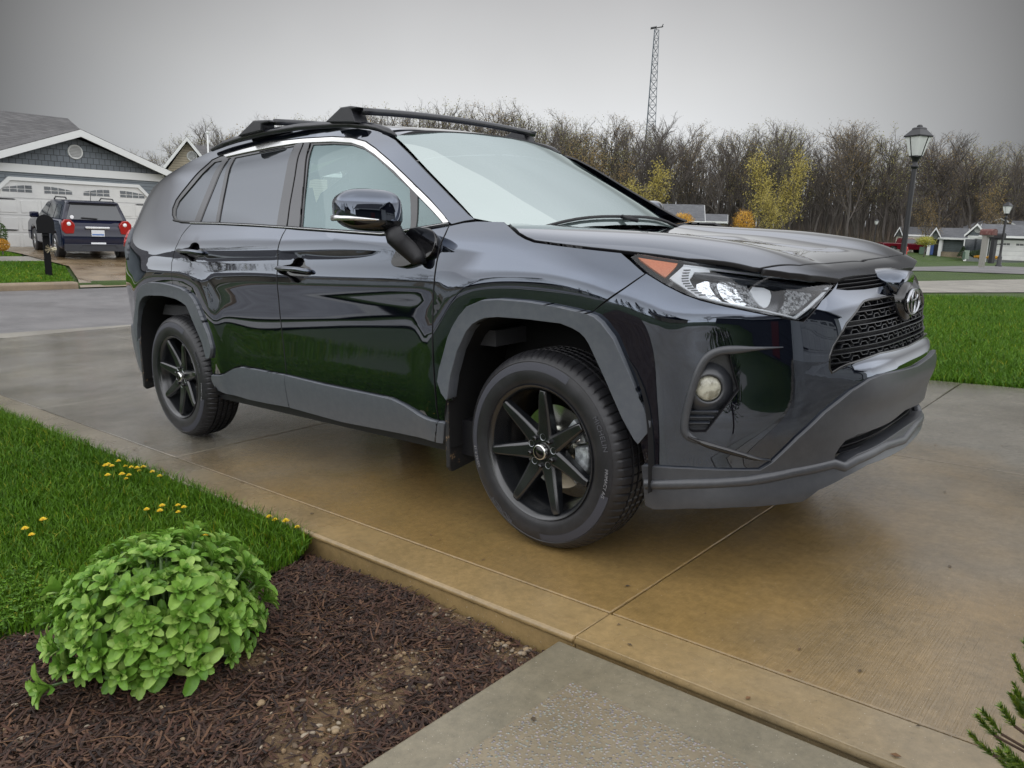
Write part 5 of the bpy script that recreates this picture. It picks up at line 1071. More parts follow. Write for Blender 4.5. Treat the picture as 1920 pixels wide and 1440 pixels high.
def leaf_mat(name, c1, c2, c3, rough=.45):
    m = mat(name, c1, rough, spec=.4); nt = m.node_tree; N = nt.nodes; L = nt.links; b = N['Principled BSDF']; g_ = N.new('ShaderNodeNewGeometry'); r = N.new('ShaderNodeValToRGB'); r.color_ramp.elements[0].color = (*c1, 1); r.color_ramp.elements[1].color = (*c3, 1); e = r.color_ramp.elements.new(.55); e.color = (*c2, 1)
    L.new(g_.outputs['Random Per Island'], r.inputs[0]); tc = N.new('ShaderNodeTexCoord'); n = N.new('ShaderNodeTexNoise'); n.inputs['Scale'].default_value = 60; L.new(tc.outputs['Object'], n.inputs[0])
    x = N.new('ShaderNodeMixRGB'); x.blend_type = 'MULTIPLY'; x.inputs[0].default_value = .5; L.new(r.outputs[0], x.inputs[1]); L.new(rng_col(N, L, n.outputs[0], (.7, .75, .7), (1.25, 1.2, 1.2)), x.inputs[2]); L.new(x.outputs[0], b.inputs['Base Color'])
    b.inputs['Subsurface Weight'].default_value = .0
    # thin leaves let some light through
    tr = N.new('ShaderNodeBsdfTranslucent'); L.new(x.outputs[0], tr.inputs[0]); mx = N.new('ShaderNodeMixShader'); mx.inputs[0].default_value = .22; L.new(b.outputs[0], mx.inputs[1]); L.new(tr.outputs[0], mx.inputs[2]); L.new(mx.outputs[0], N['Material Output'].inputs[0]); return m
M['sedum'] = leaf_mat('sedum_leaf', (.11, .25, .03), (.20, .38, .05), (.34, .50, .12)); sedum()
def spruce():
    rs = np.random.RandomState(5); root = empty('spruce_shrub', label='dwarf spruce shrub with bright new tips at the right edge of the picture', cat='shrub', mtx=TILT)
    def P_(x, y, t): return CAM + ray_dir(x, y) * t
    nd_ = MB(); br = MB(); c = P_(2098, 1505, 1.30); base = np.array([c[0] + .05, c[1] - .02, -.0]); br.tube([base, base * .5 + c * .5, c], .012, 6)
    for k in range(260):
        d = rs.normal(0, 1, 3); d[2] = abs(d[2]) * .9 + .1 if rs.rand() < .8 else d[2]; d /= np.linalg.norm(d); e = c + d * np.array([.145, .145, .18]) * rs.uniform(.45, 1.02); s0 = c + (e - c) * .35; br.tube([s0, e], .002, 4)
        dd = d * .7 + np.array([0, 0, .5]); dd /= np.linalg.norm(dd); L_ = rs.uniform(.026, .042)
        for q in range(110):
            t = rs.rand(); a = rs.uniform(0, 6.28); p = e + dd * L_ * t; s1 = np.cross(dd, [.3, .9, .1]); s1 /= np.linalg.norm(s1); s2 = np.cross(dd, s1); o_ = (s1 * math.cos(a) + s2 * math.sin(a)) * .75 + dd * .75; ln = .011 * (1.1 - .4 * t); w_ = np.cross(o_, dd) * .0019
            nd_.add([p - w_, p + w_, p + o_ * ln], [(0, 1, 2)])
    nd_.build('needles', leaf_mat('spruce_needles', (.045, .10, .012), (.11, .19, .02), (.26, .32, .04)), root); br.build('branches', mat('spruce_bark', (.06, .035, .02), .9), root, True)
spruce()

def keepV(P):
    d = np.concatenate([P, T(P[:, 0], P[:, 1])[:, None]], 1) @ MW; d = d - CAM; zc = d @ FW; x = 960 + FOC * (d @ RT) / zc
    ok = (zc > 1) & (x > -900) & (x < 500); return ok & ~((P[:, 0] < -21.6) & (P[:, 0] > -23.1)) & ~inside(P, np.array([(-17.0, 3.55), (-18.6, 4.0), (-20.2, 4.45), (-27.6, 4.25), (-27.6, 11), (-17.0, 13)]))
Pv = scatter((-27.4, -6), (-17.25, 9), 300000, keepV, 44); o = blades('grass', Pv, .075, .02, T(Pv[:, 0], Pv[:, 1]) - .035, seed=9); o.matrix_world = Matrix.Identity(4)

lt_ = MB(); rs = np.random.RandomState(90)
for k in range(150):
    x, y = rs.uniform(-3, 3.2), rs.uniform(-1.3, 3.2) if rs.rand() < .6 else rs.uniform(-1.3, -.9)
    if rs.rand() < .25: x, y = rs.uniform(.6, 3), rs.uniform(-3.2, -1.5)
    a = rs.uniform(0, 6.28); L_ = rs.uniform(.003, .012); w_ = L_ * rs.uniform(.25, .7); c_, s_ = math.cos(a), math.sin(a); z = .003 if y > -1.3 else -.006
    lt_.add([(x + c_ * L_, y + s_ * L_, z), (x - s_ * w_, y + c_ * w_, z + .002), (x - c_ * L_, y - s_ * L_, z), (x + s_ * w_, y - c_ * w_, z + .001)], [(0, 1, 2, 3)])
o = lt_.build('leaf_litter', chip_mat('litter_bits', [(.05, .03, .015), (.16, .08, .03), (.10, .07, .04), (.02, .015, .01)])); o.matrix_world = TILT; tag(o, kind='stuff')
# ------------------------------------------------------------------ houses
def siding(name, col, pitch=.13, shake=False, var=.12):
    m = mat(name, col, .7, noise=(1.2, tuple(k * (1 - var * 2) for k in col), .4, .7)); nt = m.node_tree; N = nt.nodes; L = nt.links; b = N['Principled BSDF']
    tc = N.new('ShaderNodeTexCoord'); br = N.new('ShaderNodeTexBrick'); br.inputs['Scale'].default_value = 1; br.inputs['Row Height'].default_value = pitch; br.inputs['Brick Width'].default_value = .19 if shake else 3.6; br.inputs['Mortar Size'].default_value = .010 if not shake else .012
    mp = N.new('ShaderNodeMapping'); mp.inputs['Rotation'].default_value = (R(90), 0, 0); sp = N.new('ShaderNodeSeparateXYZ'); cb = N.new('ShaderNodeCombineXYZ'); ad = N.new('ShaderNodeMath'); L.new(tc.outputs['Object'], sp.inputs[0]); L.new(sp.outputs[0], ad.inputs[0]); L.new(sp.outputs[1], ad.inputs[1]); L.new(ad.outputs[0], cb.inputs[0]); L.new(sp.outputs[2], cb.inputs[1]); L.new(cb.outputs[0], br.inputs['Vector'])
    src = b.inputs['Base Color'].links[0].from_socket; x = N.new('ShaderNodeMixRGB'); x.blend_type = 'MULTIPLY'; x.inputs[0].default_value = .85
    br.inputs['Color1'].default_value = (1, 1, 1, 1); br.inputs['Color2'].default_value = (.86, .86, .86, 1) if shake else (.97, .97, .97, 1); br.inputs['Mortar'].default_value = (.25, .25, .25, 1)
    L.new(src, x.inputs[1]); L.new(br.outputs[0], x.inputs[2]); L.new(x.outputs[0], b.inputs['Base Color']); return m
M['sid_grey'] = siding('grey_blue_siding', (.17, .195, .215), .12); M['shake'] = siding('grey_shake_siding', (.145, .165, .185), .20, True); M['sid_tan'] = siding('tan_siding', (.36, .31, .23), .13)
M['sid_green'] = siding('sage_siding', (.14, .155, .145), .2); M['sid_green2'] = siding('slate_green_siding', (.085, .105, .105), .2); M['sid_cream'] = siding('cream_siding', (.42, .40, .33), .15)
M['trim'] = mat('white_trim', (.62, .63, .62), .5); M['gdoor'] = mat('garage_door_paint', (.60, .60, .58), .5, noise=(.6, (.52, .52, .51), .4, .6)); M['dark'] = mat('dark_opening', (.02, .022, .025), .3); M['pane'] = mat('window_pane', (.03, .035, .04), .06, ior=1.7)
M['iron'] = mat('black_iron', (.012, .012, .014), .4); M['stone'] = siding('ledge_stone', (.33, .27, .18), .14, True, .2)
def shingles(name, col):
    m = mat(name, col, .85, noise=(2.5, tuple(k * .75 for k in col), .35, .65), bump=(30, .5, .02)); nt = m.node_tree; N = nt.nodes; L = nt.links; b = N['Principled BSDF']; tc = N.new('ShaderNodeTexCoord'); br = N.new('ShaderNodeTexBrick'); br.inputs['Scale'].default_value = 1; br.inputs['Row Height'].default_value = .075; br.inputs['Brick Width'].default_value = .33; br.inputs['Mortar Size'].default_value = .008
    sp = N.new('ShaderNodeSeparateXYZ'); cb = N.new('ShaderNodeCombineXYZ'); ad = N.new('ShaderNodeMath'); L.new(tc.outputs['Object'], sp.inputs[0]); L.new(sp.outputs[0], ad.inputs[0]); L.new(sp.outputs[1], ad.inputs[1]); L.new(ad.outputs[0], cb.inputs[0]); L.new(sp.outputs[2], cb.inputs[1]); L.new(cb.outputs[0], br.inputs['Vector'])
    src = b.inputs['Base Color'].links[0].from_socket; x = N.new('ShaderNodeMixRGB'); x.blend_type = 'MULTIPLY'; x.inputs[0].default_value = .8; br.inputs['Color1'].default_value = (1.1, 1.1, 1.1, 1); br.inputs['Color2'].default_value = (.62, .62, .64, 1); br.inputs['Mortar'].default_value = (.35, .35, .35, 1)
    L.new(src, x.inputs[1]); L.new(br.outputs[0], x.inputs[2]); L.new(x.outputs[0], b.inputs['Base Color']); return m
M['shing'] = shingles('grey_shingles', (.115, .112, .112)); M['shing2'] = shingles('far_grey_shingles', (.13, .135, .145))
def rect(mb, a0, a1, z0, z1, y0, y1, mi=0): return mb.box(((a0 + a1) / 2, (y0 + y1) / 2, (z0 + z1) / 2), (a1 - a0, y1 - y0, z1 - z0), mi=mi)
def gable_roof(root, a0, a1, zE, zP, y0, y1, m, axis='y', th=.16, over=.0, name='roof', trim=True):
    """ridge runs along y (front gable) or x; a0..a1 and y0..y1 are the eave lines"""
    mb = MB()
    if axis == 'y':
        am = (a0 + a1) / 2; P = [(a0, zE), (am, zP), (a1, zE), (a1, zE + th), (am, zP + th), (a0, zE + th)]; mb.prism(P, y0, y1, ax=1)
    else:
        ym = (y0 + y1) / 2; P = [(y0, zE), (ym, zP), (y1, zE), (y1, zE + th), (ym, zP + th), (y0, zE + th)]; mb.prism(P, a0, a1, ax=0)
    o = mb.build(name, m, root)
    if trim:
        t = MB()
        if axis == 'y':
            P = [(a0 - .02, zE - .10), (am, zP - .10), (a1 + .02, zE - .10), (a1 + .02, zE + th * .8), (am, zP + th * .8), (a0 - .02, zE + th * .8)]; t.prism(P, y0 - .05, y0 - .003, ax=1)
        else:
            for xx in ((a0 - .05, a0 - .003), (a1 + .003, a1 + .05)):
                P = [(y0, zE - .08), (ym, zP - .08), (y1, zE - .08), (y1, zE + th * .8), (ym, zP + th * .8), (y0, zE + th * .8)]; t.prism(P, *xx, ax=0)
            rect(t, a0, a1, zE - .03, zE + th + .02, y0 - .12, y0 - .003)
        t.build('fascia', M['trim'], o)
    return o
def gable_wall(root, a0, a1, zb, zE, zP, y, m, name='gable', th=.1):
    am = (a0 + a1) / 2; mb = MB(); mb.prism([(a0, zb), (a1, zb), (a1, zE), (am, zP), (a0, zE)], y, y + th, ax=1); return mb.build(name, m, root)
def round_vent(root, a, z, y, r):
    v = MB(); v.lathe([(0, 0), (r * .8, 0), (r * .82, -.03), (r, -.03), (r, .03)], 28, c=(a, y, z), axis=1); o = v.build('gable_vent', M['trim'], root, True)
    s = MB()
    for k in range(-3, 4): h = r * .78 * math.sqrt(max(0, 1 - (k / 4.2) ** 2)); rect(s, a - h, a + h, z + k * r * .2 - .012, z + k * r * .2 + .012, y - .03, y - .002)
    s.build('vent_slat', M['dark'] if r < .1 else mat('vent_grey', (.35, .35, .35), .6), o)
def garage_door(root, a0, a1, z0, z1, y, cham=.0, lites=4, detail=True):
    """sectional door with carriage hardware; leaf sits in its frame"""
    d = MB(); w = a1 - a0; h = z1 - z0; c = cham
    pts = [(a0, z0), (a1, z0), (a1, z1 - c), (a1 - c, z1), (a0 + c, z1), (a0, z1 - c)] if c else [(a0, z0), (a1, z0), (a1, z1), (a0, z1)]
    d.prism(pts, y, y + .05, ax=1); o = d.build('garage_door', M['gdoor'], root)
    nc = lites; pw = w / nc; mb = MB()
    for r_ in range(4):
        for k in range(nc * (2 if detail else 1)):
            q = w / (nc * (2 if detail else 1)); x0, x1 = a0 + k * q + q * .10, a0 + (k + 1) * q - q * .10; zz0, zz1 = z0 + r_ * h / 4 + h * .035, z0 + (r_ + 1) * h / 4 - h * .035
            if r_ == 3: continue
            mb.box(((x0 + x1) / 2, y - .008, (zz0 + zz1) / 2), (x1 - x0, .016, zz1 - zz0))
    pn_ = mb.build('door_panel', M['gdoor'], o); bevel(pn_, .012, 2)
    for r_ in range(1, 4): g_ = MB(); rect(g_, a0 + .01, a1 - .01, z0 + r_ * h / 4 - .008, z0 + r_ * h / 4 + .008, y - .004, y); g_.build('panel_joint', mat('joint_grey', (.28, .28, .28), .8), o)  # thin grey strips along the joints between door sections
    for k in range(nc):
        x0, x1 = a0 + k * pw + pw * .14, a0 + (k + 1) * pw - pw * .14; zb = z1 - h * .165; ww = (x1 - x0) / 4; rise = (k % 2 == 0)
        wn_ = MB()
        for i in range(4):
            u0, u1 = x0 + i * ww + ww * .06, x0 + (i + 1) * ww - ww * .06
            rect(wn_, u0, u1, zb, zb + h * .04, y - .012, y - .004)
            t0, t1 = (i / 4, (i + 1) / 4) if rise else (1 - i / 4, 1 - (i + 1) / 4); f = lambda t: h * .048 * math.sin(min(1, t * 1.1) * math.pi / 2) + .004
            wn_.prism([(u0, zb + h * .052), (u1, zb + h * .052), (u1, zb + h * .052 + f(t1)), (u0, zb + h * .052 + f(t0))], y - .012, y - .004, ax=1)
        wn_.build('door_window', M['pane'], o)
    if detail:
        hw_ = MB()
        for s_ in (0, 1):
            for zz in (z0 + h * .28, z0 + h * .73):
                x = a0 + .04 if not s_ else a1 - .04; sg = 1 if not s_ else -1; hw_.prism([(x, zz - .025), (x + sg * .42, zz - .018), (x + sg * .50, zz), (x + sg * .42, zz + .018), (x, zz + .025)], y - .022, y - .004, ax=1)
        hw_.build('strap_hinge', M['iron'], o)
    return o
def frame_of(p0, p1):
    """local frame: x along the facade from p0 to p1, y into the house, z up"""
    d = np.array(p1) - np.array(p0); a = math.atan2(d[1], d[0]); return (float(p0[0]), float(p0[1]), 0.0), a
def house(name, label, p0, p1, cat='house', group=None):
    loc, a = frame_of(p0, p1); o = empty(name, loc, a, label, cat, group); return o
# --- the house across the street with the blue car on its drive
X0 = -27.6
def L0(px, py): p = at_x(px, py, X0); return p[1], p[2]
yA, zA = L0(141, 246); ygL = L0(8, 455)[0]
h0 = empty('garage_house', (X0, 0, 0), R(90), 'grey blue sided house with a wide white garage door behind the dark blue car', 'house')
# local x = world y, local y = -(world x - X0) -> into the house
pk_ = L0(141, 252); er = L0(322, 335); zE = er[1]; half_w = er[0] - pk_[0]; slope = (pk_[1] - zE) / half_w; cx = pk_[0]; xL, xR = cx - half_w, cx + half_w
zb = float(T(-27.6, 5)) - .1
wl_ = MB(); rect(wl_, xL + .35, xR - .35, zb, zE + .02, .0, 9); wl_.build('wall', M['sid_grey'], h0)
gable_wall(h0, xL + .30, xR - .30, zE + .12, zE + .14, pk_[1] - .12, -.03, M['shake'])
bd = MB(); rect(bd, xL + .30, xR - .30, zE - .14, zE + .115, -.06, .0); rect(bd, xR - .50, xR - .33, zb, zE - .15, -.04, .10); bd.build('trim_board', M['trim'], h0)
gable_roof(h0, xL, xR, zE, pk_[1], -.45, 9.0, M['shing'])
rv = L0(140, 285); round_vent(h0, rv[0], rv[1], -.04, .24)
g0 = L0(1, 455)[0]; g1 = L0(280, 372)[0]; gt = L0(140, 345)[1]; gbz = float(T(-27.6, 5)) - .04
garage_door(h0, g0, g1, gbz, gt, -.02, cham=.42)
tf = MB(); c_ = .42; w_ = .11
tf.prism([(g0 - w_, gbz), (g0, gbz), (g0, gt - c_), (g0 + c_, gt), (g1 - c_, gt), (g1, gt - c_), (g1, gbz), (g1 + w_, gbz), (g1 + w_, gt - c_ + .05), (g1 - c_ + .05, gt + w_), (g0 + c_ - .05, gt + w_), (g0 - w_, gt - c_ + .05)], -.08, .0, ax=1); tf.build('garage_frame', M['trim'], h0)
# taller main roof running along the street behind the garage
rb0 = at_d(0, 209, 34); mr_ = MB(); rq = at_x(126, 222, -33.5); zr = rq[2] - .16; gable_roof(h0, -9.5, rq[1], zE + .3, zr, 1.2, 10.5, M['shing'], axis='x', trim=False); ml = MB(); rect(ml, -9.2, rq[1] - .4, zb, zE + .5, 1.8, 9.8); ml.build('wall', M['sid_grey'], h0)
lw = L0(300, 362); lt = MB(); lt.box((lw[0], -.12, lw[1]), (.14, .16, .26)); lt.box((lw[0], -.05, lw[1]), (.18, .03, .42)); lt.tube([(lw[0], -.12, lw[1] + .13), (lw[0], -.12, lw[1] + .24)], [.11, .01], 6); bevel(lt.build('wall_lantern', M['iron'], h0), .01)
# --- second house further up the street (tan gable)
p0, p1 = at_d(300, 430, 46), at_d(446, 436, 46); h1_ = house('tan_house', 'tan sided house with a small white trimmed gable, partly hidden by the black SUV roof', p0, p1)
def loc_(h, px, py):
    """facade-local (x, z) of a pixel on the plane of house h"""
    Mi = h.matrix_basis.inverted(); n = h.matrix_basis.to_3x3() @ Vector((0, 1, 0)); d = Vector(wray(px, py)); c = Vector(CW); t = (Vector(h.location) - c).dot(n) / d.dot(n); q = Mi @ (c + d * t); return q.x, q.z
zb1 = -.35; a, b = loc_(h1_, 304, 322), loc_(h1_, 353, 262); g1_ = loc_(h1_, 402, 322); 
w = MB(); rect(w, a[0] + .2, g1_[0] + 6, zb1, a[1] + .05, 0, 8); w.build('wall', M['sid_tan'], h1_); gable_wall(h1_, a[0] + .2, g1_[0] - .2, a[1], a[1] + .02, b[1] - .1, -.03, M['sid_tan'])
gable_roof(h1_, a[0], g1_[0], a[1], b[1], -.4, 5, M['shing']); gable_roof(h1_, b[0] + .05, g1_[0] + 7, a[1] + .3, b[1] + .02, 1.2, 9, M['shing'], axis='x'); rv = loc_(h1_, 360, 293); round_vent(h1_, rv[0], rv[1], -.04, .26)
fp = at_d(391, 300, 44); f = MB(); f.tube([(fp[0], fp[1], -.4), (fp[0], fp[1], at_d(390, 249, 44)[2])], .045, 8); f.lathe([(0, .09), (.07, .05), (.08, 0), (.05, -.06), (0, -.08)], 12, c=(fp[0], fp[1], at_d(390, 249, 44)[2])); fo = f.build('flagpole', M['trim'], None, True); tag(fo, 'thin white flagpole standing in front of the tan house roof', 'flagpole')
# --- houses far off on the right
def far_house(name, label, q0, q1, D, build, D1=None):
    h = house(name, label, at_d(*q0, D), at_d(*q1, D1 or D)); build(h, lambda px, py: loc_(h, px, py)); return h
def zz(x, y): return (1640 + x / 6.857, 380 + y / 6.857)
def bA(h, l):
    e0, pk_, e1 = l(*zz(255, 432)), l(*zz(318, 322)), l(*zz(360, 432)); r1 = l(*zz(780, 432)); rt = l(*zz(700, 322)); b0 = l(*zz(400, 655))[1]
    w = MB(); rect(w, e0[0] + .2, r1[0], b0, e0[1], 0, 10); w.build('wall', M['sid_cream'], h); gable_wall(h, e0[0] + .2, e1[0] - .2, e0[1], e0[1] + .02, pk_[1] - .15, -.03, M['sid_green']); gable_roof(h, e0[0], e1[0], e0[1], pk_[1], -.5, 5, M['shing2']); gable_roof(h, pk_[0], r1[0], e0[1] + .1, rt[1], .8, 11, M['shing2'], axis='x')
    d0, d1, dt = l(*zz(290, 500)), l(*zz(355, 500)), l(*zz(300, 490)); garage_door(h, d0[0], d1[0], b0, dt[1], -.05, lites=2, detail=False)
far_house('cream_house', 'small far cream house with one gable end behind the lamp post and red pickup', zz(255, 640), zz(780, 650), 112, bA)
def bB(h, l):
    e0, pk_, e1 = l(*zz(695, 462)), l(*zz(770, 332)), l(*zz(858, 462)); r1 = l(*zz(1205, 465)); rt = l(*zz(1100, 335)); b0 = l(*zz(900, 668))[1]; s1 = l(*zz(900, 628))[1]
    w = MB(); rect(w, l(*zz(865, 500))[0], r1[0] - .3, s1, e0[1], 0, 10); w.build('wall', M['sid_green2'], h); w = MB(); rect(w, l(*zz(845, 500))[0], r1[0] - .3, b0 - .3, s1 - .02, -.25, 10); w.build('stone_base', M['stone'], h)
    w = MB(); rect(w, e0[0] + .3, l(*zz(862, 500))[0], b0 - .3, e0[1], 2.2, 9); w.build('porch_wall', M['dark'], h); w = MB()
    for q in (706, 850): x = l(*zz(q, 500))[0]; rect(w, x - .16, x + .16, b0 - .3, e0[1], -.4, -.1)
    for q in (868, 1190): x = l(*zz(q, 500))[0]; rect(w, x - .12, x + .12, s1, e0[1], -.08, .02)
    w.build('white_column', M['trim'], h); gable_wall(h, e0[0] + .2, e1[0] - .2, e0[1], e0[1] + .02, pk_[1] - .15, -.6, M['sid_green']); gable_roof(h, e0[0], e1[0], e0[1], pk_[1], -1, 5, M['shing2']); gable_roof(h, pk_[0] + .5, r1[0], e0[1], rt[1], -.6, 11, M['shing2'], axis='x')
    w = MB(); x = l(*zz(745, 600)); rect(w, x[0] - .45, x[0] + .1, b0 - .1, b0 + 1.1, -.3, .2); bevel(w.build('bin', mat('blue_bin', (.03, .07, .22), .5), h), .05)
far_house('slate_green_house', 'far grey green house with stone base and dark porch, right of the small round tree', zz(700, 655), zz(1205, 680), 100, bB)
def bC(h, l):
    e0, pk_, e1 = l(*zz(1158, 430)), l(*zz(1318, 285)), l(*zz(1450, 438)); r1 = l(*zz(2300, 445)); rt = l(*zz(1900, 290)); b0 = l(*zz(1400, 720))[1]
    w = MB(); rect(w, e0[0] + .35, e1[0] - .2, b0 - .4, e0[1] - .1, -.6, 8); w.build('wall', M['sid_green'], h); w = MB(); rect(w, e1[0] - .2, r1[0], b0 - .4, e0[1] - .1, 0, 9); w.build('wall', M['sid_green'], h)
    gable_wall(h, e0[0] + .3, e1[0] - .3, e0[1] + .08, e0[1] + .1, pk_[1] - .15, -.66, M['shake']); gable_roof(h, e0[0], e1[0], e0[1], pk_[1], -1.1, 6, M['shing2']); gable_roof(h, pk_[0] + .3, r1[0], e0[1] - .05, rt[1], -.7, 11, M['shing2'], axis='x'); rv = l(*zz(1330, 350)); round_vent(h, rv[0], rv[1], -.70, .3)
    w = MB(); rect(w, e0[0] + .3, e1[0] - .2, e0[1] - .16, e0[1] + .06, -.70, -.6)
    for q in (1195, 1450): x = l(*zz(q, 500))[0]; rect(w, x - .13, x + .13, b0 - .3, e0[1] - .17, -.68, -.5)
    w.build('trim_board', M['trim'], h)
    d0, dt = l(*zz(1520, 500)), l(*zz(1600, 505)); garage_door(h, d0[0], d0[0] + 5.2, b0 - .05, dt[1], -.06, lites=3, detail=False); w = MB(); rect(w, d0[0] - .2, d0[0], b0 - .05, dt[1] + .2, -.1, 0); rect(w, d0[0], d0[0] + 5.4, dt[1] + .0, dt[1] + .2, -.1, 0); w.build('garage_frame', M['trim'], h)
    for q in (1230, 1355): x = l(*zz(q, 560)); fr_ = MB(); rect(fr_, x[0] - .6, x[0] + .6, x[1] - .9, x[1] + .8, -.66, -.6); fo = fr_.build('window', M['trim'], h); pn2 = MB(); rect(pn2, x[0] - .5, x[0] + .5, x[1] - .8, x[1] + .7, -.69, -.665); pn2.build('pane', M['pane'], fo)
far_house('sage_house', 'far sage green house with steep front gable and white garage door, right edge', zz(1158, 700), zz(1920, 735), 92, bC)
def bD(h, l):
    e0, e1 = l(*zz(1050, 335)), l(*zz(2100, 335)); t0, t1 = l(*zz(1400, 205)), l(*zz(1640, 205)); m = MB(); D_ = 14; ym = 7
    V = [(e0[0], 0, e0[1]), (e1[0], 0, e1[1]), (e1[0], D_, e1[1]), (e0[0], D_, e0[1]), (t0[0], ym, t0[1]), (t1[0] + 6, ym, t0[1])]; m.add(V, [(0, 1, 5, 4), (2, 3, 4, 5), (3, 0, 4), (1, 2, 5), (3, 2, 1, 0)]); m.build('roof', M['shing2'], h); w = MB(); rect(w, e0[0] + .5, e1[0] - .5, e0[1] - 3.6, e0[1], .4, D_ - .4); w.build('wall', M['sid_green'], h)
    a, p_, b = l(*zz(1425, 282)), l(*zz(1628, 206)), l(*zz(1805, 282)); gable_roof(h, a[0], b[0], a[1], p_[1], -.5, 6, M['shing2']); gable_wall(h, a[0] + .3, b[0] - .3, e0[1] - .1, a[1], p_[1] - .15, -.2, M['sid_green']); rv = l(*zz(1610, 262)); round_vent(h, rv[0], rv[1], -.24, .35)
far_house('hipped_roof_house', 'far house whose wide grey hipped roof and low gable show above its neighbour', zz(1050, 600), zz(2100, 620), 118, bD)
def z3(x, y): return (1160 + x / 3, 20 + y / 3)
def bE(h, l):
    a, p_, b = l(*z3(432, 1195)), l(*z3(447, 1092)), l(*z3(484, 1195)); r0 = l(*z3(60, 1092)); w = MB(); rect(w, r0[0], b[0] - .3, -.4, a[1], 0, 8); w.build('wall', M['sid_cream'], h)
    gable_roof(h, r0[0], b[0], a[1], p_[1], -.5, 8.5, M['shing2'], axis='x'); m = MB(); m.prism([(-.4, a[1] - .1), (4, p_[1] - .1), (8.4, a[1] - .1)], b[0] - .3, b[0] - .1, ax=0); m.build('gable', M['sid_cream'], h)
far_house('yellowish_house', 'far low house roof and cream gable just above the bonnet, next to the orange tree', z3(60, 1280), z3(484, 1280), 78, bE)
def bF(h, l):
    a, b = l(*z3(475, 1192)), l(*z3(612, 1192)); p_ = l(*z3(500, 1146)); gable_roof(h, a[0] - 2, b[0], a[1], p_[1], -.5, 8, M['shing2'], axis='x'); w = MB(); rect(w, a[0] - 1.7, b[0] - .3, -.4, a[1], 0, 7.6); w.build('wall', M['sid_tan'], h)
far_house('grey_roof_house', 'far house seen only as a plain grey roof above the bonnet', z3(475, 1280), z3(612, 1280), 90, bF)
# --- houses on our side and behind the camera: they show in the paint and the glass
def simple_house(name, label, x, y, a, w, d, m, hE=2.7, hP=4.6, gar=True):
    h = empty(name, (x, y, float(T(x, y)) - .15), a, label, 'house'); wl_ = MB(); rect(wl_, 0, w, 0, hE, 0, d); wl_.build('wall', m, h); gable_roof(h, -.4, w + .4, hE, hP, -.5, d + .5, M['shing'], axis='x')
    gw = w * .42; gable_wall(h, w * .05, w * .05 + gw, 0, hE, hE + 1.5, -1.4, m, th=1.4); gable_roof(h, w * .05 - .35, w * .05 + gw + .35, hE, hE + 1.65, -1.8, d * .5, M['shing']); round_vent(h, w * .05 + gw / 2, hE + .6, -1.43, .24)
    if gar: garage_door(h, w * .05 + .5, w * .05 + gw - .5, .05, 2.2, -1.44, lites=4)
    for q in (.62, .8): f_ = MB(); rect(f_, w * q - .6, w * q + .6, .9, 2.2, -.05, 0); fo = f_.build('window', M['trim'], h); p_ = MB(); rect(p_, w * q - .5, w * q + .5, 1.0, 2.1, -.07, -.052); p_.build('pane', M['pane'], fo)
    return h
simple_house('tan_house', 'tan house across the street reflected in the doors of the black SUV', -27.8, -24, R(90), 15, 11, M['sid_tan'])
simple_house('tan_house', 'second tan house down the street seen only as a reflection in the doors', -27.8, -46, R(90), 15, 11, M['sid_cream'])
simple_house('grey_house', 'third house down the street seen only as a reflection in the doors', -27.8, -68, R(90), 15, 11, M['sid_grey'])
simple_house('cream_house', 'house down the street near the corner seen only as a reflection in the doors', -27.8, -92, R(90), 15, 11, M['sid_cream'])
simple_house('grey_house', 'neighbouring house on this side of the street seen only as a bumper reflection', 6.5, -24, R(-90), 12, 9, M['sid_tan'])
M['sid_own'] = siding('charcoal_siding', (.045, .050, .060), .12)
own = empty('grey_house', (8.6, 5.2, float(T(8.6, 0)) - .05), R(-90), 'charcoal house whose garage the black SUV faces, seen only as a reflection', 'house')
w = MB(); rect(w, -.4, 6.2, -.3, 2.75, 0, 8); w.build('wall', M['sid_own'], own); gable_wall(own, -.4, 6.2, 2.75, 2.77, 4.75, -.02, M['sid_own']); gable_roof(own, -.8, 6.6, 2.7, 4.9, -.5, 8, M['shing']); garage_door(own, .5, 5.4, 0, 2.15, -.03, cham=.4); round_vent(own, 2.9, 3.6, -.05, .26)
w = MB(); rect(w, 5.4, 6.25, -.3, 2.6, -.06, -.02); rect(w, 5.4 + .65, 6.3, -.3, 2.7, -.09, -.065); rect(w, -.4, .3, -.3, 2.6, -.06, -.02); w.build('trim_board', M['trim'], own)
w = MB(); w.tube([(6.32, -.12, 2.6), (6.32, -.12, .1)], .05, 6); w.build('downspout', M['trim'], own)
w = MB(); rect(w, 6.25, 16, -.3, 2.7, 2.0, 9); w.build('wall', M['sid_own'], own); gable_roof(own, 5.6, 16.5, 2.7, 5.0, 1.4, 9.4, M['shing'], axis='x')
dr = MB(); rect(dr, 8.2, 9.2, 0, 2.1, 1.95, 2.0); dr.build('front_door', mat('door_red', (.15, .02, .015), .4), own)

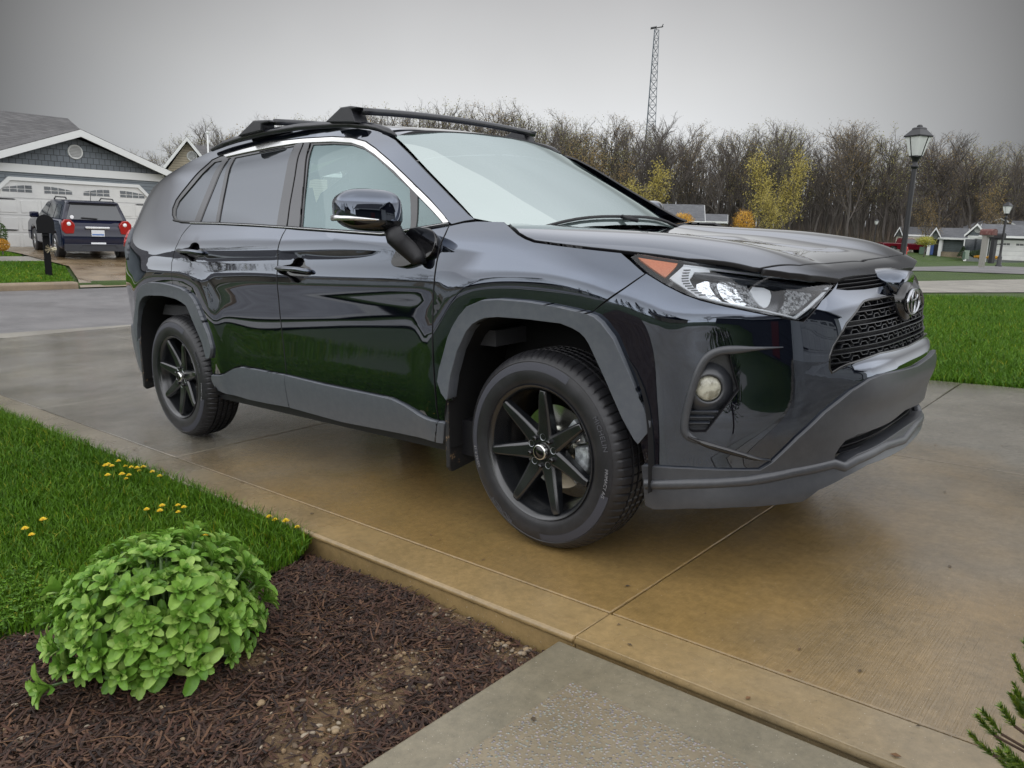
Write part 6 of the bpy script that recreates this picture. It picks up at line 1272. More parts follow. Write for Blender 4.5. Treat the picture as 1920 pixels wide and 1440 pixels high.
# ------------------------------------------------------------------ street furniture
def lamp(p, H, label, lean=(0, 0), group='lamp posts along the street'):
    o = empty('street_lamp', (p[0], p[1], p[2]), 0, label, 'street lamp', group); o.rotation_euler = (lean[0], lean[1], .4)
    m = MB(); m.lathe([(.16, 0), (.16, .05), (.11, .10), (.10, .45), (.075, .52), (.06, .60), (.052, 1.2), (.045, H - .80), (.045, H - .78), (.07, H - .76), (.07, H - .72), (.04, H - .70), (.05, H - .64), (.085, H - .58), (.10, H - .555)], 16); m.build('post', M['iron'], o, True)
    h = MB(); 
    for s in range(4):
        a = math.pi / 4 + s * math.pi / 2; h.tube([(.10 * math.cos(a) * 1.2, .10 * math.sin(a) * 1.2, H - .56), (.185 * math.cos(a) * 1.2, .185 * math.sin(a) * 1.2, H - .20)], .009, 4)
    h.lathe([(.125, H - .57), (.125, H - .545), (0, H - .545)], 4); h.lathe([(.25, H - .205), (.255, H - .18), (.24, H - .17), (.13, H - .07), (.125, H - .045), (.10, H - .03), (.05, H - .02), (.05, H + .0), (.028, H + .02), (0, H + .02)], 4)
    ho = h.build('lantern_frame', M['iron'], o); ho.rotation_euler = (0, 0, 0)
    g_ = MB(); g_.lathe([(.118, H - .545), (.218, H - .205)], 4); g_.build('lantern_glass', mat('frosted_pane', (.62, .64, .62), .25, ior=1.5, alpha=1), ho); return o
lb = at_d(1693, 477, 17); lt_ = at_d(1724, 236, 17); lean = math.atan2(lt_[0] - lb[0], 4); zl = lt_[2]; zg = float(T(lb[0], lb[1]))
la = lamp((lb[0], lb[1], zg), zl - zg, 'black lamp post with a four sided lantern rising beyond the bonnet, nearest to the camera'); la.rotation_euler = (0, 0, .35)
l2 = at_d(1872, 499.6, 46); l2t = at_d(1886, 379, 46); lamp(l2, l2t[2] - l2[2], 'black lamp post beside the mailboxes at the right edge')
l3 = at_d(1638, 462, 95); lamp((l3[0], l3[1], -.6), at_d(1641, 411, 95)[2] + .6, 'small far lamp post just left of the red pickup')
lamp((-9.0, -8.6, float(T(-9, -8.6))), 4.0, 'lamp post on the street verge seen only as a reflection in the front door')
lamp((-9.0, -34, float(T(-9, -34))), 4.0, 'lamp post further down the street seen only in the reflections')
def mailbox(p, H, label, mbox, mpost, yaw, post=(.10, .10), size=(.20, .50, .22), arm=True, group=None):
    o = empty('mailbox', p, yaw, label, 'mailbox', group); m = MB(); m.box((0, 0, H / 2 - .1), (post[0], post[1], H - .1)); 
    if arm: m.box((0, -.1, H - .24), (post[0] * .9, .5, .06))
    bevel(m.build('post', mpost, o), .012)
    b = MB(); w, l, h = size; P = [(-w / 2, 0), (w / 2, 0), (w / 2, h * .6)] + [(w / 2 * math.cos(a), h * .6 + h * .4 * math.sin(a)) for a in np.linspace(.2, math.pi - .2, 9)] + [(-w / 2, h * .6)]; b.prism([(x, z + H - .2) for x, z in P], -l / 2 - .1, l / 2 - .1, ax=1); bo_ = bevel(b.build('box', mbox, o), .008)
    d = MB(); d.prism([(x * 1.06, z * 1.04 + H - .205) for x, z in P], -l / 2 - .118, -l / 2 - .1, ax=1); bevel(d.build('box_door', mbox, bo_), .005); f_ = MB(); f_.box((w / 2 + .012, .02, H - .02), (.006, .03, .16)); f_.build('flag', M['iron'], bo_); return o
m1 = at_T(92, 517); top = (517 - 405) * math.hypot(m1[0] - CW[0], m1[1] - CW[1]) / FOC - .45
mailbox(tuple(m1), top, 'large black mailbox on a square black post before the dark blue SUV', mat('mailbox_black', (.004, .004, .005), .6, spec=.2), mat('post_black', (.004, .004, .005), .7, spec=.2), R(74), post=(.14, .14), size=(.33, .50, .40))
wr = MB(); q = Vector(m1) + Vector((.09, .05, .62))
for k in range(14):
    a = rs.uniform(0, 6.28); b_ = rs.uniform(-1, 1); e = q + Vector((.03, math.cos(a) * .13, math.sin(a) * .12)); wr.tube([tuple(q), tuple(e)], .004, 4)
fw_ = MB()
for k in range(7): v = q + Vector((.03, rs.uniform(-.02, .10), rs.uniform(-.06, .05))); fw_.lathe([(0, .02), (.025, .008), (.028, -.005), (0, -.02)], 8, c=tuple(v))
wo = wr.build('flower_bow', mat('twine', (.35, .3, .2), .9)); fw_.build('blossom', mat('pale_blossom', (.6, .55, .4), .8), wo); tag(wo, 'small pale flower bow tied to the black mailbox post', 'decoration')
p = at_d(1840, 499, 46); mailbox((p[0], p[1], p[2]), 1.75, 'weathered brown double mailbox on a pale post near the right edge', mat('rust_brown', (.11, .035, .03), .6, noise=(8, (.2, .12, .1), .5, .7)), mat('grey_wood', (.25, .24, .22), .8), R(70), post=(.22, .22), size=(.42, .62, .30))
p = at_d(1858, 492, 48); mailbox((p[0], p[1], p[2]), 1.45, 'black mailbox on a dark post beside the far lamp post', M['iron'], M['iron'], R(60), post=(.22, .22), size=(.30, .8, .28))
def utility_box(px, py, D, label, w, h, m):
    p = at_d(px, py, D); b = MB(); b.box((0, 0, h / 2), (w, w * .8, h)); b.box((0, 0, h + .02), (w * 1.05, w * .85, .04)); o = b.build('utility_box', m); o.location = p; bevel(o, .03, 3); return tag(o, label, 'utility box', 'utility boxes on the far lawns')
ug = mat('utility_green', (.05, .09, .06), .6); utility_box(1728, 477, 88, 'dark green utility box on the lawn below the round tree', .45, .7, ug); utility_box(1806, 487, 75, 'slim dark utility box beside the cone shaped shrub', .18, .6, ug); utility_box(1811, 486, 76, 'pale green utility box beside the cone shaped shrub', .35, .7, mat('utility_pale', (.2, .25, .2), .6))
hp_ = at_d(1697, 480, 62); hy = MB(); hy.lathe([(.16, 0), (.16, .05), (.11, .07), (.11, .5), (.14, .52), (.14, .56), (.10, .62), (.03, .68), (.03, .72), (0, .72)], 16); hy.tube([(-.19, 0, .42), (.19, 0, .42)], .05, 10); ho = hy.build('fire_hydrant', mat('hydrant_red', (.45, .03, .02), .4)); ho.location = hp_; autosmooth(ho, 40); tag(ho, 'red fire hydrant at the foot of the lamp post', 'hydrant')
# lattice radio tower
tb_, tt_ = at_d(1214, 300, 210), at_d(1226, 52, 210); tx, ty_, tz = tb_[0], tb_[1], 0; Ht = tt_[2]; tw_ = empty('radio_tower', (tx, ty_, -.5), 0, 'tall thin steel lattice radio tower rising above the trees', 'tower'); lx = (tt_[0] - tb_[0]) * .0
def tp(k, z): r = 2.35 - 1.62 * min(1, z / Ht); a = k * 2.0944 + .5; return (r * math.cos(a), r * math.sin(a), z)
lg = MB(); br_ = MB(); nb = 26
for k in range(3): lg.tube([tp(k, 0), tp(k, Ht)], .085, 5)
for i in range(nb):
    z0, z1 = Ht * i / nb, Ht * (i + 1) / nb
    for k in range(3): br_.tube([tp(k, z0), tp((k + 1) % 3, z1)], .05, 4); br_.tube([tp((k + 1) % 3, z0), tp(k, z1)], .05, 4); br_.tube([tp(k, z1), tp((k + 1) % 3, z1)], .04, 4)
steel = mat('galvanised_steel', (.09, .11, .13), .6); lg.build('tower_leg', steel, tw_); br_.build('lattice_brace', steel, tw_)
an = MB(); an.tube([(-1.6, 0, Ht + .4), (2.0, 0, Ht + .5)], .12, 6); an.tube([(0, 0, Ht), (0, 0, Ht + .9)], .12, 6); an.box((-.8, 0, Ht + .6), (1.3, .5, .35)); an.tube([(1.6, 0, Ht + .3), (2.0, 0, Ht + 1.1)], .1, 6); an.build('antenna', M['iron'], tw_)

# ------------------------------------------------------------------ other vehicles (simple but complete)
def carbody(root, prof, gprof, w, wtop, m, mg, name='body', bev=.07, arches=(), gl=(0, 0)):
    """prof: lower body side outline (x,z); gprof: greenhouse outline (x,z)"""
    b = MB(); b.prism(prof, -w / 2, w / 2, ax=1); bo = b.build(name, m, root); bevel(bo, bev, 3)
    n = len(gprof); zb_ = min(p[1] for p in gprof); zt_ = max(p[1] for p in gprof); V = []
    for s in (-1, 1):
        for x, z in gprof: V.append((x, s * (w * .47 + (wtop / 2 - w * .47) * (z - zb_) / (zt_ - zb_)), z))
    g_ = MB(); g_.add(V, [tuple(range(n))[::-1], tuple(range(n, 2 * n))] + [(i, (i + 1) % n, n + (i + 1) % n, n + i) for i in range(n)]); go = g_.build('cabin', m, root); bevel(go, .05, 3); return bo, go
def car_wheel(root, x, y, r, w, s, mrim):
    t = MB(); t.lathe([(r * .62, -w / 2), (r * .9, -w / 2), (r, -w * .35), (r, w * .35), (r * .9, w / 2), (r * .62, w / 2)], 28, axis=1); wo = t.build('wheel', M['tyre'], root); autosmooth(wo, 40); wo.location = (x, y, r)
    k = MB(); k.lathe([(0, s * w * .30), (r * .15, s * w * .34), (r * .2, s * w * .25)], 16, axis=1); k.lathe([(r * .56, s * w * .3), (r * .64, s * w * .46), (r * .66, s * w * .3)], 28, axis=1)
    for q in range(5): a = q * 2 * math.pi / 5; k.tube([(r * .1 * math.cos(a), s * w * .30, r * .1 * math.sin(a)), (r * .6 * math.cos(a), s * w * .36, r * .6 * math.sin(a))], r * .085, 6)
    k.build('rim', mrim, wo, True); d = MB(); d.lathe([(0, s * w * .1), (r * .62, s * w * .1)], 20, axis=1); d.build('brake_disc', M['black'], wo)
M['navy'] = mat('navy_paint', (.004, .006, .024), .10, ior=1.5, coat=.2); M['silverrim'] = mat('silver_rim', (.5, .5, .5), .3, metal=.7)
# blue SUV seen from behind; local x forward
bs = empty('parked_suv', tuple(), 0) if False else None
rp_ = (np.array([-22.5, 5.1]) + np.array([-22.4, 6.85])) / 2; yawb = math.atan2(.10, -1)
bs = empty('parked_suv', (-22.6, 5.98, float(T(-22.6, 5.98)) - .02), math.pi - .16, 'dark blue SUV seen from behind, parked before the white garage door across the street', 'car'); 
slope = math.atan(.027); bs.rotation_euler = (0, -slope, math.pi - .13)
low = [(-.92, .42), (-.86, .30), (-.42, .30), (-.40, .55), (-.28, .70), (0, .76), (.28, .70), (.40, .55), (.44, .28), (2.42, .28), (2.46, .55), (2.58, .70), (2.86, .76), (3.14, .70), (3.26, .55), (3.30, .30), (3.72, .32), (3.80, .60), (3.70, .90), (3.3, 1.02), (2.5, 1.08), (-.70, 1.10), (-.86, 1.0), (-.93, .72)]
grn = [(-.74, 1.08), (2.55, 1.06), (1.75, 1.55), (1.2, 1.62), (-.35, 1.64), (-.62, 1.60), (-.60, 1.52)]
carbody(bs, low, grn, 1.82, 1.30, M['navy'], None)
sg = MB(); sgl = [(-.45, 1.12), (.25, 1.12), (.25, 1.50), (-.28, 1.50)], [(.33, 1.12), (1.15, 1.12), (1.15, 1.52), (.33, 1.50)], [(1.22, 1.12), (2.2, 1.11), (1.62, 1.50), (1.22, 1.52)]
for s in (-1, 1):
    for P in sgl:
        g_ = MB(); V = [(x, s * (.862 + (.65 - .855) * (z - 1.06) / .58), z) for x, z in P]; V2 = [(x, y - s * .02, z) for x, y, z in V]; g_.add(V + V2, [(0, 1, 2, 3), (7, 6, 5, 4)]); g_.build('side_window', M['pane'], bs)
    wt = MB(); wt.tube([(-.3, s * .60, 1.66), (-.25, s * .60, 1.70), (1.0, s * .60, 1.70), (1.2, s * .60, 1.63)], .02, 6); wt.build('roof_rail', M['iron'], bs, True)
    mm = MB(); mm.box((2.05, s * 1.0, 1.14), (.14, .24, .17)); bevel(mm.build('wing_mirror', M['navy'], bs), .04, 3)
    tl = MB(); P = [(s * .56, .70 + .27), (s * .60, .74), (s * .80, .73), (s * .885, .82), (s * .885, 1.02), (s * .80, 1.12), (s * .66, 1.11), (s * .58, 1.02)]; tl.prism(P, -.955, -.80, ax=0); to = bevel(tl.build('tail_light', mat('tail_red', (.32, .010, .010), .12, coat=.5), bs), .02, 3); wc = MB(); wc.lathe([(0, -.965), (.05, -.962), (.055, -.95)], 16, c=(0, s * .71, 1.0), axis=0); wc.build('reverse_lamp', M['white_lens'], to, True)
    rf = MB(); rf.box((-.955, s * .62, .40), (.02, .22, .04)); rf.build('reflector', M['red'], bs)
    for x in (0, 2.86): car_wheel(bs, x, s * .80, .35, .22, s, M['silverrim'])
rw = MB(); rw.add([(-.72, -.72, 1.12), (-.72, .72, 1.12), (-.615, .58, 1.53), (-.615, -.58, 1.53), (-.735, -.72, 1.12), (-.735, .72, 1.12), (-.635, .58, 1.53), (-.635, -.58, 1.53)], [(4, 5, 6, 7), (0, 1, 5, 4), (2, 3, 7, 6)]); rw.build('rear_window', M['pane'], bs)
sp_ = MB(); sp_.box((-.66, 0, 1.585), (.20, 1.22, .05)); bevel(sp_.build('spoiler', M['navy'], bs), .02, 3); q = MB(); q.tube([(-.76, -.05, 1.15), (-.76, .35, 1.17)], .018, 6); q.build('rear_wiper', M['iron'], bs); q = MB(); q.tube([(-.35, 0, 1.64), (-.42, 0, 1.86)], .008, 5); q.build('antenna', M['iron'], bs)
q = MB(); q.box((-.945, 0, .905), (.05, .62, .065)); bevel(q.build('tailgate_trim', M['satin'], bs), .015); q = MB(); q.box((-.95, 0, .76), (.02, .33, .17)); po = q.build('number_plate', mat('plate_white', (.65, .67, .70), .4), bs); q = MB(); q.box((-.9615, 0, .72), (.002, .30, .04)); q.build('plate_band', mat('plate_blue', (.08, .18, .45), .4), po)
q = MB(); q.box((-.955, 0, .46), (.02, .38, .09)); q.build('bumper_sticker', M['white_lens'], bs); q = MB(); q.box((-.93, 0, .36), (.10, 1.70, .20)); q.tube([(-.985, -.48, .36), (-.985, -.42, .44), (-.985, .42, .44), (-.985, .48, .36)], .014, 6); bevel(q.build('rear_bumper', mat('dark_bumper', (.03, .032, .04), .5), bs), .03, 3)
q = MB(); q.box((1.4, 0, .38), (4.2, 1.4, .16)); q.build('underbody', M['black'], bs)
st_ = MB(); st_.lathe([(0, 0), (.05, 0)], 12, c=(0, 0, 0), axis=0); so_ = st_.build('window_sticker', M['white_lens'], bs); so_.location = (-.733, .58, 1.18)
def far_car(name, label, px, py, D, yaw, m, L_=4.6, H=1.5, kind='sedan', z=None):
    p = at_d(px, py, D); o = empty(name, (p[0], p[1], p[2] if z is None else z), yaw, label, 'truck' if kind == 'pickup' else 'car')
    if kind == 'pickup': lo_ = [(-1.3, .5), (-.45, .5), (-.35, .85), (.35, .85), (.45, .45), (3.1, .45), (3.2, .85), (3.9, .85), (4.0, .5), (4.5, .5), (4.55, 1.0), (4.4, 1.15), (3.0, 1.2), (-1.3, 1.2)]; gr_ = [(.9, 1.18), (3.1, 1.18), (2.5, 1.78), (1.05, 1.82)]; wb = 3.56; w = 2.0
    else: lo_ = [(-.95, .35), (-.4, .35), (-.3, .65), (.3, .65), (.4, .28), (2.3, .28), (2.4, .65), (3.0, .65), (3.1, .3), (3.6, .35), (3.6, .75), (2.6, .92), (-.7, .98), (-.95, .8)]; gr_ = [(-.5, .95), (2.35, .92), (1.5, 1.42), (.2, 1.45)]; wb = 2.7; w = 1.8
    carbody(o, lo_, gr_, w, w * .72, m, None)
    zb_, zt_ = gr_[0][1] + .05, gr_[-1][1] - .1; xa, xb = gr_[-1][0] - .05, gr_[-2][0]
    for s in (-1, 1):
        g_ = MB(); f = lambda z: s * (w * .475 + (w * .36 - w * .47) * (z - gr_[0][1]) / (zt_ + .1 - gr_[0][1]) + .004); g_.add([(xa, f(zb_), zb_), (xb + .45, f(zb_), zb_), (xb, f(zt_), zt_), (xa + .08, f(zt_), zt_)], [(0, 1, 2, 3)]); g_.build('side_window', M['pane'], o)
        for x in (0, wb): car_wheel(o, x, s * (w / 2 - .12), .40 if kind == 'pickup' else .33, .24, s, M['silverrim'])
    return o
far_car('pickup_truck', 'dark red pickup truck parked before the far cream house', 1668, 474, 106, math.radians(38), mat('dark_red_paint', (.12, .006, .014), .12, coat=.5), kind='pickup')
far_car('parked_car', 'small silver car just left of the red pickup', 1632, 466, 112, math.radians(38), mat('silver_paint', (.45, .46, .48), .2), z=-1.2)
far_car('parked_car', 'dark car whose roof shows above the bonnet left of the far lamp post', 1592, 466, 60, math.radians(50), mat('dark_paint', (.02, .025, .03), .12), z=-.75)

# ------------------------------------------------------------------ trees
def branch_mesh(seed, H, spread=.32, levels=4, tr=.18, low=.3, upright=.75, dens=1.0):
    rs = np.random.RandomState(seed); tk = MB(); mb = MB(); tips = []
    def grow(p, d, L_, r, lev):
        n = 4 if lev < 2 else 3; P = [p]; q = p.copy(); dd = d.copy()
        for i in range(n):
            dd = dd + rs.normal(0, .10 + .04 * lev, 3) + np.array([0, 0, .06 * upright]); dd /= np.linalg.norm(dd); q = q + dd * L_ / n; P.append(q.copy())
        (tk if lev == 0 else mb).tube(P, list(np.linspace(r, r * (.42 if lev else .35), n + 1)), 7 if lev == 0 else (4 if lev == 1 else 3), caps=False)
        if lev >= levels: tips.append(q); return
        k = int({0: 15, 1: 8, 2: 6, 3: 4}[lev] * dens); t0 = low if lev == 0 else .15
        for i in range(k):
            t = t0 + (1 - t0) * (i + rs.rand()) / k; f = t * n; j = min(int(f), n - 1); b = P[j] + (P[j + 1] - P[j]) * (f - j); a = rs.uniform(0, 6.283) ; sd = np.array([math.cos(a), math.sin(a), 0]); ax = dd if lev else np.array([0, 0, 1.])
            sd = sd - ax * np.dot(sd, ax); sd /= max(np.linalg.norm(sd), 1e-3); ang = rs.uniform(.35, .75) * (1.2 - .35 * t); nd = ax * math.cos(ang) + sd * math.sin(ang); nd[2] += .25 * upright; nd /= np.linalg.norm(nd)
            grow(b, nd, L_ * rs.uniform(.34, .52) * (1.12 - .45 * t if lev == 0 else 1), r * (.46 if lev == 0 else .58) * (1.1 - .35 * t), lev + 1)
    grow(np.zeros(3), np.array([rs.normal(0, .03), rs.normal(0, .03), 1.]), H * .93, tr, 0); return tk, mb, tips
def leaf_cluster(tips, rs, n, s, spread, frac=1.0, zmax=None):
    mb = MB(); tips = [t for t in tips if rs.rand() < frac]
    for t in tips:
        for k in range(n):
            p = t + rs.normal(0, spread, 3); a = rs.normal(0, 1, 3); a /= np.linalg.norm(a); b = np.cross(a, rs.normal(0, 1, 3)); b /= np.linalg.norm(b); q = s * rs.uniform(.6, 1.4); mb.add([p - a * q, p + b * q * .6, p + a * q, p - b * q * .6], [(0, 1, 2, 3)])
    return mb
bark = mat('grey_bark', (.115, .103, .094), .9, noise=(.5, (.05, .042, .036), .35, .65)); bark2 = mat('brown_twigs', (.105, .090, .078), .9, noise=(.3, (.06, .05, .044), .35, .65))
yel = leaf_mat('yellow_spring_leaves', (.30, .25, .06), (.42, .35, .085), (.52, .44, .12)); och = leaf_mat('ochre_buds', (.16, .115, .045), (.24, .17, .06), (.30, .20, .07)); olv = leaf_mat('olive_buds', (.18, .175, .06), (.26, .24, .08), (.34, .31, .10)); ora = leaf_mat('orange_leaves', (.42, .20, .02), (.55, .30, .03), (.68, .42, .06))
protos = []
def max_h(o): return max(v.co.z for ch in o.children for v in ch.data.vertices)
PH = {}
for s in range(7):
    rs = np.random.RandomState(100 + s); tk, mb, tips = branch_mesh(100 + s, 14.0, dens=.92, low=.28 + .05 * (s % 3), tr=.17); o = empty('bare_tree', (0, 0, -50)); tk.build('trunk', bark, o); cr_ = mb.build('branches', bark2, o)
    kind = (olv, olv, None, och, olv, None, och)[s]
    if kind: leaf_cluster(tips, rs, 2, .07, .25, .42 if s in (0, 1, 4) else .45).build('foliage', kind, o)
    protos.append(o); PH[s] = max_h(o) * .985
rs = np.random.RandomState(140); tk, mb, tips = branch_mesh(77, 10.0, dens=.9, low=.2, tr=.11); yt = empty('yellow_tree', (0, 0, -50)); tk.build('trunk', bark, yt); mb.build('branches', bark2, yt); leaf_cluster(tips, rs, 4, .11, .34, .60).build('foliage', yel, yt)
rs = np.random.RandomState(141); tk, mb, tips = branch_mesh(78, 12.0, dens=.9, low=.2, tr=.13); ot = empty('ochre_tree', (0, 0, -50)); tk.build('trunk', bark, ot); mb.build('branches', bark2, ot); leaf_cluster(tips, rs, 3, .10, .36, .55).build('foliage', och, ot)
used = set()
def place_tree(proto, p, s, rz, label, group, tall=1.0):
    first = proto.name not in used; used.add(proto.name)
    if first: o = proto
    else:
        o = proto.copy(); C.objects.link(o)
        for ch in proto.children: c_ = ch.copy(); C.objects.link(c_); c_.parent = o
    o.location = p; o.rotation_euler = (0, 0, rz); o.scale = (s / tall ** .6, s / tall ** .6, s); return tag(o, label, 'tree', group)
rs = np.random.RandomState(55)
def top_at(px):                       # skyline of the wood in the photograph
    return float(np.interp(px, [200, 300, 420, 500, 560, 620, 700, 760, 900, 980, 1060, 1130, 1200, 1240, 1290, 1330, 1400, 1480, 1560, 1660, 1740, 1800, 1860, 1950], [300, 282, 238, 232, 222, 205, 214, 190, 196, 208, 216, 220, 228, 250, 228, 246, 240, 234, 243, 246, 262, 262, 278, 290]))
lab = {0: 'thinly budding tree in the wood beyond the houses', 1: 'olive budding tree in the wood beyond the houses', 2: 'bare grey brown tree in the wood beyond the houses', 3: 'ochre budding tree in the wood beyond the houses', 4: 'olive budding tree in the wood beyond the houses', 5: 'bare grey brown tree in the wood beyond the houses', 6: 'ochre budding tree in the wood beyond the houses'}
def basez(p): return -.6
cnt_t = 0
for row, (D0, D1, n, hf) in enumerate(((112, 124, 50, 1.0), (126, 140, 52, .98), (142, 160, 46, .97))):
    for k in range(n):
        px = 180 + (1960 - 180) * (k + rs.uniform(.1, .9)) / n; D = rs.uniform(D0, D1) * float(np.interp(px, [200, 500, 900], [.62, .80, 1.0])); p = at_d(px, 430, D); tz_ = at_d(px, top_at(px) - 16 + rs.uniform(-4, 24) + row * 3, D)[2]; H = (tz_ + .6) * hf; i = rs.randint(7)
        place_tree(protos[i], (p[0], p[1], -.6), H / PH[i], rs.uniform(0, 6.28), lab[i] + '|%d|%d' % (px, row), {0: 'bare trees of the wood', 2: 'bare trees of the wood', 5: 'bare trees of the wood', 1: 'olive budding trees of the wood', 4: 'olive budding trees of the wood', 3: 'ochre budding trees of the wood', 6: 'ochre budding trees of the wood'}[i], tall=.72); cnt_t += 1
for i, (px, ty, D, lb_, pr) in enumerate(((1160, 290, 84, 'ochre yellow tree leaning over the windscreen edge, tallest of the coloured ones there', ot), (1195, 330, 80, 'bright yellow tree close behind the ochre one right of the windscreen', yt), (1425, 275, 100, 'pale yellow green tree standing out in the middle of the bare wood', yt), (1480, 280, 101, 'smaller yellow green tree right of the pale one in the bare wood', yt), (1447, 355, 92, 'low yellow tree in front of the bare wood', yt), (1075, 255, 92, 'ochre tree above the windscreen right of the far crossbar foot', ot), (1230, 300, 86, 'yellow tree just right of the radio tower foot', yt), (1110, 245, 88, 'ochre tree rising behind the windscreen corner', ot), (445, 240, 70, 'yellowish tree behind the SUV rear roof', ot), (1740, 360, 100, 'olive yellow tree at the wood edge right of the lamp post', ot), (1850, 330, 104, 'olive yellow tree behind the far right roofs', ot))):
    p = at_d(px, 430, D); H = at_d(px, ty, D)[2] + .6; place_tree(pr, (p[0], p[1], -.6), H / (max_h(pr) * .97), rs.uniform(0, 6), lb_, None, tall=1.1 if px in (1425, 1480) else .8)
def round_tree(name, px, py0, py1, w_px, D, m, label, trunk=.35):
    p0 = at_d(px, py0, D); p1 = at_d(px, py1, D); H = p1[2] - p0[2]; W_ = w_px * D / FOC; o = empty(name, tuple(p0), 0, label, 'tree'); r_ = np.random.RandomState(int(px)); t = MB(); t.tube([(0, 0, -.3), (0, 0, H * .7)], [W_ * .03, W_ * .012], 6); 
    for k in range(9): a = k * 2.4; t.tube([(0, 0, H * (.3 + .03 * k)), (math.cos(a) * W_ * .3, math.sin(a) * W_ * .3, H * (.6 + .03 * k))], [W_ * .012, W_ * .004], 4)
    t.build('trunk', bark, o); f = MB()
    for k in range(2600):
        v = r_.normal(0, 1, 3); v /= np.linalg.norm(v); rr = r_.uniform(.35, 1) ** .5 * (.85 + .25 * math.sin(v[0] * 5 + k % 3) * math.sin(v[2] * 4)); p = np.array([0, 0, H * (trunk + (1 - trunk) / 2)]) + v * rr * np.array([W_ / 2, W_ / 2, H * (1 - trunk) / 2]); a = r_.normal(0, 1, 3); a /= np.linalg.norm(a); b = np.cross(a, v); q = W_ * .022; f.add([p - a * q, p + b * q * .7, p + a * q, p - b * q * .7], [(0, 1, 2, 3)])
    f.build('foliage', m, o); return o
yg = leaf_mat('yellow_green_leaves', (.20, .22, .03), (.32, .31, .04), (.42, .38, .06)); dg = leaf_mat('dark_evergreen', (.015, .035, .012), (.025, .05, .016), (.04, .07, .02))
round_tree('round_tree', 1733, 476, 440, 36, 84, yg, 'small round yellow green tree in front of the far houses'); round_tree('orange_tree', 1279, 440, 394, 50, 66, ora, 'orange leaved round tree before the far cream gable above the bonnet', .1); round_tree('orange_tree', 1392, 450, 386, 46, 70, ora, 'orange yellow tree standing alone above the bonnet', .05)
def cone_shrub(px, py0, py1, w_px, D, label, m, round_=False):
    p0 = at_d(px, py0, D); H = at_d(px, py1, D)[2] - p0[2]; W_ = w_px * D / FOC; o = empty('evergreen_shrub' if not round_ else 'round_shrub', tuple(p0), 0, label, 'shrub'); r_ = np.random.RandomState(int(px) + 3); f = MB(); n_ = 1500
    for k in range(n_):
        z = r_.rand(); rr = (1 - z) ** .8 if not round_ else math.sqrt(max(0, 1 - (2 * z - 1) ** 2)); a = r_.uniform(0, 6.28); rr *= r_.uniform(.6, 1.08) * W_ / 2; p = np.array([rr * math.cos(a), rr * math.sin(a), z * H]); d = r_.normal(0, 1, 3); d /= np.linalg.norm(d); b = np.cross(d, r_.normal(0, 1, 3)); b /= np.linalg.norm(b); q = max(W_ * .045, .02); f.add([p - d * q, p + b * q * .5, p + d * q, p - b * q * .5], [(0, 1, 2, 3)])
    f.build('foliage', m, o); s_ = MB(); s_.tube([(0, 0, -.1), (0, 0, H * .8)], [W_ * .06, W_ * .02], 6); s_.build('stem', bark, o); return o
cone_shrub(1804, 481, 461, 15, 86, 'cone shaped dark evergreen against the slate green wall', dg); cone_shrub(1826, 482, 470, 18, 86, 'low dark rounded shrub beside the cone shaped one', dg, True); cone_shrub(1836, 482, 468, 14, 85, 'dark shrub behind the brown mailbox', dg, True)
cone_shrub(2, 458, 418, 20, 25, 'dark green shrub cut by the left edge of the picture', leaf_mat('mid_green', (.03, .07, .015), (.05, .1, .02), (.08, .14, .03)), True); cone_shrub(5, 470, 448, 20, 24.5, 'golden low shrub at the left edge of the picture', ora, True)
cone_shrub(1862, 486, 480, 20, 80, 'orange bedding shrub left of the far garage door', ora, True); cone_shrub(1835, 484, 479, 14, 80, 'orange bedding shrub below the brown mailbox', ora, True)
# undergrowth closing the foot of the wood, and dense far thicket behind it
rs = np.random.RandomState(66); ug_ = MB(); bk = MB()
for k in range(15000):
    px = rs.uniform(150, 2000); D = rs.uniform(108, 165) * float(np.interp(px, [200, 500, 900], [.62, .80, 1.0])); p = at_d(px, 430, D); h = min(rs.gamma(2.5, 1.0), 4.2) + .6; d = np.array([rs.normal(0, .22), rs.normal(0, .22), 1.]); a = rs.uniform(0, 6.28); w_ = np.array([math.cos(a), math.sin(a), 0]) * rs.uniform(.03, .09); q = np.array([p[0], p[1], -.8]); ug_.add([q - w_, q + w_, q + d * h], [(0, 1, 2)])
for k in range(5200):
    px = rs.uniform(150, 2000); D = rs.uniform(150, 185) * float(np.interp(px, [200, 500, 900], [.62, .80, 1.0])); p = at_d(px, 430, D); tz_ = at_d(px, top_at(px) + 10, D)[2]; h = tz_ * rs.uniform(.35, .80); d = np.array([rs.normal(0, .06), rs.normal(0, .06), 1.]); a = math.atan2(wray(px, 400)[1], wray(px, 400)[0]) + math.pi / 2; w_ = np.array([math.cos(a), math.sin(a), 0]) * rs.uniform(.06, .22); q = np.array([p[0], p[1], -.8]); bk.add([q - w_, q + w_, q + d * h + w_ * .3, q + d * h - w_ * .3], [(0, 1, 2, 3)])
o = ug_.build('undergrowth', chip_mat('brush_stems', [(.07, .055, .045), (.11, .085, .065), (.09, .06, .05), (.14, .11, .075), (.06, .06, .045)])); tag(o, kind='stuff'); o = bk.build('far_thicket', chip_mat('far_trunks', [(.065, .055, .052), (.10, .085, .075), (.13, .115, .10), (.08, .065, .06)])); tag(o, kind='stuff')
sc_ = MB()
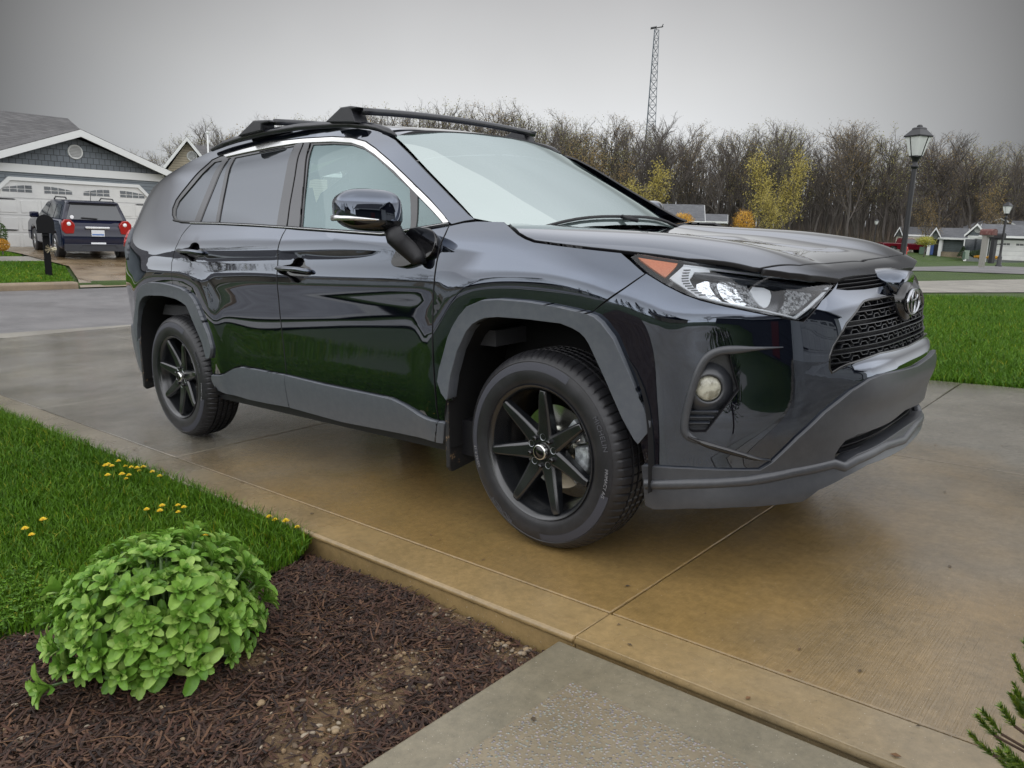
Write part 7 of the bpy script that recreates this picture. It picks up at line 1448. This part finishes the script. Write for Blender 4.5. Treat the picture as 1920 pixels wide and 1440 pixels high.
for k in range(3800):
    px = rs.uniform(1480, 2000); D = rs.uniform(121, 128); p = at_d(px, 430, D); h = min(rs.gamma(2, .5), 2.5); q = np.array([p[0], p[1], -1.4]); a = rs.uniform(0, 6.28); w_ = np.array([math.cos(a), math.sin(a), 0]) * .12; sc_.add([q - w_, q + w_, q + np.array([rs.normal(0, .3), rs.normal(0, .3), h + 1])], [(0, 1, 2)])
o = sc_.build('dry_scrub', chip_mat('scrub', [(.13, .13, .05), (.18, .15, .07), (.10, .09, .05)])); tag(o, kind='stuff')
# trees behind the camera, seen in the paintwork
for i, (x, y, s) in enumerate(((-40, -20, .6), (-44, -38, .75), (-42, -60, .65), (-46, -80, .8), (10, -30, .55), (16, -36, .6), (4, -44, .6), (-2, -60, .7), (-20, -110, .8), (12, -52, .7), (22, -24, .5))):
    place_tree(dgt if False else protos[i % 7], (x, y, -.6), s, i, 'tree behind the photographer seen only in the reflections of the paint', 'reflected trees')
for i, (x, y, h) in enumerate(((3.0, -34, 9), (0, -36, 7), (6.5, -33, 8), (-3.5, -40, 9), (9, -38, 10), (-7, -44, 8))):
    o = empty('conifer', (x, y, -.5), 0, 'dark conifer behind the photographer seen only in the bumper reflection', 'tree', 'reflected conifers'); r_ = np.random.RandomState(i); f = MB()
    for k in range(1600):
        z = r_.rand() ** .8; rr = (1 - z) * h * .2 * r_.uniform(.5, 1.1) + .05; a = r_.uniform(0, 6.28); p = np.array([rr * math.cos(a), rr * math.sin(a), z * h + .4]); d = np.array([math.cos(a), math.sin(a), -.3]) * .22; b = np.array([-math.sin(a), math.cos(a), 0]) * .12; f.add([p - d, p + b, p + d, p - b], [(0, 1, 2, 3)])
    f.build('foliage', dg, o); t = MB(); t.tube([(0, 0, 0), (0, 0, h)], [.15, .03], 6); t.build('trunk', bark, o)

# labels of the wood's trees: kind, depth and what they stand above or beside in the picture
LM = [(300, 'behind the grey garage house'), (430, 'behind the tan house'), (560, 'behind the rear crossbar'), (680, 'behind the front crossbar foot'), (800, 'above the near end of the windscreen'), (930, 'behind the long front crossbar'), (1050, 'past the far crossbar foot'), (1140, 'beside the sloping windscreen pillar'), (1205, 'just left of the radio tower'), (1260, 'just right of the radio tower'), (1340, 'above the far cream gable'), (1430, 'above the lone orange tree'), (1530, 'above the middle of the bonnet'), (1620, 'above the right part of the bonnet'), (1705, 'just left of the tall lamp post'), (1780, 'just right of the tall lamp post'), (1860, 'above the slate green house'), (9999, 'above the sage green house')]
cells = {}
for o in list(C.objects):
    l = o.get('label', '')
    if '|' in l:
        a, px, row = l.split('|'); k = next(t for lim, t in LM if int(px) < lim); kind = a.split(' tree')[0]; cells.setdefault((kind, ('nearest', 'middle', 'farthest')[int(row)], k), []).append((int(px), o))
for (kind, row, k), L_ in cells.items():
    L_.sort(key=lambda t: t[0]); n = len(L_)
    for i, (px, o) in enumerate(L_): o['label'] = ('' if n == 1 else ('left ' if i == 0 else 'right ' if i == n - 1 else 'middle ')) + '%s tree in the %s row %s' % (kind, row, k)
